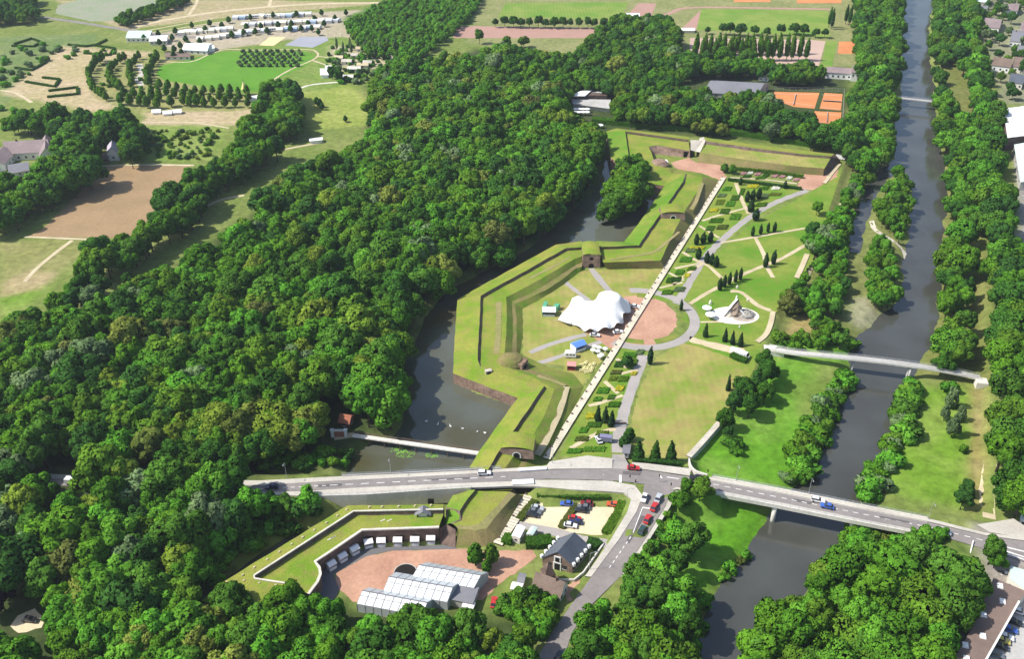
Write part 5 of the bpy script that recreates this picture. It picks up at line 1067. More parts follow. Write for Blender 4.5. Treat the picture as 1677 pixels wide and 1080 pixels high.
# moat causeway: concrete wall carrying the road
t = thing('moat_bridge', 'grey concrete bridge wall carrying the road over the moat', 'bridge')
LW = PL([(500, 814.5, 4), (600, 811.5, 4), (740, 802, 4), (772, 800, 4)]); box_run(LW, 0, .5, -5.6, .55).build('side_wall', M_LIGHTCONC, t); railing([p + Vector((0, 0, .5)) for p in LW], 0, .8, t, M_STEEL)  # near wall in paler concrete than the far one, standing in for sunlight
UW = PL([(560, 780.5, 4), (680, 775, 4), (820, 768, 4)]); box_run(UW, 0, .45, -5.6, .5).build('far_wall', M_CONC, t); railing([p + Vector((0, 0, .5)) for p in UW], 0, .8, t, M_STEEL)
p = P(706, 822, 1.2); MB().box((p.x, p.y - .35, 0), (2.0, .5, 2.6)).build('culvert_door', M_DARK, t)
t = thing('underpass', 'white parapets over the dark boardwalk underpass', 'underpass')
for a, b in (((839, 792, 4.2), (874, 790, 4.2)), ((850, 771, 4.2), (895, 768, 4.2))): box_run(PL([a, b]), 0, 2.2 if a[1] > 780 else 1.4, 0, .45).build('parapet', M_WHITE, t)
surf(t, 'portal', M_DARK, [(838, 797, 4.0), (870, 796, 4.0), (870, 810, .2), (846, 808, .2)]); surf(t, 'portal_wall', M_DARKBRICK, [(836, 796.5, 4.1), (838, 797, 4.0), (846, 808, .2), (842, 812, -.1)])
# boardwalk
def boardwalk(label, pts, w, z):
    t = thing('boardwalk', label, 'boardwalk'); c = resample(PL(pts, z), 1.25); mb, dk = MB(), MB()
    for a, b in zip(c[:-1], c[1:]):
        d = (b - a).normalized(); n = Vector((-d.y, d.x, 0)); m = (a + b) / 2; mb.box((m.x, m.y, m.z + .02), (1.12, w, .14), math.atan2(d.y, d.x))
    tag(mb.build('slabs', M_LIGHTWOOD, t), kind='stuff')
    box_run(c[::6] + [c[-1]], w / 2 - .3, .25, -z - .3, .01).build('bearer', M_DARKWOOD, t); box_run(c[::6] + [c[-1]], -w / 2 + .3, .25, -z - .3, .01).build('bearer', M_DARKWOOD, t)
    for a, b in list(zip(c[:-1], c[1:]))[::4]:
        d = (b - a).normalized(); n = Vector((-d.y, d.x, 0)); q = a - n * (w / 2 - .55); dk.box((q.x, q.y, q.z + .16), (.55, .5, .5), math.atan2(d.y, d.x))  # dark bollards, no lamps: they stand in for the ticks of post shadow
    tag(dk.build('shadow_tick_bollards', M_DARKWOOD, t), kind='stuff')
    return t
M_LIGHTWOOD = M('bleached_planks', (.66, .60, .47), vary=.2, scale=1.8)
boardwalk('long straight pale boardwalk running the length of the fort', [(1185, 291), (1088, 445), (1000, 585), (940, 680), (895, 752)], 2.7, .5)
boardwalk('short pale boardwalk between car park and rampart spur', [(866, 812), (845, 848), (815, 892)], 3.1, .4)
# white footbridge
t = thing('footbridge', 'long white arched footbridge over the river', 'bridge')
FB = smooth_line(PL([(1258, 570, .3), (1300, 577.5, 1.2), (1360, 583, 2.6), (1430, 590, 3.4), (1500, 599, 3.2), (1560, 609, 2.0), (1606, 619, .5)]), 5)
box_run(FB, 0, 2.3, -.3, 0).build('deck', M_CONC, t)
for s in (-1, 1):
    box_run(FB, s * 1.25, .18, -.6, .18).build('side_beam', M_LIGHTCONC, t); railing([p + Vector((0, 0, .15)) for p in FB], s * 1.25, 1.0, t, M_STEEL, 2.2, 3, .04)
for px, py in ((1398, 596), (1490, 612)):
    q = P(px, py - 8, 2.2)
    for s in (-.8, .8): MB().tube([(q.x, q.y + s, -7), (q.x, q.y + s, 2.0)], [.35, .35], 10).build('pier', M_CONC, t, True)
q = P(1608, 624, .5); MB().box((q.x, q.y, -2.6), (4.2, 4.0, 3.2), -.2).build('abutment', M_LIGHTCONC, t)
q = P(1268, 571, .3); MB().box((q.x, q.y, -2.6), (8, 4.4, 2.85), -.15).build('abutment', M_LIGHTCONC, t)
# moat footbridge
t = thing('footbridge', 'narrow white footbridge with brown railing over the moat', 'bridge')
MBR = PL([(578, 713, .9), (680, 728, .9), (786, 743, .9)]); box_run(MBR, 0, 2.0, -.25, 0).build('deck', M_LIGHTCONC, t); box_run(MBR, 0, 1.4, -.7, -.25).build('girder', M_DARKWOOD, t)
railing(MBR, 1.0, 1.1, t, M_DARKWOOD, 2.0, 3, .06); railing(MBR, -1.0, 1.1, t, M_STEEL, 2.0, 2, .03)
for k in range(1, 8):
    q = MBR[0].lerp(MBR[-1], k / 8)
    for s in (-.7, .7): MB().tube([(q.x, q.y + s, -5.5), (q.x, q.y + s, .5)], [.16, .16], 7).build('pile', M_DARKWOOD, t)
# far footbridge
t = thing('footbridge', 'thin dark footbridge crossing the far river', 'bridge')
FF = PL([(1440, 157, 1.5), (1470, 159.5, 2), (1530, 166, 1.8)]); box_run(FF, 0, 2.6, -.6, 0).build('deck', M_CONC, t); railing(FF, 1.3, 1.0, t, M_STEEL); railing(FF, -1.3, 1.0, t, M_STEEL)
q = P(1472, 166, 0); MB().box((q.x, q.y, -6), (2.2, 3, 7.4)).build('pier', M_CONC, t)
# kerb wall curving at the bridge head
t = thing('low_wall', 'thin pale curved wall at the river bridge head', 'wall'); box_run(smooth_line(PL([(1128, 752, .8), (1131, 765, 2.4), (1140, 774, 3.1), (1158, 780, 3.4)]), 6), 0, .5, -1.5, .7).build('wall', M_LIGHTCONC, t)
t = thing('low_wall', 'pale stairs and wall at the right bridge head', 'wall'); box_run(PL([(1588, 888, 2.6), (1580, 918, 1.0)]), 0, 2.2, -2.5, .2).build('stairs', M_LIGHTCONC, t); box_run(PL([(1593, 889, 3), (1585, 921, 1.4)]), 0, .3, -2, .9).build('wall', M_WHITE, t)

# ================================================================== vehicles
PAINT = {}
def paint(n, c):
    PAINT[n] = Mplain('paint_' + n, c, rough=.25, spec=.5, coat=.6); return PAINT[n]
for n, c in (('white', (.8, .8, .8)), ('silver', (.45, .47, .5)), ('red', (.50, .03, .025)), ('orange red', (.62, .10, .04)), ('dark red', (.22, .025, .03)), ('blue', (.05, .12, .45)), ('dark blue', (.02, .03, .12)), ('black', (.02, .02, .022)), ('grey', (.14, .15, .16)), ('dark green', (.03, .07, .06)), ('purple', (.05, .03, .09)), ('lilac grey', (.22, .21, .33)), ('yellow', (.6, .5, .1))): paint(n, c)
def car_meshes(L_=4.3, W_=1.75, Hb=.82, Ht=1.45, estate=False):
    prof = [(-L_ / 2, .35), (-L_ / 2 + .05, .72), (-L_ / 2 + .35, Hb + .02), (-.4, Hb + .06), (L_ * .22, Hb), (L_ / 2 - .35, Hb - .1), (L_ / 2, .62), (L_ / 2, .32)]
    def extr(pr, w, inset=0.0):
        mb = MB(); k = len(pr)
        for s in (-1, 1): mb.poly([(x, s * w / 2, z) for x, z in pr])
        for i in range(k):
            j = (i + 1) % k; mb.quad((pr[i][0], -w / 2, pr[i][1]), (pr[j][0], -w / 2, pr[j][1]), (pr[j][0], w / 2, pr[j][1]), (pr[i][0], w / 2, pr[i][1]))
        return mb
    body = extr(prof, W_)
    xb, xf = -L_ / 2 + (.12 if estate else .35), L_ * .2; tb, tf = (xb + .3 if estate else xb + .65), xf - .75; wt = W_ - .42
    gl = MB(); lo = [(xb, -W_ / 2 + .06), (xf, -W_ / 2 + .06), (xf, W_ / 2 - .06), (xb, W_ / 2 - .06)]; hi = [(tb, -wt / 2), (tf, -wt / 2), (tf, wt / 2), (tb, wt / 2)]
    for i in range(4):
        j = (i + 1) % 4; gl.quad((*lo[i], Hb), (*lo[j], Hb), (*hi[j], Ht), (*hi[i], Ht))
    rf = MB().prism([(tb - .05, -wt / 2 - .03), (tf + .05, -wt / 2 - .03), (tf + .05, wt / 2 + .03), (tb - .05, wt / 2 + .03)], Ht - .02, Ht + .05)
    wh = MB()
    wh.tube([(0, -.11, 0), (0, .11, 0)], [.32, .32], 10)
    return body, gl, rf, wh, L_, W_
def van_meshes(L_=5.4, W_=2.0):
    b = MB().prism([(-L_ / 2, -W_ / 2), (L_ / 2 - .9, -W_ / 2), (L_ / 2 - .9, W_ / 2), (-L_ / 2, W_ / 2)], .35, 2.3); b.prism([(L_ / 2 - .9, -W_ / 2 + .03), (L_ / 2, -W_ / 2 + .03), (L_ / 2, W_ / 2 - .03), (L_ / 2 - .9, W_ / 2 - .03)], .35, 1.15)
    gl = MB(); gl.quad((L_ / 2 - .15, -W_ / 2 + .1, 1.15), (L_ / 2 - .15, W_ / 2 - .1, 1.15), (L_ / 2 - .88, W_ / 2 - .1, 2.15), (L_ / 2 - .88, -W_ / 2 + .1, 2.15))
    for s in (-1, 1): gl.poly([(L_ / 2 - .2, s * (W_ / 2 - .05), 1.15), (L_ / 2 - .88, s * (W_ / 2 - .05), 2.15), (L_ / 2 - 1.6, s * (W_ / 2 + .01), 2.1), (L_ / 2 - 1.6, s * (W_ / 2 + .01), 1.2)])
    rf = MB().prism([(-L_ / 2 + .1, -W_ / 2 + .1), (L_ / 2 - 1.0, -W_ / 2 + .1), (L_ / 2 - 1.0, W_ / 2 - .1), (-L_ / 2 + .1, W_ / 2 - .1)], 2.29, 2.36)
    return b, gl, rf, MB().tube([(0, -.12, 0), (0, .12, 0)], [.35, .35], 10), L_, W_
_cm = {}
def car(label, at, toward, col, z=None, kind='car', group=None, roofcol=None):
    key = (kind, col)
    if key not in _cm:
        b, gl, rf, wh, L_, W_ = car_meshes() if kind == 'car' else car_meshes(4.5, 1.75, .84, 1.5, True) if kind == 'estate' else van_meshes()
        lamp = MB(); [lamp.box((L_ / 2 - .03, s * (W_ / 2 - .28), .55), (.1, .34, .14)) for s in (-1,)]
        _cm[key] = (b.mesh('body', PAINT[col]), gl.mesh('windows', M_GLASSD), rf.mesh('roof', PAINT[roofcol or col]), wh.mesh('wheel', M_RUBBER, False), lamp.mesh('headlight', M_STEEL), L_, W_)
    bm, gm, rm, wm, lm, L_, W_ = _cm[key]
    zz = z if z is not None else ZT(*P(at[0], at[1], 0)[:2])
    a, b = P(at[0], at[1], zz), P(toward[0], toward[1], zz); d = b - a
    t = thing('car' if kind != 'van' else 'van', label, 'car' if kind != 'van' else 'van', a + Vector((0, 0, .17)), math.atan2(d.y, d.x), group)
    link('body', bm, t); link('windows', gm, t); link('roof', rm, t)
    for sx in (-.31, .30):
        for sy in (-1, 1): link('wheel', wm, t, (sx * L_, sy * (W_ / 2 - .08), .32))
    link('headlight', lm, t); link('headlight', lm, t, (0, W_ - .56, 0))
    return t
car('dark purple car at the left end of the moat road', (446, 800, 0), (425, 801.5), 'purple', 4.05)
car('white car on the moat road above the moat', (793, 777.5), (830, 775.5), 'white', 4.05, 'estate')
car('red car turning at the park entrance crossing', (1037, 769), (1050, 770), 'red', 3.2)
car('dark car waiting at the river bridge head', (1140, 785.5), (1120, 782), 'black', 3.4, 'estate')
car('white estate car on the river bridge next to the blue car', (1339, 822), (1360, 826), 'white', 3.8, 'estate')
car('blue car on the river bridge next to the white car', (1354, 832), (1330, 827), 'blue', 3.8)
car('white car near the right end of the river bridge', (1545, 873.5), (1570, 880), 'white', 3.4)
car('white car driving from the crossing into the side road', (1055, 818), (1047, 838), 'white', 2.85)
car('silver car first in the queue at the crossing', (1078, 818), (1086, 800), 'silver', 2.8)
car('red car second in the queue at the crossing', (1071, 833), (1080, 815), 'red', 2.5)
car('white van behind the red car in the queue', (1068, 838), (1077, 820), 'white', 2.4) if False else None
car('second red car lower in the side road queue', (1060, 853), (1070, 834), 'red', 2.15)
car('dark green car last in the side road queue', (1051, 871), (1062, 851), 'dark green', 1.9)
CPK = [('silver car, rear one of three at the left car park edge', (880, 835), (900, 838), 'silver'), ('grey car, middle one of three at the left car park edge', (876, 840.5), (896, 844), 'grey'), ('black car, front one of three at the left car park edge', (872, 846), (892, 849), 'black'),
       ('blue car alone at the top of the car park', (928, 828), (905, 826), 'blue'), ('dark red car at the top of the middle parking row', (961, 827.5), (940, 825), 'dark red'), ('grey car second in the middle parking row', (956, 833.5), (936, 831), 'grey'),
       ('black car third in the middle parking row', (952, 838.5), (932, 836), 'black'), ('bright red car in the middle parking row', (941, 852), (961, 855), 'red'), ('dark blue car behind the white car in the parking row', (943, 857.5), (923, 855), 'dark blue'), ('white car at the bottom of the parking row', (934, 863.5), (954, 866), 'white'),
       ('orange red car in the right corner of the car park', (1004, 829), (985, 826), 'orange red')]
for lb, a, b, c in CPK: car(lb, a, b, c, .05, 'car', 'cars in the gravel car park')
car('dark car on the sandy clearing at bottom left', (50, 1018), (70, 1020), 'black', .05)
car('white truck on the road in the wood at left', (122, 793), (150, 795), 'white', 3.5, 'van'); car('dark car beside the white truck in the wood', (116, 786), (95, 785), 'black', 3.5)
car('red car behind the greenhouses', (809, 990), (812, 970), 'red', .05)
car('lilac van with white front by the park entrance', (990, 723), (970, 721), 'lilac grey', .05, 'van'); car('white car nose to nose with the lilac van', (980, 723), (976, 716), 'white', .05)
car('white van at the hedge right of the dry lawn', (1206, 581), (1214, 584), 'white', .05, 'van'); car('second white van at the hedge right of the dry lawn', (1216, 585), (1225, 588), 'white', .05, 'van')
car('small white car on the plaza left of the boardwalk', (1012, 546), (1030, 544), 'white', .08); car('white car on the grey path below the tent', (974, 551), (990, 552), 'white', .08); car('white car right of the tent on the plaza', (1040, 504), (1055, 505), 'white', .08)
car('white minibus by the far end wall', (1376, 261), (1385, 263), 'white', .05, 'van')
car('black motor car at the bottom of the side road', (915, 1079), (925, 1062), 'black', .2)
for i, (c, x, y) in enumerate((('white', 1669, 1005), ('black', 1660, 1022), ('blue', 1652, 1034), ('white', 1646, 1046), ('yellow', 1640, 1052), ('black', 1637, 1062), ('grey', 1630, 1075))):
    car(f'{c} car, {["first", "second", "third", "fourth", "fifth", "sixth", "seventh"][i]} from the top in the line beside the flat brown building', (x, y), (x + 20, y + 6), c, .05, 'car', 'cars beside the brown building')
car('teal car half hidden above the flat brown building', (1640, 941), (1660, 946), 'dark green', .05); car('white car beside the teal car above the brown building', (1650, 945), (1670, 950), 'white', .05)

# ================================================================== buildings
def windows_on(t, a, b, z0, h, n, w, mat=M_GLASSD, sill=False, frame=None, out=.04):
    """n windows spread along wall a->b (outside on the right hand of a->b)"""
    a, b = Vector((*a[:2], 0)), Vector((*b[:2], 0)); d = b - a; l = d.length; d.normalize(); nn = Vector((d.y, -d.x, 0)); rz = math.atan2(d.y, d.x)
    for i in range(n):
        c = a + d * l * (i + .5) / n + nn * out
        o = MB().box((c.x, c.y, z0), (w, .12, h), rz).build('window', mat, t)
        if frame: MB().box((c.x + nn.x * .02, c.y + nn.y * .02, z0 - .16), (w + .35, .1, .16), rz).build('sill', frame, o)
def gable(name, label, cat, c3, eave, ridge, roof, wall, z=0.0, along='u', over=.4, win=(3, 1.1, 1.0, 1.2), wmat=M_GLASSD, frame=M_WHITE, chimney=None, group=None, gwin=True, px=True):
    """c3: three ground corners front-left, front-right, back-right"""
    a, b, c = PL(c3, z) if px else c3; d = a + (c - b); t = thing(name, label, cat, (0, 0, 0), 0, group)
    if along == 'v': a, b, c, d = b, c, d, a
    U = Vector((0, 0, 1)); m1, m2 = (a + d) / 2, (b + c) / 2
    w = MB().quad(a, b, b + U * eave, a + U * eave); w.quad(d, c, c + U * eave, d + U * eave); w.poly([a, d, d + U * eave, m1 + U * (ridge - .05), a + U * eave]); w.poly([b, c, c + U * eave, m2 + U * (ridge - .05), b + U * eave]); w.build('wall', wall, t)
    e = (b - a).normalized() * over; s = (a - d).normalized(); sl = (ridge - eave) / ((a - d).length / 2); r = MB()
    for p, q, sg in ((a, b, 1), (d, c, -1)):
        f = s * sg * over - U * (over * sl); r.quad(p - e + f + U * (eave + .05), q + e + f + U * (eave + .05), m2 + e + U * (ridge + .05), m1 - e + U * (ridge + .05))
        r.quad(p - e + f + U * (eave - .12), q + e + f + U * (eave - .12), q + e + f + U * (eave + .05), p - e + f + U * (eave + .05))
    ro = r.build('roof', roof, t)
    n, z0, ww, hh = win
    if n:
        fl = [a, b, c, d]
        cc = (a + c) / 2
        for p, q in ((a, b), (c, d)):
            if ((q - p).cross(cc - p)).z < 0: p, q = q, p
            windows_on(t, p, q, p.z + z0, hh, n, ww, wmat, frame=frame)
        if gwin:
            for p, q in ((d, a), (b, c)):
                if ((q - p).cross(cc - p)).z < 0: p, q = q, p
                windows_on(t, p, q, p.z + z0, hh, max(1, n // 2), ww, wmat, frame=frame)
    if chimney:
        q = m1.lerp(m2, chimney); MB().box((q.x, q.y, q.z + ridge - .5), (.8, .8, 1.5)).build('chimney', M_DARKBRICK, ro)
    return t, (a, b, c, d), ro
# slate lodge
t, (a, b, c, d), ro = gable('lodge', 'dark brick lodge with slate roof and white gable window beside the side road', 'house', [(888, 927), (937, 940), (963, 909)], 3.6, 7.6, M_SLATE, M_BRICK, along='v', over=.35, win=(5, .9, 1.1, 1.5), frame=M_WHITE)
U = Vector((0, 0, 1))
for p, q in ((a, b), (d, c)):
    s = (a - d).normalized() * (1 if p is a else -1)
    for k in range(5):
        f = p.lerp(q, (k + .08) / 4.16) + s * .3; MB().box((f.x, f.y, 3.2), (.8, .8, 1.15), .5).build('pinnacle', M_WHITE, t)
fl, fr = PL([(888, 927), (937, 940)]); fm = fl.lerp(fr, .5); nn = Vector(((fr - fl).y, -(fr - fl).x, 0)).normalized(); rzf = math.atan2((fr - fl).y, (fr - fl).x)
for z0, w_, h_, nm in ((.1, 1.7, 2.6, 'door'), (3.6, 1.3, 1.6, 'gable_window')):
    q = fm + nn * .12; fo = MB().box((q.x, q.y, z0 - .1), (w_ + .8, .2, h_ + .5), rzf).build(nm, M_WHITE, t); q = fm + nn * .22; MB().box((q.x, q.y, z0), (w_, .12, h_), rzf).build('opening', M_DARK, fo)
t = thing('garden_wall', 'low pale wall round the lodge lawn', 'wall'); box_run(PL([(988, 893, .8), (955, 940, .5), (940, 952, .3), (905, 952, .2)]), 0, .4, -.6, .7).build('wall', M_LIGHTCONC, t)
# brown roofed house
gable('house', 'brown roofed house with white walls below the lodge', 'house', [(872, 974), (916, 990), (929, 968)], 3.2, 6.6, M_BROWNROOF, M_WHITE, win=(4, 1, .9, 1.1), chimney=.75)
t = thing('gabled_annex', 'small dark pointed gable standing against the brown roofed house', 'house', P(897, 955)); MB().box((0, 0, 0), (3.4, 3.4, 4.6), .35).build('wall', M_BRICK, t)
mb = MB()
for k in range(4):
    a0, a1 = .35 + math.pi / 4 + k * math.pi / 2, .35 + math.pi / 4 + (k + 1) * math.pi / 2; mb.tri((2.6 * math.cos(a0), 2.6 * math.sin(a0), 4.5), (2.6 * math.cos(a1), 2.6 * math.sin(a1), 4.5), (0, 0, 8.6))
mb.build('roof', M_DARKBRICK, t); MB().box((0, -1.75, 1), (.9, .2, 1.6), .35).build('window', M_GLASSD, t)
gable('shed', 'small flat pale shed in the garden left of the brown roofed house', 'shed', [(838, 972), (852, 975), (855, 966)], 2.2, 2.6, M_WHITE, M_PLASTER, win=(1, .8, .8, .8)); gable('shed', 'narrow grey shed above the pale garden shed', 'shed', [(848, 962), (856, 964), (860, 950)], 2.1, 2.5, M_GREYROOF, M_PLASTER, win=(1, .8, .6, .8))
gable('container', 'white box trailer beside the short boardwalk', 'container', [(838, 888), (851, 892), (860, 874)], 2.6, 2.9, M_WHITE, M_PLASTER, along='v', over=.1, win=(2, 1, .8, .7)); gable('container', 'second white box trailer right of the first one', 'container', [(862, 884), (872, 886), (880, 874)], 2.4, 2.7, M_TURQ, M_PLASTER, along='v', over=.1, win=(2, 1, .8, .7))
# greenhouses: ridge and both slopes carry rows of panes
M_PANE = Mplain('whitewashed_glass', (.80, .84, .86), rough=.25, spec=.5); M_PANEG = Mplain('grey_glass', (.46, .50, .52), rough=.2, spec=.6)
def greenhouse(label, rl, rr, el, er, zr=5.4, ze=3.3, n=8):
    r0, r1, e0, e1 = P(*rl, zr), P(*rr, zr), P(*el, ze), P(*er, ze); t = thing('greenhouse', label, 'greenhouse')
    e1 = e0 + (r1 - r0)
    o = Vector(((e0 - r0).x, (e0 - r0).y, 0)); b0, b1 = r0 - o, r1 - o; b0.z = b1.z = ze
    def panes(p0, p1, q0, q1, mat, rows):
        for i in range(n):
            for v0, v1 in rows:
                g = .06
                f = lambda u, v: (p0.lerp(p1, u)).lerp(q0.lerp(q1, u), v)
                u0, u1 = (i + g) / n, (i + 1 - g) / n; c4 = [f(u0, v0), f(u1, v0), f(u1, v1), f(u0, v1)]; nrm = (c4[1] - c4[0]).cross(c4[3] - c4[0]).normalized()
                if nrm.z < 0: nrm = -nrm
                mb = MB(); mb.quad(*[x + nrm * .06 for x in c4]); [mb.quad(c4[k], c4[(k + 1) % 4], c4[(k + 1) % 4] + nrm * .06, c4[k] + nrm * .06) for k in range(4)]; mb.build('pane', mat, t)
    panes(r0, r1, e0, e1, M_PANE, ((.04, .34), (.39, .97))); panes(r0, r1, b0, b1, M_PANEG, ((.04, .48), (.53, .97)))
    fr = MB(); fr.quad(r0, r1, e1, e0); fr.quad(r0, r1, b1, b0); fr.build('glazing_bars', M_GREYROOF, t)
    G0 = lambda p: Vector((p.x, p.y, -.1))
    w = MB(); w.poly([G0(e0), G0(b0), b0, r0, e0]); w.poly([G0(e1), G0(b1), b1, r1, e1]); w.quad(G0(e0), G0(e1), e1, e0); w.quad(G0(b0), G0(b1), b1, b0); w.build('glass_wall', M_PANEG, t)
    box_run([r0, r1], 0, .3, -.02, .15).build('ridge_beam', M_GREYROOF, t)
    for k in range(n + 1):
        f = e0.lerp(e1, k / n); MB().box((f.x, f.y, -.1), (.14, .14, ze)).build('post', M_STEEL, t)
    return t
greenhouse('back greenhouse of the three staggered white ones', (686, 926), (788, 943), (674, 947), (779, 966))
greenhouse('middle greenhouse of the three staggered white ones', (637, 945), (742, 963), (627, 969), (732, 987))
greenhouse('front greenhouse of the three, half hidden by trees', (593, 968), (700, 988), (584, 990), (690, 1010))
t = thing('annex', 'flat grey annex with white awning joined behind the greenhouses', 'annex'); q = P(760, 984); MB().box((q.x, q.y, 0), (7, 6, 2.8), -.25).build('wall', M_CONC, t); MB().box((q.x, q.y, 2.8), (7.4, 6.4, .25), -.25).build('roof', M_GREYROOF, t); MB().box((q.x + 1.5, q.y - 3.8, 2.4), (3.5, 2.4, .15), -.25).build('awning', M_WHITE, t)
t = thing('basin', 'dark round basin at the corner of the back greenhouse', 'basin'); q = P(664, 940); MB().tube([(q.x, q.y, -.2), (q.x, q.y, .5)], [3.6, 3.6], 20).build('rim', M_CONC, t); MB().tube([(q.x, q.y, .4), (q.x, q.y, .52)], [3.3, 3.3], 20).build('water', M_DARK, t)
# flat brown building, bottom right
t = thing('flat_building', 'long flat brown roofed building with white skylights at bottom right', 'building')
FR = PL([(1627, 947, 4.5), (1682, 970, 4.5), (1668, 986, 4.5), (1612, 1085, 4.5), (1560, 1085, 4.5), (1603, 1010, 4.5)]); MB().prism(FR, 0, 4.3).build('wall', M_PLASTER, t); MB().prism(FR, 4.3, 4.55).build('roof', M_FLATROOF, t)
for px, py in ((1638, 960), (1642, 985), (1611, 1007), (1610, 1042), (1581, 1057), (1583, 1079)): q = P(px, py, 4.8); MB().box((q.x, q.y, 4.52), (1.7, 1.9, .5), -.3, .85).build('skylight', M_WHITE, t)
box_run(PL([(1669, 986, 4.5), (1613, 1085, 4.5)]), 0, .5, -.2, .3).build('white_edge', M_WHITE, t); windows_on(t, FR[3], FR[2], 1.2, 1.4, 8, 1.6, frame=M_WHITE)
t = thing('flat_building', 'pale grey green flat roof beside the brown one at the right edge', 'building'); FR = PL([(1655, 928, 4), (1720, 945, 4), (1705, 985, 4), (1653, 948, 4)]); MB().prism(FR, 0, 3.8).build('wall', M_PLASTER, t); MB().prism(FR, 3.8, 4.05).build('roof', M_TURQ, t); windows_on(t, FR[3], FR[2], 1, 1.3, 4, 1.4)
gable('house', 'small white kiosk at the right edge above the bridge head', 'house', [(1668, 862), (1690, 868), (1694, 848)], 3, 3.4, M_TURQ, M_WHITE, z=.1, win=(2, 1, 1, 1))
sheet('yard', M_CONC, [(1662, 990), (1700, 960), (1720, 1100), (1600, 1100)], 'concrete yard beside the flat brown building', .02); sheet('yard', M_WALK, [(1600, 860), (1660, 850), (1720, 890), (1620, 872)], 'light pavement at the right bridge head', .03, 2.9)
# shed and gate at the moat footbridge
gable('shed', 'red roofed hut among the trees by the moat footbridge', 'hut', [(556, 700), (572, 703), (580, 690)], 2.6, 4.4, M_REDROOF, M_DARKWOOD, win=(1, 1, .8, .8))
t = thing('gate', 'cream stepped gateway at the left end of the moat footbridge', 'gate', P(556, 716));
for s in (-1, 1): MB().box((s * 2.4, 0, -.3), (1.0, 1.0, 3.4)).build('pillar', M_PLASTER, t); MB().box((s * 2.4, 0, 3.1), (1.3, 1.3, .3)).build('pillar_cap', M_WHITE, t)
MB().box((0, 0, 2.6), (4.6, .6, .7)).build('lintel', M_PLASTER, t); MB().box((0, .1, .1), (3.4, .3, 2.4)).build('door', M_REDROOF, t)
sheet('path', M_SAND, [(545, 713), (580, 709), (584, 716), (548, 722)], 'sandy landing of the moat footbridge', .1)
# ---- far buildings
gable('tennis_hall', 'big grey roofed tennis hall among trees by the orange courts', 'hall', [(1150, 163), (1237, 168), (1258, 148)], 5.0, 9.0, M_GREYROOF, M_CONC, win=(6, 2.5, 2.0, 1.2))
q = PL([(1196, 167), (1224, 168)]); t = thing('screen', 'bright green windbreak in front of the tennis hall', 'screen'); box_run(q, 0, .3, 0, 2.2).build('panel', Mplain('green_mesh', (.02, .30, .14), .8), t)
t = thing('restaurant', 'flat white roofed restaurant terrace in the trees above the moat', 'building')
for pts, z0, z1, nm, m in (([(935, 157, 6), (950, 149, 6), (970, 147, 6), (958, 157, 6)], 5.6, 6.0, 'roof', M_WHITE), ([(966, 152, 5), (972, 149, 5), (997, 151, 5), (994, 155, 5)], 4.7, 5.0, 'roof', M_CONC), ([(936, 162, 3.2), (1000, 163, 3.2), (1000, 178, 3.2), (938, 170, 3.2)], 2.9, 3.2, 'terrace', M_CONC)):
    MB().prism(PL(pts), z0, z1).build(nm, m, t)
FR = PL([(940, 158, 5), (958, 156, 5), (994, 156, 5), (997, 153, 5), (950, 151, 5)]); MB().prism(FR, 0, 5.0).build('wall', M_DARKBRICK, t); MB().prism(PL([(937, 163, 3), (999, 164, 3), (999, 177, 3), (939, 169, 3)]), 0, 2.9).build('terrace_wall', M_PLASTER, t)
windows_on(t, FR[0], FR[1], 3.3, 1.2, 3, 1.6)
def parasol(label, px, py, r=1.6, h=2.5, mat=M_CANVAS, group=None):
    q = PG(px, py); t = thing('parasol', label, 'parasol', q, 0, group); MB().tube([(0, 0, 0), (0, 0, h)], [.06, .04], 6).build('pole', M_STEEL, t); mb = MB()
    for k in range(8):
        a0, a1 = k * math.pi / 4, (k + 1) * math.pi / 4; mb.tri((r * math.cos(a0), r * math.sin(a0), h - .35), (r * math.cos(a1), r * math.sin(a1), h - .35), (0, 0, h + .25)); mb.quad((r * math.cos(a0), r * math.sin(a0), h - .35), (r * math.cos(a1), r * math.sin(a1), h - .35), (r * math.cos(a1), r * math.sin(a1), h - .6), (r * math.cos(a0), r * math.sin(a0), h - .6))
    mb.build('canopy', mat, t); MB().tube([(0, 0, 0), (0, 0, .18)], [.35, .3], 10).build('foot', M_CONC, t); return t
for i in range(8): parasol('white parasol on the restaurant terrace in the trees', 942 + (i % 4) * 6.5, 184 + (i // 4) * 5, 1.9, 2.8, M_CANVAS, 'restaurant parasols')
for x, y in ((966, 211), (975, 209), (983, 210)): parasol('white parasol by the water below the restaurant', x, y, 2.0, 2.6, M_CANVAS, 'waterside parasols')
gable('clubhouse', 'white clubhouse with mauve roof by the far footbridge', 'house', [(1350, 128), (1394, 131), (1398, 122)], 4.5, 6.5, M_LILACROOF, M_WHITE, win=(5, 1.4, 1.2, 1.3)); gable('clubhouse', 'taller white block joined to the clubhouse', 'house', [(1392, 133), (1412, 134), (1414, 122)], 6.5, 8.2, M_LILACROOF, M_WHITE, win=(3, 3.6, 1.1, 1.3))
gable('house', 'small white hut with tan roof between hall and courts', 'hut', [(1242, 132), (1258, 134), (1260, 127)], 3, 4.5, M_SAND, M_WHITE, win=(2, 1, 1, 1))
gable('farmhouse', 'long mauve roofed farm range at the left edge', 'house', [(14, 264), (86, 260), (80, 241)], 4.5, 8.5, M_LILACROOF, M_PLASTER, win=(6, 1.2, 1.1, 1.3), chimney=.3); gable('farmhouse', 'mauve roofed farm wing running to the picture edge', 'house', [(-30, 284), (10, 280), (30, 258)], 4.2, 7.5, M_LILACROOF, M_WHITE, along='v', win=(4, 1.2, 1, 1.2))
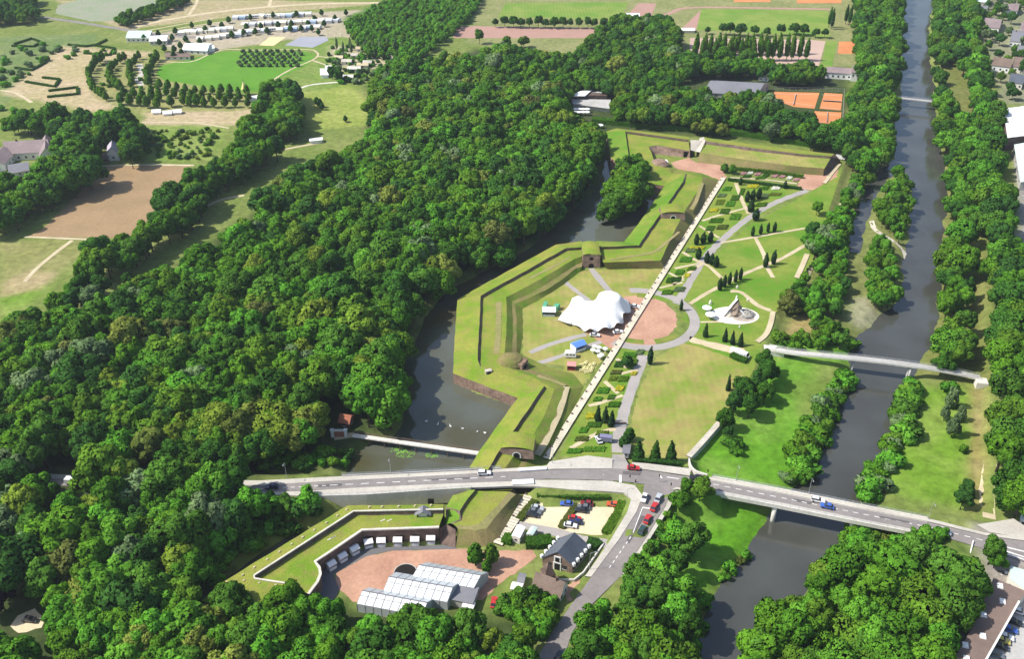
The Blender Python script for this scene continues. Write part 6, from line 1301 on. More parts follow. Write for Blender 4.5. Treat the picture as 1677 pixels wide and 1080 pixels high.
gable('farmhouse', 'grey mauve farm wing with white gable beside the tall trees', 'house', [(68, 268), (92, 262), (92, 240)], 4.6, 8.4, M_LILACROOF, M_WHITE, along='v', win=(3, 1.2, 1, 1.2)); gable('farmhouse', 'low grey outbuilding in front of the farm', 'house', [(18, 292), (50, 286), (48, 272)], 2.8, 4.8, M_GREYROOF, M_PLASTER, win=(3, 1, 1, 1))
gable('house', 'white house with pale lilac roof above the brown field', 'house', [(178, 264), (196, 263), (197, 248)], 4.6, 8.0, M('lilac_slate', (.46, .42, .50), vary=.1, scale=1), M_WHITE, along='v', win=(3, 1.4, 1.1, 1.3)); gable('shed', 'dark open shed left of the white lilac roofed house', 'shed', [(168, 268), (178, 267), (181, 258)], 2.6, 3.6, M_BROWNROOF, M_DARKWOOD, win=(1, .6, 2, 1.4))
TOWN = [('white gabled house with grey roof at the very top right', [(1588, 28), (1612, 30), (1616, 19)], M_GREYROOF, M_WHITE), ('house with pale turquoise roof at the top edge', [(1583, 10), (1616, 12), (1618, 2)], M_TURQ, M_PLASTER), ('mauve roofed house with white gable below the grey one', [(1608, 52), (1634, 55), (1638, 40)], M_LILACROOF, M_WHITE),
        ('white house at the right edge near the top', [(1652, 76), (1670, 78), (1674, 60)], M_GREYROOF, M_WHITE), ('mauve roofed house at the right edge near the top', [(1668, 60), (1700, 63), (1702, 48)], M_LILACROOF, M_WHITE), ('long white house above the white warehouse', [(1622, 116), (1652, 120), (1655, 108)], M_BROWNROOF, M_WHITE), ('brown roofed house right of the long white house', [(1656, 118), (1690, 122), (1694, 106)], M_BROWNROOF, M_PLASTER),
        ('dark slate roofed house hidden in trees above the warehouse', [(1650, 144), (1672, 147), (1674, 134)], M_SLATE, M_PLASTER), ('small house with grey roof behind the top right gardens', [(1640, 24), (1664, 26), (1666, 16)], M_LILACROOF, M_WHITE), ('grey roofed house at the right edge below the mauve one', [(1662, 98), (1700, 100), (1702, 86)], M_GREYROOF, M_PLASTER)]
for lb, c3, rf, wl_ in TOWN: gable('house', lb, 'house', c3, 4.5, 7.8, rf, wl_, win=(3, 1.4, 1.1, 1.3), group='houses at the top right', chimney=.3)
t = thing('warehouse', 'big white corrugated warehouse roof at the right edge', 'warehouse'); FR = PL([(1643, 178, 8), (1720, 168, 8), (1730, 216, 8), (1650, 226, 8)]); MB().prism(FR, 0, 7.6).build('wall', M_DARKBRICK, t)
for k in range(14):
    a, b = FR[3].lerp(FR[2], k / 14), FR[3].lerp(FR[2], (k + .96) / 14); c, d = FR[0].lerp(FR[1], (k + .96) / 14), FR[0].lerp(FR[1], k / 14); u = Vector((0, 0, .12 if k % 2 else .02)); MB().quad(a + u, b + u, c + u, d + u).build('roof_sheet', M_WHITE, t)
gable('warehouse', 'grey green warehouse roof below the white one at the right edge', 'warehouse', [(1668, 312), (1730, 312), (1715, 250)], 5, 7, M_TURQ, M_CONC, along='v', win=(4, 2, 1.5, 1))

# ---- sports grounds and fields
sheet('pitch', G_PITCH, [(828, 5), (1030, 3), (1015, 32), (815, 28)], 'far mown football pitch at the top', .03); sheet('cinder_field', M_TRACK, [(745, 42), (990, 46), (985, 62), (742, 62)], 'reddish brown cinder field behind the wood', .03)
sheet('pitch', G_PITCH, [(1148, 14), (1356, 17), (1360, 62), (1138, 48)], 'far mown pitch behind the poplars', .03); ribbon('running_track', M_TRACK, [(1080, 32), (1100, 20), (1145, 12), (1360, 15)], 5, 'reddish running track curving round the far pitch', .05); sheet('cinder_field', M_TRACK, [(1018, 35), (1045, 5), (1075, 5), (1062, 38)], 'reddish court left of the running track', .04)
sheet('cinder_field', M_TRACK, [(1115, 48), (1148, 16), (1140, 50)], 'cinder bend at the left end of the far pitch', .055)
sheet('cinder_field', M('pale_cinder', (.50, .36, .29), vary=.1, scale=.4), [(1130, 62), (1325, 65), (1352, 67), (1340, 112), (1320, 110), (1130, 105)], 'pale cinder pitch behind the poplar rows', .03); sheet('lawn_strip', G_PITCH, [(1353, 66), (1372, 67), (1362, 112), (1345, 110)], 'green strip between cinder pitch and clay court', .04); sheet('tennis_court', M_ORANGE, [(1374, 68), (1408, 68), (1402, 88), (1372, 88)], 'small far orange clay court', .045)
sheet('tennis_court', M_ORANGE, [(1264, 150), (1342, 152), (1334, 178), (1300, 175), (1264, 162)], 'larger orange clay court beside the grey hall', .05); sheet('tennis_court', M_ORANGE, [(1350, 152), (1380, 154), (1377, 181), (1342, 178)], 'narrow orange clay court right of the larger one', .05); sheet('tennis_court', M_ORANGE, [(1334, 182), (1378, 184), (1376, 204), (1332, 200)], 'lower orange clay court nearest the rampart', .05)
sheet('tennis_court', M_ORANGE, [(1202, -6), (1262, -6), (1262, 3), (1202, 3)], 'orange court at the top edge', .05); sheet('tennis_court', M_ORANGE, [(1305, -6), (1378, -6), (1378, 5), (1305, 5)], 'second orange court at the top edge', .05)
mb = MB()
for a, b in (((1268, 153), (1338, 155)), ((1268, 164), (1332, 173)), ((1346, 155), (1376, 157)), ((1344, 176), (1374, 178)), ((1338, 186), (1374, 188)), ((1303, 154), (1299, 173))):
    a, b = P(*a, .08), P(*b, .08); d = (b - a).normalized(); n = Vector((-d.y, d.x, 0)) * .12; mb.quad(a - n, b - n, b + n, a + n)
structure('court_lines', mb, M_LINE)
for lb, a, b in (('net of the larger orange court', (1303, 155), (1299, 173)), ('net of the narrow orange court', (1348, 166), (1378, 168)), ('net of the lower orange court', (1355, 185), (1354, 201))):
    t = thing('tennis_net', 'white taped ' + lb, 'tennis net'); a, b = P(*a), P(*b); box_run([a, b], 0, .06, 0, .95).build('mesh', M_DARK, t); box_run([a, b], 0, .1, .9, 1.05).build('tape', M_WHITE, t); [MB().tube([q, q + Vector((0, 0, 1.15))], [.07, .07], 6).build('post', M_STEEL, t) for q in (a, b)]
for lb, a, b in (('upper', (1263, 149), (1382, 152)), ('right', (1382, 152), (1379, 206)), ('lower', (1330, 204), (1379, 207))):
    t = thing('court_fence', f'thin wire fence along the {lb} side of the orange courts', 'fence'); railing(PL([a, b]), 0, 3.0, t, M_STEEL, 4.0, 3, .04)
gable('shelter', 'white roofed stand at the top beside the reddish court', 'shelter', [(1024, 34), (1047, 34), (1046, 27)], 3, 3.8, M_WHITE, M_BROWNROOF, win=(0, 0, 0, 0)); gable('shelter', 'small white kiosk roof at the end of the running track', 'kiosk', [(1062, 36), (1074, 36), (1075, 31)], 2.6, 3.2, M_WHITE, M_PLASTER, win=(1, 1, 1, .8)); gable('shelter', 'pale turquoise kiosk roof behind the big far tree', 'kiosk', [(1056, 49), (1070, 49), (1071, 45)], 2.4, 2.8, M_TURQ, M_PLASTER, win=(1, 1, 1, .8)); gable('shelter', 'long white bench roof at the left end of the poplars', 'kiosk', [(1116, 54), (1137, 54), (1137, 50)], 2.2, 2.6, M_WHITE, M_PLASTER, win=(0, 0, 0, 0))
sheet('field', M_FIELD, [(45, 388), (70, 375), (175, 272), (312, 272), (300, 290), (268, 330), (215, 390)], 'bare brown field left of the wood', .03); ribbon('track', M_SAND, [(165, 272), (230, 270), (318, 271)], 2.2, 'pale track along the top of the brown field', .06); ribbon('track', M_SAND, [(40, 388), (110, 391), (165, 393)], 1.8, 'pale track along the bottom of the brown field', .06); ribbon('track', M_SAND, [(118, 394), (90, 415), (60, 440), (40, 462)], 2.0, 'pale track running down the left meadow', .05)
sheet('field', M_FIELDG, [(95, 8), (230, -25), (300, -20), (255, 8), (190, 34), (150, 35), (90, 22)], 'grey green field at the top left', .03); ribbon('lane', M_ASPH, [(70, 28), (120, 35), (190, 46), (260, 56), (330, 62)], 5, 'grey lane passing the campsite entrance', .06); ribbon('track', M_SAND, [(215, 46), (270, 33), (350, 20), (440, 11), (520, 6), (640, 4)], 5.5, 'broad sandy road behind the campsite', .06); ribbon('track', M_SAND, [(309, 25), (320, 8), (326, -8)], 3, 'sandy track going up left of the fields', .07); ribbon('track', M_SAND, [(441, 10), (446, -10)], 3, 'sandy track going up to the top edge', .07)
for i, (a, b) in enumerate((((240, 50), (350, 30)), ((250, 53), (358, 36)))): ribbon('track', M_SAND, [a, b], 2.0, None, .07)
sheet('bright_lawn', G_BRIGHT, [(262, 108), (300, 100), (330, 92), (365, 84), (412, 84), (470, 84), (502, 85), (515, 92), (505, 105), (470, 122), (440, 138), (430, 150), (400, 150), (330, 140), (270, 132), (255, 122)], 'bright green campsite lawn', .03)
ribbon('path', M_SAND, [(262, 101), (312, 101), (345, 88), (372, 81), (412, 82), (500, 81), (518, 85), (520, 92), (508, 100), (480, 112), (452, 128), (430, 150)], 1.6, 'pale path winding round the bright lawn', .07); ribbon('path', M_SAND, [(520, 92), (545, 95)], 1.5, None, .08); ribbon('path', M_SAND, [(512, 99), (545, 110)], 1.8, None, .08)
sheet('sand_pitch', M('yellow_sand', (.72, .55, .30), vary=.06, scale=.5), [(424, 74), (442, 60), (469, 60), (448, 75)], 'yellow sand volleyball pitch beside the campsite', .05); sheet('play_court', M('blue_grey_tarmac', (.32, .33, .38), vary=.08, scale=.5), [(466, 74), (492, 60), (535, 60), (538, 66), (512, 78)], 'blue grey paved court beside the sand pitch', .05)
ribbon('path', M_LIGHTCONC, [(484, 148), (505, 140), (535, 136), (590, 132)], 2.0, 'pale path above the far dry meadow', .06); ribbon('path', M_SAND, [(232, 201), (300, 200), (340, 204), (375, 210)], 1.8, 'pale track below the planted arcs', .06); ribbon('path', M_WALK, [(616, 66), (632, 76), (640, 92), (640, 98)], 2.5, 'pale path up through the thicket', .06); ribbon('path', M_SAND, [(605, 102), (645, 104)], 2.5, None, .06); ribbon('path', M_SAND, [(0, 148), (25, 152), (52, 168)], 2.4, 'pale path at the left edge', .06); ribbon('path', M_WALK, [(228, 105), (232, 120), (226, 130), (232, 140)], 4, 'light paved turning strip among the planted arcs', .06)
ribbon('track', M_SAND, [(305, 352), (335, 340), (360, 328), (400, 320)], 2.2, 'pale woodland track across the small clearing', .06); ribbon('track', M_SAND, [(448, 250), (475, 243), (530, 233)], 2.0, None, .06)
ribbon('lane', M_WALK, [(1005, 195), (1060, 200), (1130, 206), (1220, 214), (1345, 232)], 2.6, 'pale lane behind the far rampart', .05)
ribbon('track', M_SAND, [(1338, 420), (1320, 460), (1312, 490)], 1.6, 'sandy trace in the scrub beside the stone wall', .06); ribbon('track', M_SAND, [(1412, 300), (1380, 330), (1365, 355)], 1.4, None, .06)
ribbon('gravel_bank', M_STONE, [(1427, 362), (1435, 378), (1462, 395), (1480, 412), (1484, 432)], 2.2, 'pale stone edge round the river island', .1); ribbon('gravel_bank', M_STONE, [(1410, 556), (1432, 545), (1447, 520)], 1.6, 'pale stone edge at the gravel bar', .25)
ribbon('path', M_SAND, [(1622, 760), (1616, 800), (1620, 850)], 4, 'pale path at the right meadow edge', .06)
sheet('clearing', M_CARP, [(18, 1025), (30, 1008), (55, 998), (75, 1012), (68, 1030), (30, 1038)], 'sandy clearing in the wood at bottom left', .04)
# ---- campsite
M_CARAV = Mplain('caravan_shell', (.80, .80, .78), .35); CV = MB(); pr = [(-2.7, .5), (-2.8, 1.3), (-2.4, 2.5), (2.3, 2.55), (2.8, 1.5), (2.65, .5)]
for s in (-1, 1): CV.poly([(x, s * 1.1, z) for x, z in pr])
for i in range(6): j = (i + 1) % 6; CV.quad((pr[i][0], -1.1, pr[i][1]), (pr[j][0], -1.1, pr[j][1]), (pr[j][0], 1.1, pr[j][1]), (pr[i][0], 1.1, pr[i][1]))
CVM = CV.mesh('shell', M_CARAV); CW = MB(); [CW.box((x, s * 1.11, 1.4), (.9, .06, .6)) for x in (-1.4, .2, 1.6) for s in (-1, 1)]; CWM = CW.mesh('window_band', M_GLASSD); CK = MB(); [CK.box((0, s * .95, 0), (.7, .2, .6)) for s in (-1, 1)]; CKM = CK.mesh('wheels', M_RUBBER)
AW = {k: MB().quad((-2.2, -1.1, 2.35), (2.2, -1.1, 2.35), (2.2, -3.3, 1.9), (-2.2, -3.3, 1.9)).quad((-2.2, -3.3, 1.9), (2.2, -3.3, 1.9), (2.2, -3.3, 0), (-2.2, -3.3, 0)).mesh('awning', Mplain('awning_' + k, c, .8)) for k, c in (('grey', (.5, .52, .55)), ('cream', (.72, .68, .56)), ('blue', (.35, .45, .6)))}
def caravan(px, py, rz, label, group, aw):
    t = thing('caravan', label, 'caravan', P(px, py, 0), rz, group); t.scale = (1.25, 1.25, 1.2); link('shell', CVM, t); link('window_band', CWM, t); link('wheels', CKM, t)
    if aw: link('awning', AW[aw], t)
gq = random.Random(9)
for nm, n, x0, y0, x1, y1 in (('white caravan in the back row of the campsite', 12, 388, 31, 506, 25), ('white caravan in the second row of the campsite', 13, 404, 42, 552, 35), ('white caravan in the third row of the campsite', 11, 398, 55, 520, 46), ('white caravan in the row behind the pavilion', 9, 298, 56, 378, 49), ('white caravan in the near row beside the pavilion', 7, 330, 66, 402, 57)):
    for i in range(n):
        f = i / (n - 1); caravan(x0 + (x1 - x0) * f + gq.uniform(-1.5, 1.5), y0 + (y1 - y0) * f + gq.uniform(-.6, .6), gq.uniform(-.25, .25), nm, nm.replace('white caravan in ', '') + ' caravans', gq.choice(['grey', 'cream', 'blue', None, 'cream']))
gable('pavilion', 'pale roofed campsite pavilion at the edge of the bright lawn', 'building', [(300, 88), (340, 90), (348, 78)], 3.2, 5.0, M('pale_blue_roof', (.72, .78, .84), vary=.05), M_PLASTER, win=(4, 1, 1.3, 1.2)); gable('pavilion', 'low brown terrace wing with red seats beside the pavilion', 'building', [(272, 98), (312, 98), (312, 91)], 2.4, 2.9, M_BROWNROOF, M_PLASTER, win=(4, .8, 1.3, 1.0)); gable('pavilion', 'white tented end of the pavilion pointing right', 'building', [(332, 88), (352, 84), (350, 79)], 2.6, 3.6, M_WHITE, M_WHITE, win=(0, 0, 0, 0))
gable('campsite_hall', 'turquoise roofed hall at the campsite entrance', 'building', [(208, 69), (246, 69), (250, 57)], 3.4, 4.2, M_TURQ, M_PLASTER, win=(5, 1, 1.2, 1.2)); gable('campsite_hall', 'white roofed hall right of the turquoise roofed one', 'building', [(246, 74), (274, 73), (276, 64)], 3.2, 4.0, M_WHITE, M_PLASTER, win=(4, 1, 1.2, 1.2))
gable('tent', 'large white round tent left of the playground trees', 'tent', [(526, 128), (538, 128), (538, 119)], 2.6, 5.0, M_CANVAS, M_CANVAS, win=(0, 0, 0, 0)); gable('tent', 'small white tent above the large one', 'tent', [(534, 117), (543, 117), (543, 112)], 2.2, 3.2, M_CANVAS, M_CANVAS, win=(0, 0, 0, 0)); gable('shed', 'long white shed at the lower end of the planted arcs', 'shed', [(408, 168), (424, 166), (424, 161)], 2.2, 2.6, M_WHITE, M_WHITE, win=(0, 0, 0, 0)); gable('shed', 'white mobile hut at the clearing above the large wood', 'hut', [(434, 246), (452, 244), (452, 235)], 2.8, 3.8, M('pale_blue_roof2', (.7, .72, .85), vary=.05), M_WHITE, win=(2, 1, 1, 1)); gable('shed', 'white flat trailer beside the mobile hut', 'trailer', [(508, 236), (528, 234), (528, 230)], 2, 2.3, M_WHITE, M_WHITE, win=(0, 0, 0, 0))
for i, (x, y, w, c) in enumerate(((548, 100, 6, M_SAND), (560, 106, 7, M_STONE), (575, 96, 5, M_STONE), (570, 118, 9, M_LIGHTCONC), (585, 112, 8, M_SAND), (562, 132, 7, M_LIGHTCONC), (595, 108, 6, M_STONE), (583, 85, 5, M_SAND))):
    q = P(x, y); gable('play_hut', f'{ORD[i] if i < 5 else ["sixth", "seventh", "eighth"][i - 5]} of the pale adventure playground huts from the left', 'hut', [q, q + Vector((w, 0, 0)), q + Vector((w, 5, 0))], 2.4, 3.6, c, M_PLASTER, win=(1, .8, 1, 1), px=False, group='playground huts')
q = P(400, 146); t = thing('tent', 'yellow pointed tepee at the lower edge of the bright lawn', 'tepee', q); mb = MB()
for k in range(8): a0, a1 = k * math.pi / 4, (k + 1) * math.pi / 4; mb.tri((2.2 * math.cos(a0), 2.2 * math.sin(a0), 0), (2.2 * math.cos(a1), 2.2 * math.sin(a1), 0), (0, 0, 6))
mb.build('cover', Mplain('yellow_canvas', (.75, .62, .30), .8), t); mb = MB(); [mb.tube([(.3 * math.cos(a), .3 * math.sin(a), 5.2), (-.5 * math.cos(a), -.5 * math.sin(a), 7)], [.06, .05], 5) for a in (0, 2.1, 4.2)]; tag(mb.build('poles', M_DARKWOOD, t), kind='stuff')
for x, y, rz in ((60, 200, 0), (250, 188, .2), (268, 190, .3), (284, 188, 0)): gable('tent', ['white tent in the farm trees', 'left white tent in the lower camp corner', 'middle white tent in the lower camp corner', 'right white tent in the lower camp corner'][[60, 250, 268, 284].index(x)], 'tent', [P(x, y), P(x, y) + Vector((5, 1, 0)), P(x, y) + Vector((4, 5, 0))], 1.6, 2.8, M_CANVAS, M_CANVAS, win=(0, 0, 0, 0), px=False)

# ---- event tent: membrane stretched over two masts
def event_tent():
    O = PL([(914, 524, .6), (927, 529, 2.0), (938, 532, .6), (948, 535, 2.6), (957, 543, .6), (967, 538, 4.4), (977, 544, .6), (989, 536, 5.0), (1003, 539, .6), (1010, 529, 4.6), (1021, 530, .6), (1020, 514, 5.0), (1033, 512, .6), (1031, 500, 3.6), (1027, 492, .8), (1012, 488, 3.4), (990, 490, .8), (972, 500, 3.6), (955, 504, .8), (938, 506, 3.2), (926, 510, .8), (918, 517, 2.4)])
    O = smooth_line(O + [O[0]], 4)[:-1]; xs = [p.x for p in O]; ys = [p.y for p in O]; n = 72
    gx = np.linspace(min(xs) - .5, max(xs) + .5, n); gy = np.linspace(min(ys) - .5, max(ys) + .5, n); X, Y = np.meshgrid(gx, gy); inside = sdist(X, Y, O) < 0
    ox = np.array(xs); oy = np.array(ys); oz = np.array([p.z for p in O]); dd = (X[..., None] - ox) ** 2 + (Y[..., None] - oy) ** 2; near = oz[dd.argmin(-1)]; Z = np.where(inside, 4.0, near); fix = ~inside
    for (px, py, h, r) in ((946, 488, 9.0, 2.4), (998, 482, 9.6, 5.0)):
        m = P(px, py, h); q = np.hypot(X - m.x, Y - m.y) < r; Z[q] = h - .05 * (np.hypot(X - m.x, Y - m.y)[q]) ** 2; fix |= q
    for _ in range(2600):
        A = .25 * (np.roll(Z, 1, 0) + np.roll(Z, -1, 0) + np.roll(Z, 1, 1) + np.roll(Z, -1, 1)) + .0042; Z = np.where(fix, Z, A)
    t = thing('event_tent', 'large white twin peaked membrane tent on the plaza', 'tent')
    idx = -np.ones(X.shape, int); mb = MB(); grow_ = inside.copy()
    def vid(j, i):
        if idx[j, i] < 0:
            x, y, z = X[j, i], Y[j, i], Z[j, i]
            if not inside[j, i]: k = dd[j, i].argmin(); x, y, z = ox[k], oy[k], oz[k]
            idx[j, i] = len(mb.v); mb.v.append((x, y, z))
        return idx[j, i]
    for j in range(n - 1):
        for i in range(n - 1):
            if inside[j:j + 2, i:i + 2].any():
                f = [vid(j, i), vid(j, i + 1), vid(j + 1, i + 1), vid(j + 1, i)]; mb.f.append(tuple(f))
    m, nt, bb = newmat('tent_membrane'); N, L = nt.nodes, nt.links; gg = N.new('ShaderNodeNewGeometry'); sx = N.new('ShaderNodeSeparateXYZ'); L.new(gg.outputs['Position'], sx.inputs[0])
    nz = N.new('ShaderNodeTexNoise'); nz.inputs['Scale'].default_value = .35; nz.inputs['Detail'].default_value = 5; L.new(gg.outputs['Position'], nz.inputs['Vector'])
    md = N.new('ShaderNodeMath'); md.operation = 'PINGPONG'; md.inputs[1].default_value = 1.3; L.new(sx.outputs[0], md.inputs[0]); lt = N.new('ShaderNodeMapRange'); lt.inputs[1].default_value = 0; lt.inputs[2].default_value = .12; lt.inputs[3].default_value = .80; lt.inputs[4].default_value = 1; L.new(md.outputs[0], lt.inputs[0])
    n3 = N.new('ShaderNodeMapRange'); n3.inputs[1].default_value = .3; n3.inputs[2].default_value = .7; n3.inputs[3].default_value = .74; n3.inputs[4].default_value = .86; L.new(nz.outputs[0], n3.inputs[0]); ml = N.new('ShaderNodeMath'); ml.operation = 'MULTIPLY'; L.new(lt.outputs[0], ml.inputs[0]); L.new(n3.outputs[0], ml.inputs[1])
    cc = N.new('ShaderNodeCombineColor'); [L.new(ml.outputs[0], cc.inputs[k]) for k in range(3)]; L.new(cc.outputs[0], bb.inputs['Base Color']); bb.inputs['Roughness'].default_value = .6
    o = mb.build('membrane', m, t, True)
    ctr = sum(O, Vector()) / len(O); ropes = MB()
    for p in O[::8]: d = (p - ctr); d.z = 0; d.normalize(); ropes.tube([Vector((p.x, p.y, max(.7, p.z))), Vector((p.x + d.x * 2.2, p.y + d.y * 2.2, 0))], [.04, .04], 4)
    tag(ropes.build('guy_ropes', M_STEEL, t), kind='stuff')
    for (px, py, h) in ((946, 488, 8.9), (998, 482, 9.5)): m = P(px, py, h); MB().tube([(m.x, m.y, 0), (m.x, m.y, h - .1)], [.22, .18], 8).build('mast', M_STEEL, t)
    for p in O[::8]: MB().tube([(p.x, p.y, -.1), (p.x, p.y, max(.7, p.z))], [.08, .08], 6).build('anchor_post', M_STEEL, t)
    return t
event_tent()
def stall(name, label, cat, px, py, w, d, h, rz, roof, wall, ridge=.7, group=None, counter=True, z=0.0):
    q = P(px, py, z); t = thing(name, label, cat, q, rz, group)
    for sx in (-1, 1):
        for sy in (-1, 1): MB().tube([(sx * w / 2 * .94, sy * d / 2 * .94, 0), (sx * w / 2 * .94, sy * d / 2 * .94, h)], [.05, .05], 6).build('post', M_STEEL, t)
    r = MB()
    for s in (-1, 1): r.quad((-w / 2 - .1, s * (d / 2 + .15), h - .05), (w / 2 + .1, s * (d / 2 + .15), h - .05), (w / 2 + .1, 0, h + ridge), (-w / 2 - .1, 0, h + ridge)); r.quad((-w / 2 - .1, s * (d / 2 + .15), h - .35), (w / 2 + .1, s * (d / 2 + .15), h - .35), (w / 2 + .1, s * (d / 2 + .15), h - .05), (-w / 2 - .1, s * (d / 2 + .15), h - .05))
    for s in (-1, 1): r.tri((s * (w / 2 + .1), -d / 2 - .15, h - .05), (s * (w / 2 + .1), d / 2 + .15, h - .05), (s * (w / 2 + .1), 0, h + ridge))
    r.build('canopy', roof, t)
    if wall: MB().quad((-w / 2, d / 2, 0), (w / 2, d / 2, 0), (w / 2, d / 2, h), (-w / 2, d / 2, h)).quad((-w / 2, -d / 2, 0), (-w / 2, d / 2, 0), (-w / 2, d / 2, h), (-w / 2, -d / 2, h)).quad((w / 2, -d / 2, 0), (w / 2, d / 2, 0), (w / 2, d / 2, h), (w / 2, -d / 2, h)).build('side_cloth', wall, t)
    if counter: MB().box((0, -d / 2 + .3, 0), (w * .9, .5, 1.0)).build('counter', wall or M_WHITE, t)
    return t
for i, (px, py, rz) in enumerate(((543, 931, .75), (561, 918, .72), (581, 906, .68), (604, 895, .3), (625, 893, .05), (652, 892, 0), (680, 891, 0), (706, 889, 0))):
    stall('market_stall', f'white canopied stall, {["first", "second", "third", "fourth", "fifth", "sixth", "seventh", "eighth"][i]} from the left along the courtyard wall', 'stall', px, py, 2.6, 2.3, 2.3, rz, M_CANVAS, M_CANVAS, .6, 'white stalls along the courtyard wall')
stall('stall', 'white stall tent at the left end of the big tent', 'stall', 899, 515, 5.6, 4.2, 2.6, -.05, M_CANVAS, M_PANEG, .5); gable('container', 'green container behind the white stall tent', 'container', [P(887, 515), P(893, 516), P(897, 502)], 2.4, 2.6, Mplain('green_sheet', (.10, .36, .20), .6), Mplain('green_sheet', (.10, .36, .20), .6), over=.05, win=(0, 0, 0, 0), px=False)
gable('container', 'small green container right of the white stall tent', 'container', [(906, 509), (913, 510), (917, 505)], 2.2, 2.4, MATS['green_sheet'], MATS['green_sheet'], over=.05, win=(0, 0, 0, 0))
stall('stall', 'blue roofed stall tent below the big tent', 'stall', 947, 572, 5.2, 4.0, 2.7, .55, Mplain('blue_canvas', (.12, .27, .68), .7), M_CANVAS, 1.0); 
t = thing('snack_trailer', 'white rounded snack trailer beside the blue stall', 'trailer', P(934, 585), -.1); o = link('shell', CVM, t); o.scale = (.85, 1, 1.05); link('window_band', CWM, t).scale = (.85, 1, 1); link('wheels', CKM, t)
stall('stall', 'dark red stall with pink roof below the white trailer', 'stall', 936, 604, 3.4, 3.0, 2.4, -.1, Mplain('pink_canvas', (.62, .27, .25), .8), Mplain('dark_red_cloth', (.22, .02, .03), .8), .5)
for i, (x, y) in enumerate(((974, 569), (981, 571), (971, 575), (979, 577), (991, 573), (985, 583), (982, 585))): parasol('white parasol in the cluster beside the blue stall', x, y + 4, 1.1, 2.2, M_CANVAS, 'parasols beside the blue stall')
BT = MB().box((0, 0, .68), (2.2, .55, .06)); BTM = BT.mesh('table_top', Mplain('yellow_wood', (.66, .60, .28), .6)); BN = MB().box((0, 0, .42), (2.2, .26, .05)).mesh('bench', MATS['yellow_wood']); BL = MB().box((0, 0, 0), (.06, .5, .68)).mesh('leg', M_STEEL)
for i, (x, y, rz) in enumerate(((952, 599, .3), (957, 604, 1.2), (953, 608, 0), (962, 606, 1.3), (966, 600, 1.4), (969, 605, 1.3), (961, 611, .2), (972, 598, 1.4), (966, 610, .6), (959, 596, 1))):
    t = thing('beer_table', 'yellow beer table set out beside the red stall', 'table', P(x, y), rz, 'beer tables'); link('table_top', BTM, t); link('bench', BN, t, (0, .6, 0)); link('bench', BN, t, (0, -.6, 0)); link('leg', BL, t, (-.9, 0, 0)); link('leg', BL, t, (.9, 0, 0))
# ---- rock fountain
q = P(1203, 517); t = thing('rock_fountain', 'white oval terrace with rock mound and pale water chutes', 'fountain', q); mb = MB(); n = 36
for k in range(n): a0, a1 = 2 * math.pi * k / n, 2 * math.pi * (k + 1) / n; mb.tri((0, 0, .1), (10.5 * math.cos(a0), 7.2 * math.sin(a0), .1), (10.5 * math.cos(a1), 7.2 * math.sin(a1), .1))
mb.build('terrace', M('white_paving', (.76, .72, .64), vary=.1, scale=1.0), t)
def rock(r, h, seed, ox, oy):
    g = np.random.default_rng(seed); mb = MB(); rings, seg = 7, 14
    for i in range(rings + 1):
        for k in range(seg):
            a = 2 * math.pi * k / seg; rr = r * (1 - i / rings) ** .75 * g.uniform(.75, 1.2); mb.v.append((ox + rr * math.cos(a), oy + rr * math.sin(a), h * (i / rings) ** .9 * g.uniform(.85, 1.1)))
    for i in range(rings):
        for k in range(seg): a = i * seg + k; b = i * seg + (k + 1) % seg; mb.f.append((a, b, b + seg, a + seg))
    return mb
rock(3.4, 7.5, 3, .5, 1.5).build('rock', M('brown_rock', (.30, .23, .18), vary=.35, scale=1.5, bump=.5), t); rock(4.2, 2.6, 5, 5.0, .5).build('rock', M('grey_rock', (.32, .30, .27), vary=.35, scale=1.5), t); rock(2.4, 3.0, 8, -2.4, .5).build('rock', M_STONE, t)
box_run(smooth_line([Vector((.4, 1.2, 7.6)), Vector((-1.6, .6, 5.2)), Vector((-3.6, -.2, 2.6)), Vector((-5.4, -1.0, .3))], 5), 0, 1.1, -.25, .1).build('water_chute', M_WHITE, t); box_run(smooth_line([Vector((1.5, .6, 3.4)), Vector((3.2, -.6, 1.9)), Vector((4.8, -1.8, .3))], 5), 0, .9, -.2, .1).build('water_chute', M_WHITE, t); MB().tube([(.2, 1.5, 6.5), (.1, 1.5, 9.0)], [.6, .3], 8).build('rock_spire', M_WHITE, t)
mb = MB()
for k in range(20): a0, a1 = math.pi * 2 * k / 20, math.pi * 2 * (k + 1) / 20; mb.tri((3.5, -2.6, .16), (3.5 + 4.6 * math.cos(a0), -2.6 + 2.4 * math.sin(a0), .16), (3.5 + 4.6 * math.cos(a1), -2.6 + 2.4 * math.sin(a1), .16))
mb.build('basin', M('tan_basin', (.48, .40, .33), vary=.25, scale=1.4), t)
parasol('large white parasol above left of the rock fountain', 1157, 511, 2.1, 2.6); parasol('large white parasol left of the rock fountain', 1163, 522, 2.3, 2.6)
for lb, x, y, s in (('small white stone figure left of the fountain', 1163, 498, 1.6), ('white block bench right of the fountain rock', 1224, 493, 1.0), ('white marker stone by the lower fountain lawn', 1211, 537, .9), ('white marker stone above the fountain', 1207, 472, 1.2)):
    t = thing('garden_sculpture', lb, 'sculpture', P(x, y)); MB().box((0, 0, 0), (s * .8, s * .8, .3)).build('plinth', M_STONE, t); MB().tube([(0, 0, .3), (0, 0, .3 + s * .6), (0, 0, .3 + s)], [s * .2, s * .32, s * .12], 8).build('figure', M_WHITE, t)

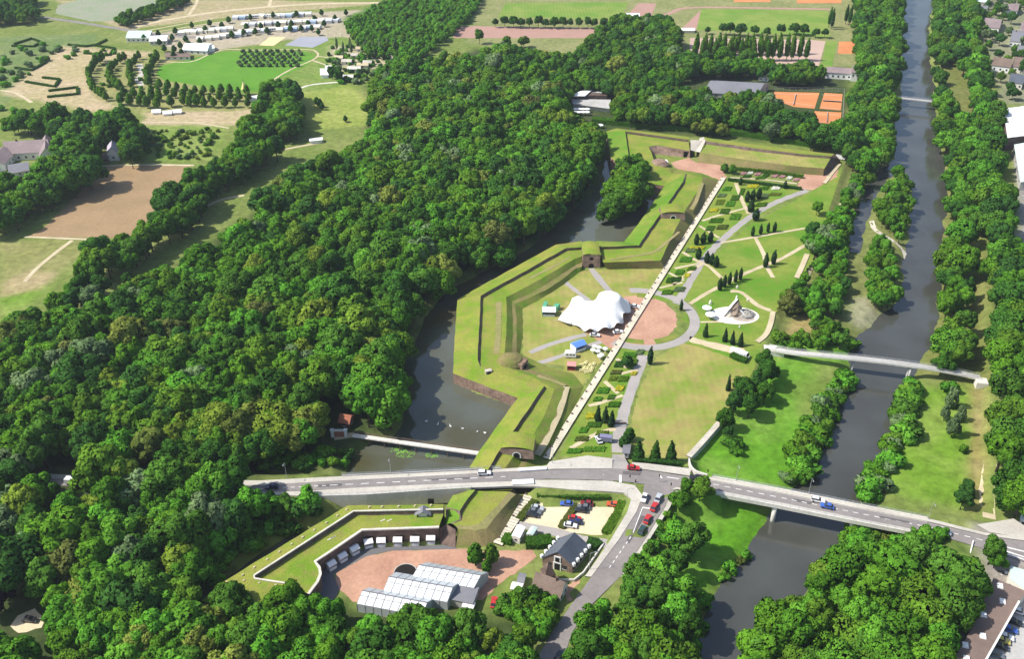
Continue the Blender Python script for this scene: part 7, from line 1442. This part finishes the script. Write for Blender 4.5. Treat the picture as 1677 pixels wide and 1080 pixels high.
# ================================================================== hedges and garden beds
def leafy(name, label, cat, boxes, tint, dens, size, seed, group=None, tints=None, kind=None):
    """planting: leaves over low boxes; boxes = list of 4-corner top polygons with height"""
    g = np.random.default_rng(seed); V, F, T = [], [], []; verts = []; faces = []
    t = thing(name, label, cat, (0, 0, 0), 0, group)
    def surf_(pts, n, up):
        a, b, c, d = [np.array(p) for p in pts]; u = g.random((n, 1)); v = g.random((n, 1)); p = (a * (1 - u) + b * u) * (1 - v) + (d * (1 - u) + c * u) * v
        nr = np.cross(b - a, d - a); nr = nr / (np.linalg.norm(nr) + 1e-9); nr = nr * (1 if up is None or nr[2] > 0 else -1)
        q = nr + g.normal(size=(n, 3)) * .45; q /= np.linalg.norm(q, axis=1)[:, None]; s1 = np.cross(q, g.normal(size=(n, 3))); s1 /= np.linalg.norm(s1, axis=1)[:, None] + 1e-9; s2 = np.cross(q, s1); s = size * g.uniform(.6, 1.4, (n, 1))
        p = p + nr * g.uniform(-.05, .12, (n, 1)) * (size * 4)
        for k in range(n): m = len(verts); verts.extend([tuple(p[k] - s1[k] * s[k] - s2[k] * s[k]), tuple(p[k] + s1[k] * s[k] - s2[k] * s[k]), tuple(p[k] + s1[k] * s[k] + s2[k] * s[k]), tuple(p[k] - s1[k] * s[k] + s2[k] * s[k])]); faces.append((m, m + 1, m + 2, m + 3)); T.extend([float(g.uniform(.7, 1.25))] * 4)
    for pts, z0, h in boxes:
        top = [(p[0], p[1], z0 + h) for p in pts]; bot = [(p[0], p[1], z0) for p in pts]; m = len(verts)
        verts.extend(bot); verts.extend([(x, y, z - .04) for x, y, z in top]); T.extend([.75] * 8); faces.append((m + 4, m + 5, m + 6, m + 7)); [faces.append((m + k, m + (k + 1) % 4, m + 4 + (k + 1) % 4, m + 4 + k)) for k in range(4)]
        ar = (Vector(top[1]) - Vector(top[0])).length * (Vector(top[3]) - Vector(top[0])).length; surf_(top, max(4, int(ar * dens)), 1)
        if h > .45:
            for k in range(4): surf_([bot[k], bot[(k + 1) % 4], top[(k + 1) % 4], top[k]], max(2, int((Vector(bot[k]) - Vector(bot[(k + 1) % 4])).length * h * dens)), None)
    me = bpy.data.meshes.new('foliage'); me.from_pydata(verts, [], faces); me.materials.append(M_LEAF); at = me.attributes.new('leaf_tone', 'FLOAT', 'POINT'); at.data.foreach_set('value', np.array(T, np.float32)); me.update()
    o = link('foliage', me, t); o['tint'] = [float(x) * 1.35 for x in tint]; return t
PAL['gold'] = [(.42, .40, .03)]; PAL['rose'] = [(.42, .24, .24)]; PAL['snow'] = [(.62, .62, .55)]
def hedge(label, pts, w, h, tone, seed=1, z=None, name='hedge', dens=7):
    c = resample([PG(*p) if z is None else P(p[0], p[1], z) for p in pts], 6); fr = side_frames(c); bx_ = []
    for (p, d, n), (q, e, m) in zip(fr[:-1], fr[1:]): bx_.append(([p - n * w / 2, q - m * w / 2, q + m * w / 2, p + n * w / 2], min(p.z, q.z) - .1, h + .1))
    return leafy(name, label, 'hedge', bx_, PAL[tone][seed % len(PAL[tone])], dens, .22, seed)
def bed(px, py, w, h, tone, i, hh=.5):
    a = [P(px - w / 2, py + h / 2), P(px + w / 2 - 2, py + h / 2), P(px + w / 2 + 2, py - h / 2), P(px - w / 2 + 4, py - h / 2)]
    return ([(p.x, p.y) for p in a], -.05, hh)
BEDS = {'upper': [(1190, 310, 14, 6, 'fresh'), (1181, 321, 14, 5, 'pale'), (1203, 325, 14, 8, 'mid'), (1178, 332, 14, 8, 'yell'), (1195, 335, 15, 8, 'fresh'), (1168, 345, 14, 5, 'gold'), (1186, 347, 16, 8, 'mid'), (1203, 356, 18, 9, 'fresh'), (1172, 362, 22, 7, 'mid'), (1182, 373, 18, 7, 'brown'), (1162, 375, 14, 7, 'mid'), (1155, 390, 18, 7, 'fresh'), (1140, 407, 26, 4, 'gold'), (1130, 411, 16, 6, 'pale'), (1122, 426, 20, 8, 'fresh'), (1132, 441, 14, 5, 'mid'), (1112, 447, 14, 7, 'fresh'), (1106, 459, 16, 7, 'dark'), (1124, 452, 10, 5, 'gold'), (1096, 460, 12, 8, 'dark'), (1112, 475, 18, 7, 'pale'), (1092, 480, 18, 7, 'mid'),
                  (1232, 306, 18, 5, 'gold'), (1270, 308, 15, 6, 'snow'), (1251, 309, 14, 5, 'mid'), (1251, 322, 14, 7, 'pale'), (1268, 319, 20, 4, 'yell'), (1246, 336, 18, 6, 'mid'), (1214, 315, 8, 10, 'mid')],
        'lower': [(1030, 583, 22, 8, 'fresh'), (1047, 578, 13, 8, 'pale'), (1013, 598, 16, 9, 'dark'), (1037, 595, 12, 10, 'mid'), (1008, 611, 18, 6, 'brown'), (1037, 613, 10, 5, 'gold'), (1003, 621, 14, 7, 'yell'), (1020, 622, 16, 8, 'mid'), (987, 641, 20, 9, 'fresh'), (1014, 637, 14, 8, 'gold'), (1000, 652, 12, 7, 'mid'), (978, 655, 14, 6, 'fresh'), (1005, 664, 20, 8, 'mid'), (966, 682, 14, 9, 'gold'), (972, 697, 24, 8, 'mid'), (985, 711, 20, 7, 'yell'), (955, 706, 14, 8, 'fresh'), (952, 720, 22, 7, 'brown'), (940, 740, 24, 7, 'fresh'), (972, 737, 36, 7, 'fresh')]}
for key, lst in BEDS.items():
    for i, b in enumerate(lst):
        col = {'fresh': 'fresh green', 'pale': 'grey green', 'mid': 'green', 'yell': 'yellow green', 'gold': 'golden yellow flower', 'brown': 'brownish', 'dark': 'dark green', 'snow': 'white flower'}[b[4]]
        leafy('garden_bed', f'{col} bed in the {key} garden strip beside the boardwalk', 'garden bed', [bed(*b, i)], PAL[b[4]][i % len(PAL[b[4]])], 9, .2, 50 + i, f'{col} beds of the {key} garden')
hedge('long dark hedge in front of the rose beds', [(1192, 296), (1250, 303), (1312, 311)], 1.6, 1.4, 'dark', 2); hedge('clipped hedge behind the rose beds', [(1205, 279), (1260, 284), (1315, 292)], 1.6, 1.8, 'mid', 3); ribbon('sandy_path', M_SAND, [(1196, 291), (1250, 294), (1305, 301)], 1.6, 'pale path between the rose beds', .07)
for i, (x, y, w, tn) in enumerate(((1216, 285, 10, 'rose'), (1228, 283.5, 10, 'snow'), (1240, 286, 10, 'rose'), (1253, 288, 12, 'dark'), (1268, 289, 10, 'rose'), (1280, 290, 10, 'rose'), (1292, 292, 10, 'snow'), (1303, 295, 10, 'rose'), (1222, 290, 14, 'dark'), (1245, 292, 16, 'mid'))):
    leafy('rose_bed', f'{["first", "second", "third", "fourth", "fifth", "sixth", "seventh", "eighth", "ninth", "tenth"][i]} small rose bed in the strip before the far rampart', 'flower bed', [bed(x, y, w, 4, tn, i)], PAL[tn][0], 9, .2, 90 + i, 'rose beds')
hedge('thick clipped hedge behind the far rampart', [(970, 200), (1050, 208), (1130, 214), (1220, 222), (1350, 243)], 5, 3.0, 'mid', 4, dens=4); hedge('dark hedge under the cone-shaped trees by the crossing', [(1036, 758), (1075, 760), (1118, 764)], 1.6, 1.6, 'dark', 5, z=1.6); hedge('hedge along the top of the car park embankment', [(880, 812), (940, 814), (998, 815)], 2.6, 1.2, 'mid', 6, z=1.2, dens=5)
hedge('hedge between car park and side road', [(1022, 822), (1012, 845), (992, 876)], 3.0, 1.3, 'mid', 7, z=.2, dens=5); hedge('hedge strip dividing the two car park bays', [(945, 828), (932, 845), (918, 866)], 2.0, .8, 'brown', 8, z=.05, dens=5); hedge('hedge between car park and boardwalk', [(876, 822), (862, 838), (850, 853)], 2.4, .9, 'brown', 9, z=.05, dens=5); hedge('dark shrub hedge left of the slate lodge', [(862, 893), (880, 893), (903, 890)], 4.0, 2.0, 'dark', 10, z=0); hedge('dark shrubs behind the slate lodge', [(962, 892), (975, 895), (980, 900)], 3.5, 1.8, 'dark', 11, z=0); hedge('shrubs round the white trailers', [(835, 880), (828, 893)], 3.0, 1.6, 'mid', 12, z=0)
hedge('box hedge under the white vans', [(1198, 584), (1210, 590), (1222, 594)], 2.6, 1.6, 'dark', 13, z=0)
HG = [[(20, 76), (55, 77), (68, 70), (52, 64), (24, 73)], [(112, 74), (140, 77), (160, 74)], [(138, 88), (180, 91), (188, 80), (160, 76)], [(25, 112), (52, 116), (75, 103), (60, 96)], [(42, 135), (90, 143), (98, 131), (70, 128)], [(78, 160), (128, 155), (127, 144), (80, 150)], [(155, 76), (175, 66)]]
for i, h_ in enumerate(HG): hedge(f'low maze hedge, {["first", "second", "third", "fourth", "fifth", "sixth", "seventh"][i]} of the dark outlines on the dry ground at top left', h_, 1.6, 1.3, 'dark', 20 + i)
# ================================================================== street furniture and small things
def lamp_post(label, px, py, z, h=7.0, rz=0.0):
    t = thing('lamp_post', label, 'street lamp', P(px, py, z), rz); MB().tube([(0, 0, 0), (0, 0, h * .6), (0, 0, h)], [.08, .06, .05], 8).build('pole', M_STEEL, t); MB().tube([(0, 0, h), (.5, 0, h + .25), (1.5, 0, h + .3)], [.05, .05, .04], 6).build('arm', M_STEEL, t); MB().box((1.6, 0, h + .2), (.7, .25, .12)).build('lamp_head', M_STEEL, t)
for lb, x, y, z, rz in (('lamp post on the grass slope beside the side road corner', 1026, 828, 1.2, 0), ('lamp post on the far side of the river bridge', 1324, 811, 3.7, -1.6), ('lamp post on the bridge nearest the crossing', 1205, 789, 3.5, -1.6), ('lamp post near the right end of the river bridge', 1520, 851, 3.5, -1.6), ('lamp post by the lodge garden wall', 965, 935, .6, .3), ('lamp post on the moat bridge', 640, 777, 4, -1.6), ('lamp post at the left end of the moat road', 470, 785, 4, -1.6), ('lamp post beside the boardwalk underpass', 905, 760, 3.9, -1.6), ('lamp post on the far pitch beside the poplars', 1356, 64, 0, 0)): lamp_post(lb, x, y, z, 7.0 if y > 100 else 14, rz)
for i, (lb, x, y, z) in enumerate((('traffic light at the moat road stop line', 1031, 791, 3.1), ('traffic light at the pavement corner of the side road', 1040, 799, 3.0), ('traffic light on the small crossing island', 1079, 790, 3.05), ('traffic light at the top right corner of the crossing', 1098, 804, 3.0), ('traffic light by the river bridge stop line', 1158, 782, 3.4))):
    t = thing('traffic_light', lb, 'traffic light', P(x, y, z)); MB().tube([(0, 0, 0), (0, 0, 2.4)], [.07, .06], 6).build('pole', M_STEEL, t); MB().box((0, 0, 2.3), (.34, .3, 1.0)).build('signal_head', M_DARK, t); MB().tube([(0, -.16, 3.05), (0, -.2, 3.05)], [.1, .1], 8).build('lens', PAINT['red'], t)
for i, (x, y) in enumerate(((698, 691), (717, 696), (738, 699), (758, 703), (782, 708), (794, 710))):
    t = thing('swan', 'white water bird swimming on the moat above the footbridge', 'bird', P(x, y, ZM), i * 1.1, 'birds on the moat'); mb = MB(); mb.tube([(-.6, 0, .25), (-.3, 0, .18), (.1, 0, .16), (.45, 0, .2), (.55, 0, .55), (.62, 0, .85), (.78, 0, .85)], [.04, .24, .32, .18, .08, .07, .03], 8); mb.build('body', M_WHITE, t, True)
for lb, x, y, r in (('round bright green lily patch on the lower moat', 665, 745, 2.2), ('bright green lily patch at the bridge shadow', 652, 738, 1.8), ('bright green lily patch nearer the bastion', 708, 746, 1.5)):
    g = random.Random(int(x)); t = thing('lily_patch', lb, 'water plants', P(x, y, ZM)); mb = MB()
    for k in range(60):
        a, q = g.uniform(0, 6.28), r * math.sqrt(g.random()); c = (q * 1.6 * math.cos(a), q * math.sin(a)); s = g.uniform(.18, .34); mb.poly([(c[0] + s * math.cos(b * 1.05), c[1] + s * math.sin(b * 1.05), .03 + .002 * k / 10) for b in range(6)])
    tag(mb.build('leaves', M('lily_leaf', (.14, .30, .05), vary=.2), t), kind='stuff')
t = thing('barrier', 'low dark double barrier across the park path', 'barrier')
for y in (694, 699): box_run(PL([(1004, y, .0), (1025, y, .0)]), 0, .5, 0, .5).build('beam', M_CONC if y > 696 else M_DARKWOOD, t)
gable('kiosk', 'small grey ticket kiosk beside the park entrance path', 'kiosk', [(1020, 750), (1029, 751), (1031, 738)], 2.4, 2.8, M_GREYROOF, M_PLASTER, z=.8, win=(1, .9, .8, .8))
# the air over the whole place
HAZE = 0.00008
if HAZE:
    mh = bpy.data.materials.new('summer_air'); mh.use_nodes = True; nh = mh.node_tree.nodes; nh.clear(); oh = nh.new('ShaderNodeOutputMaterial'); pv = nh.new('ShaderNodeVolumePrincipled')
    pv.inputs['Color'].default_value = (.80, .88, 1.0, 1); pv.inputs['Density'].default_value = HAZE; pv.inputs['Anisotropy'].default_value = .2; mh.node_tree.links.new(pv.outputs[0], oh.inputs['Volume'])
    tag(MB().box((0, 2900, -9), (13500, 13500, 240)).build('haze', mh), 'thin pale summer haze over the whole landscape', None, None, 'stuff')
print('objects', len(bpy.data.objects))
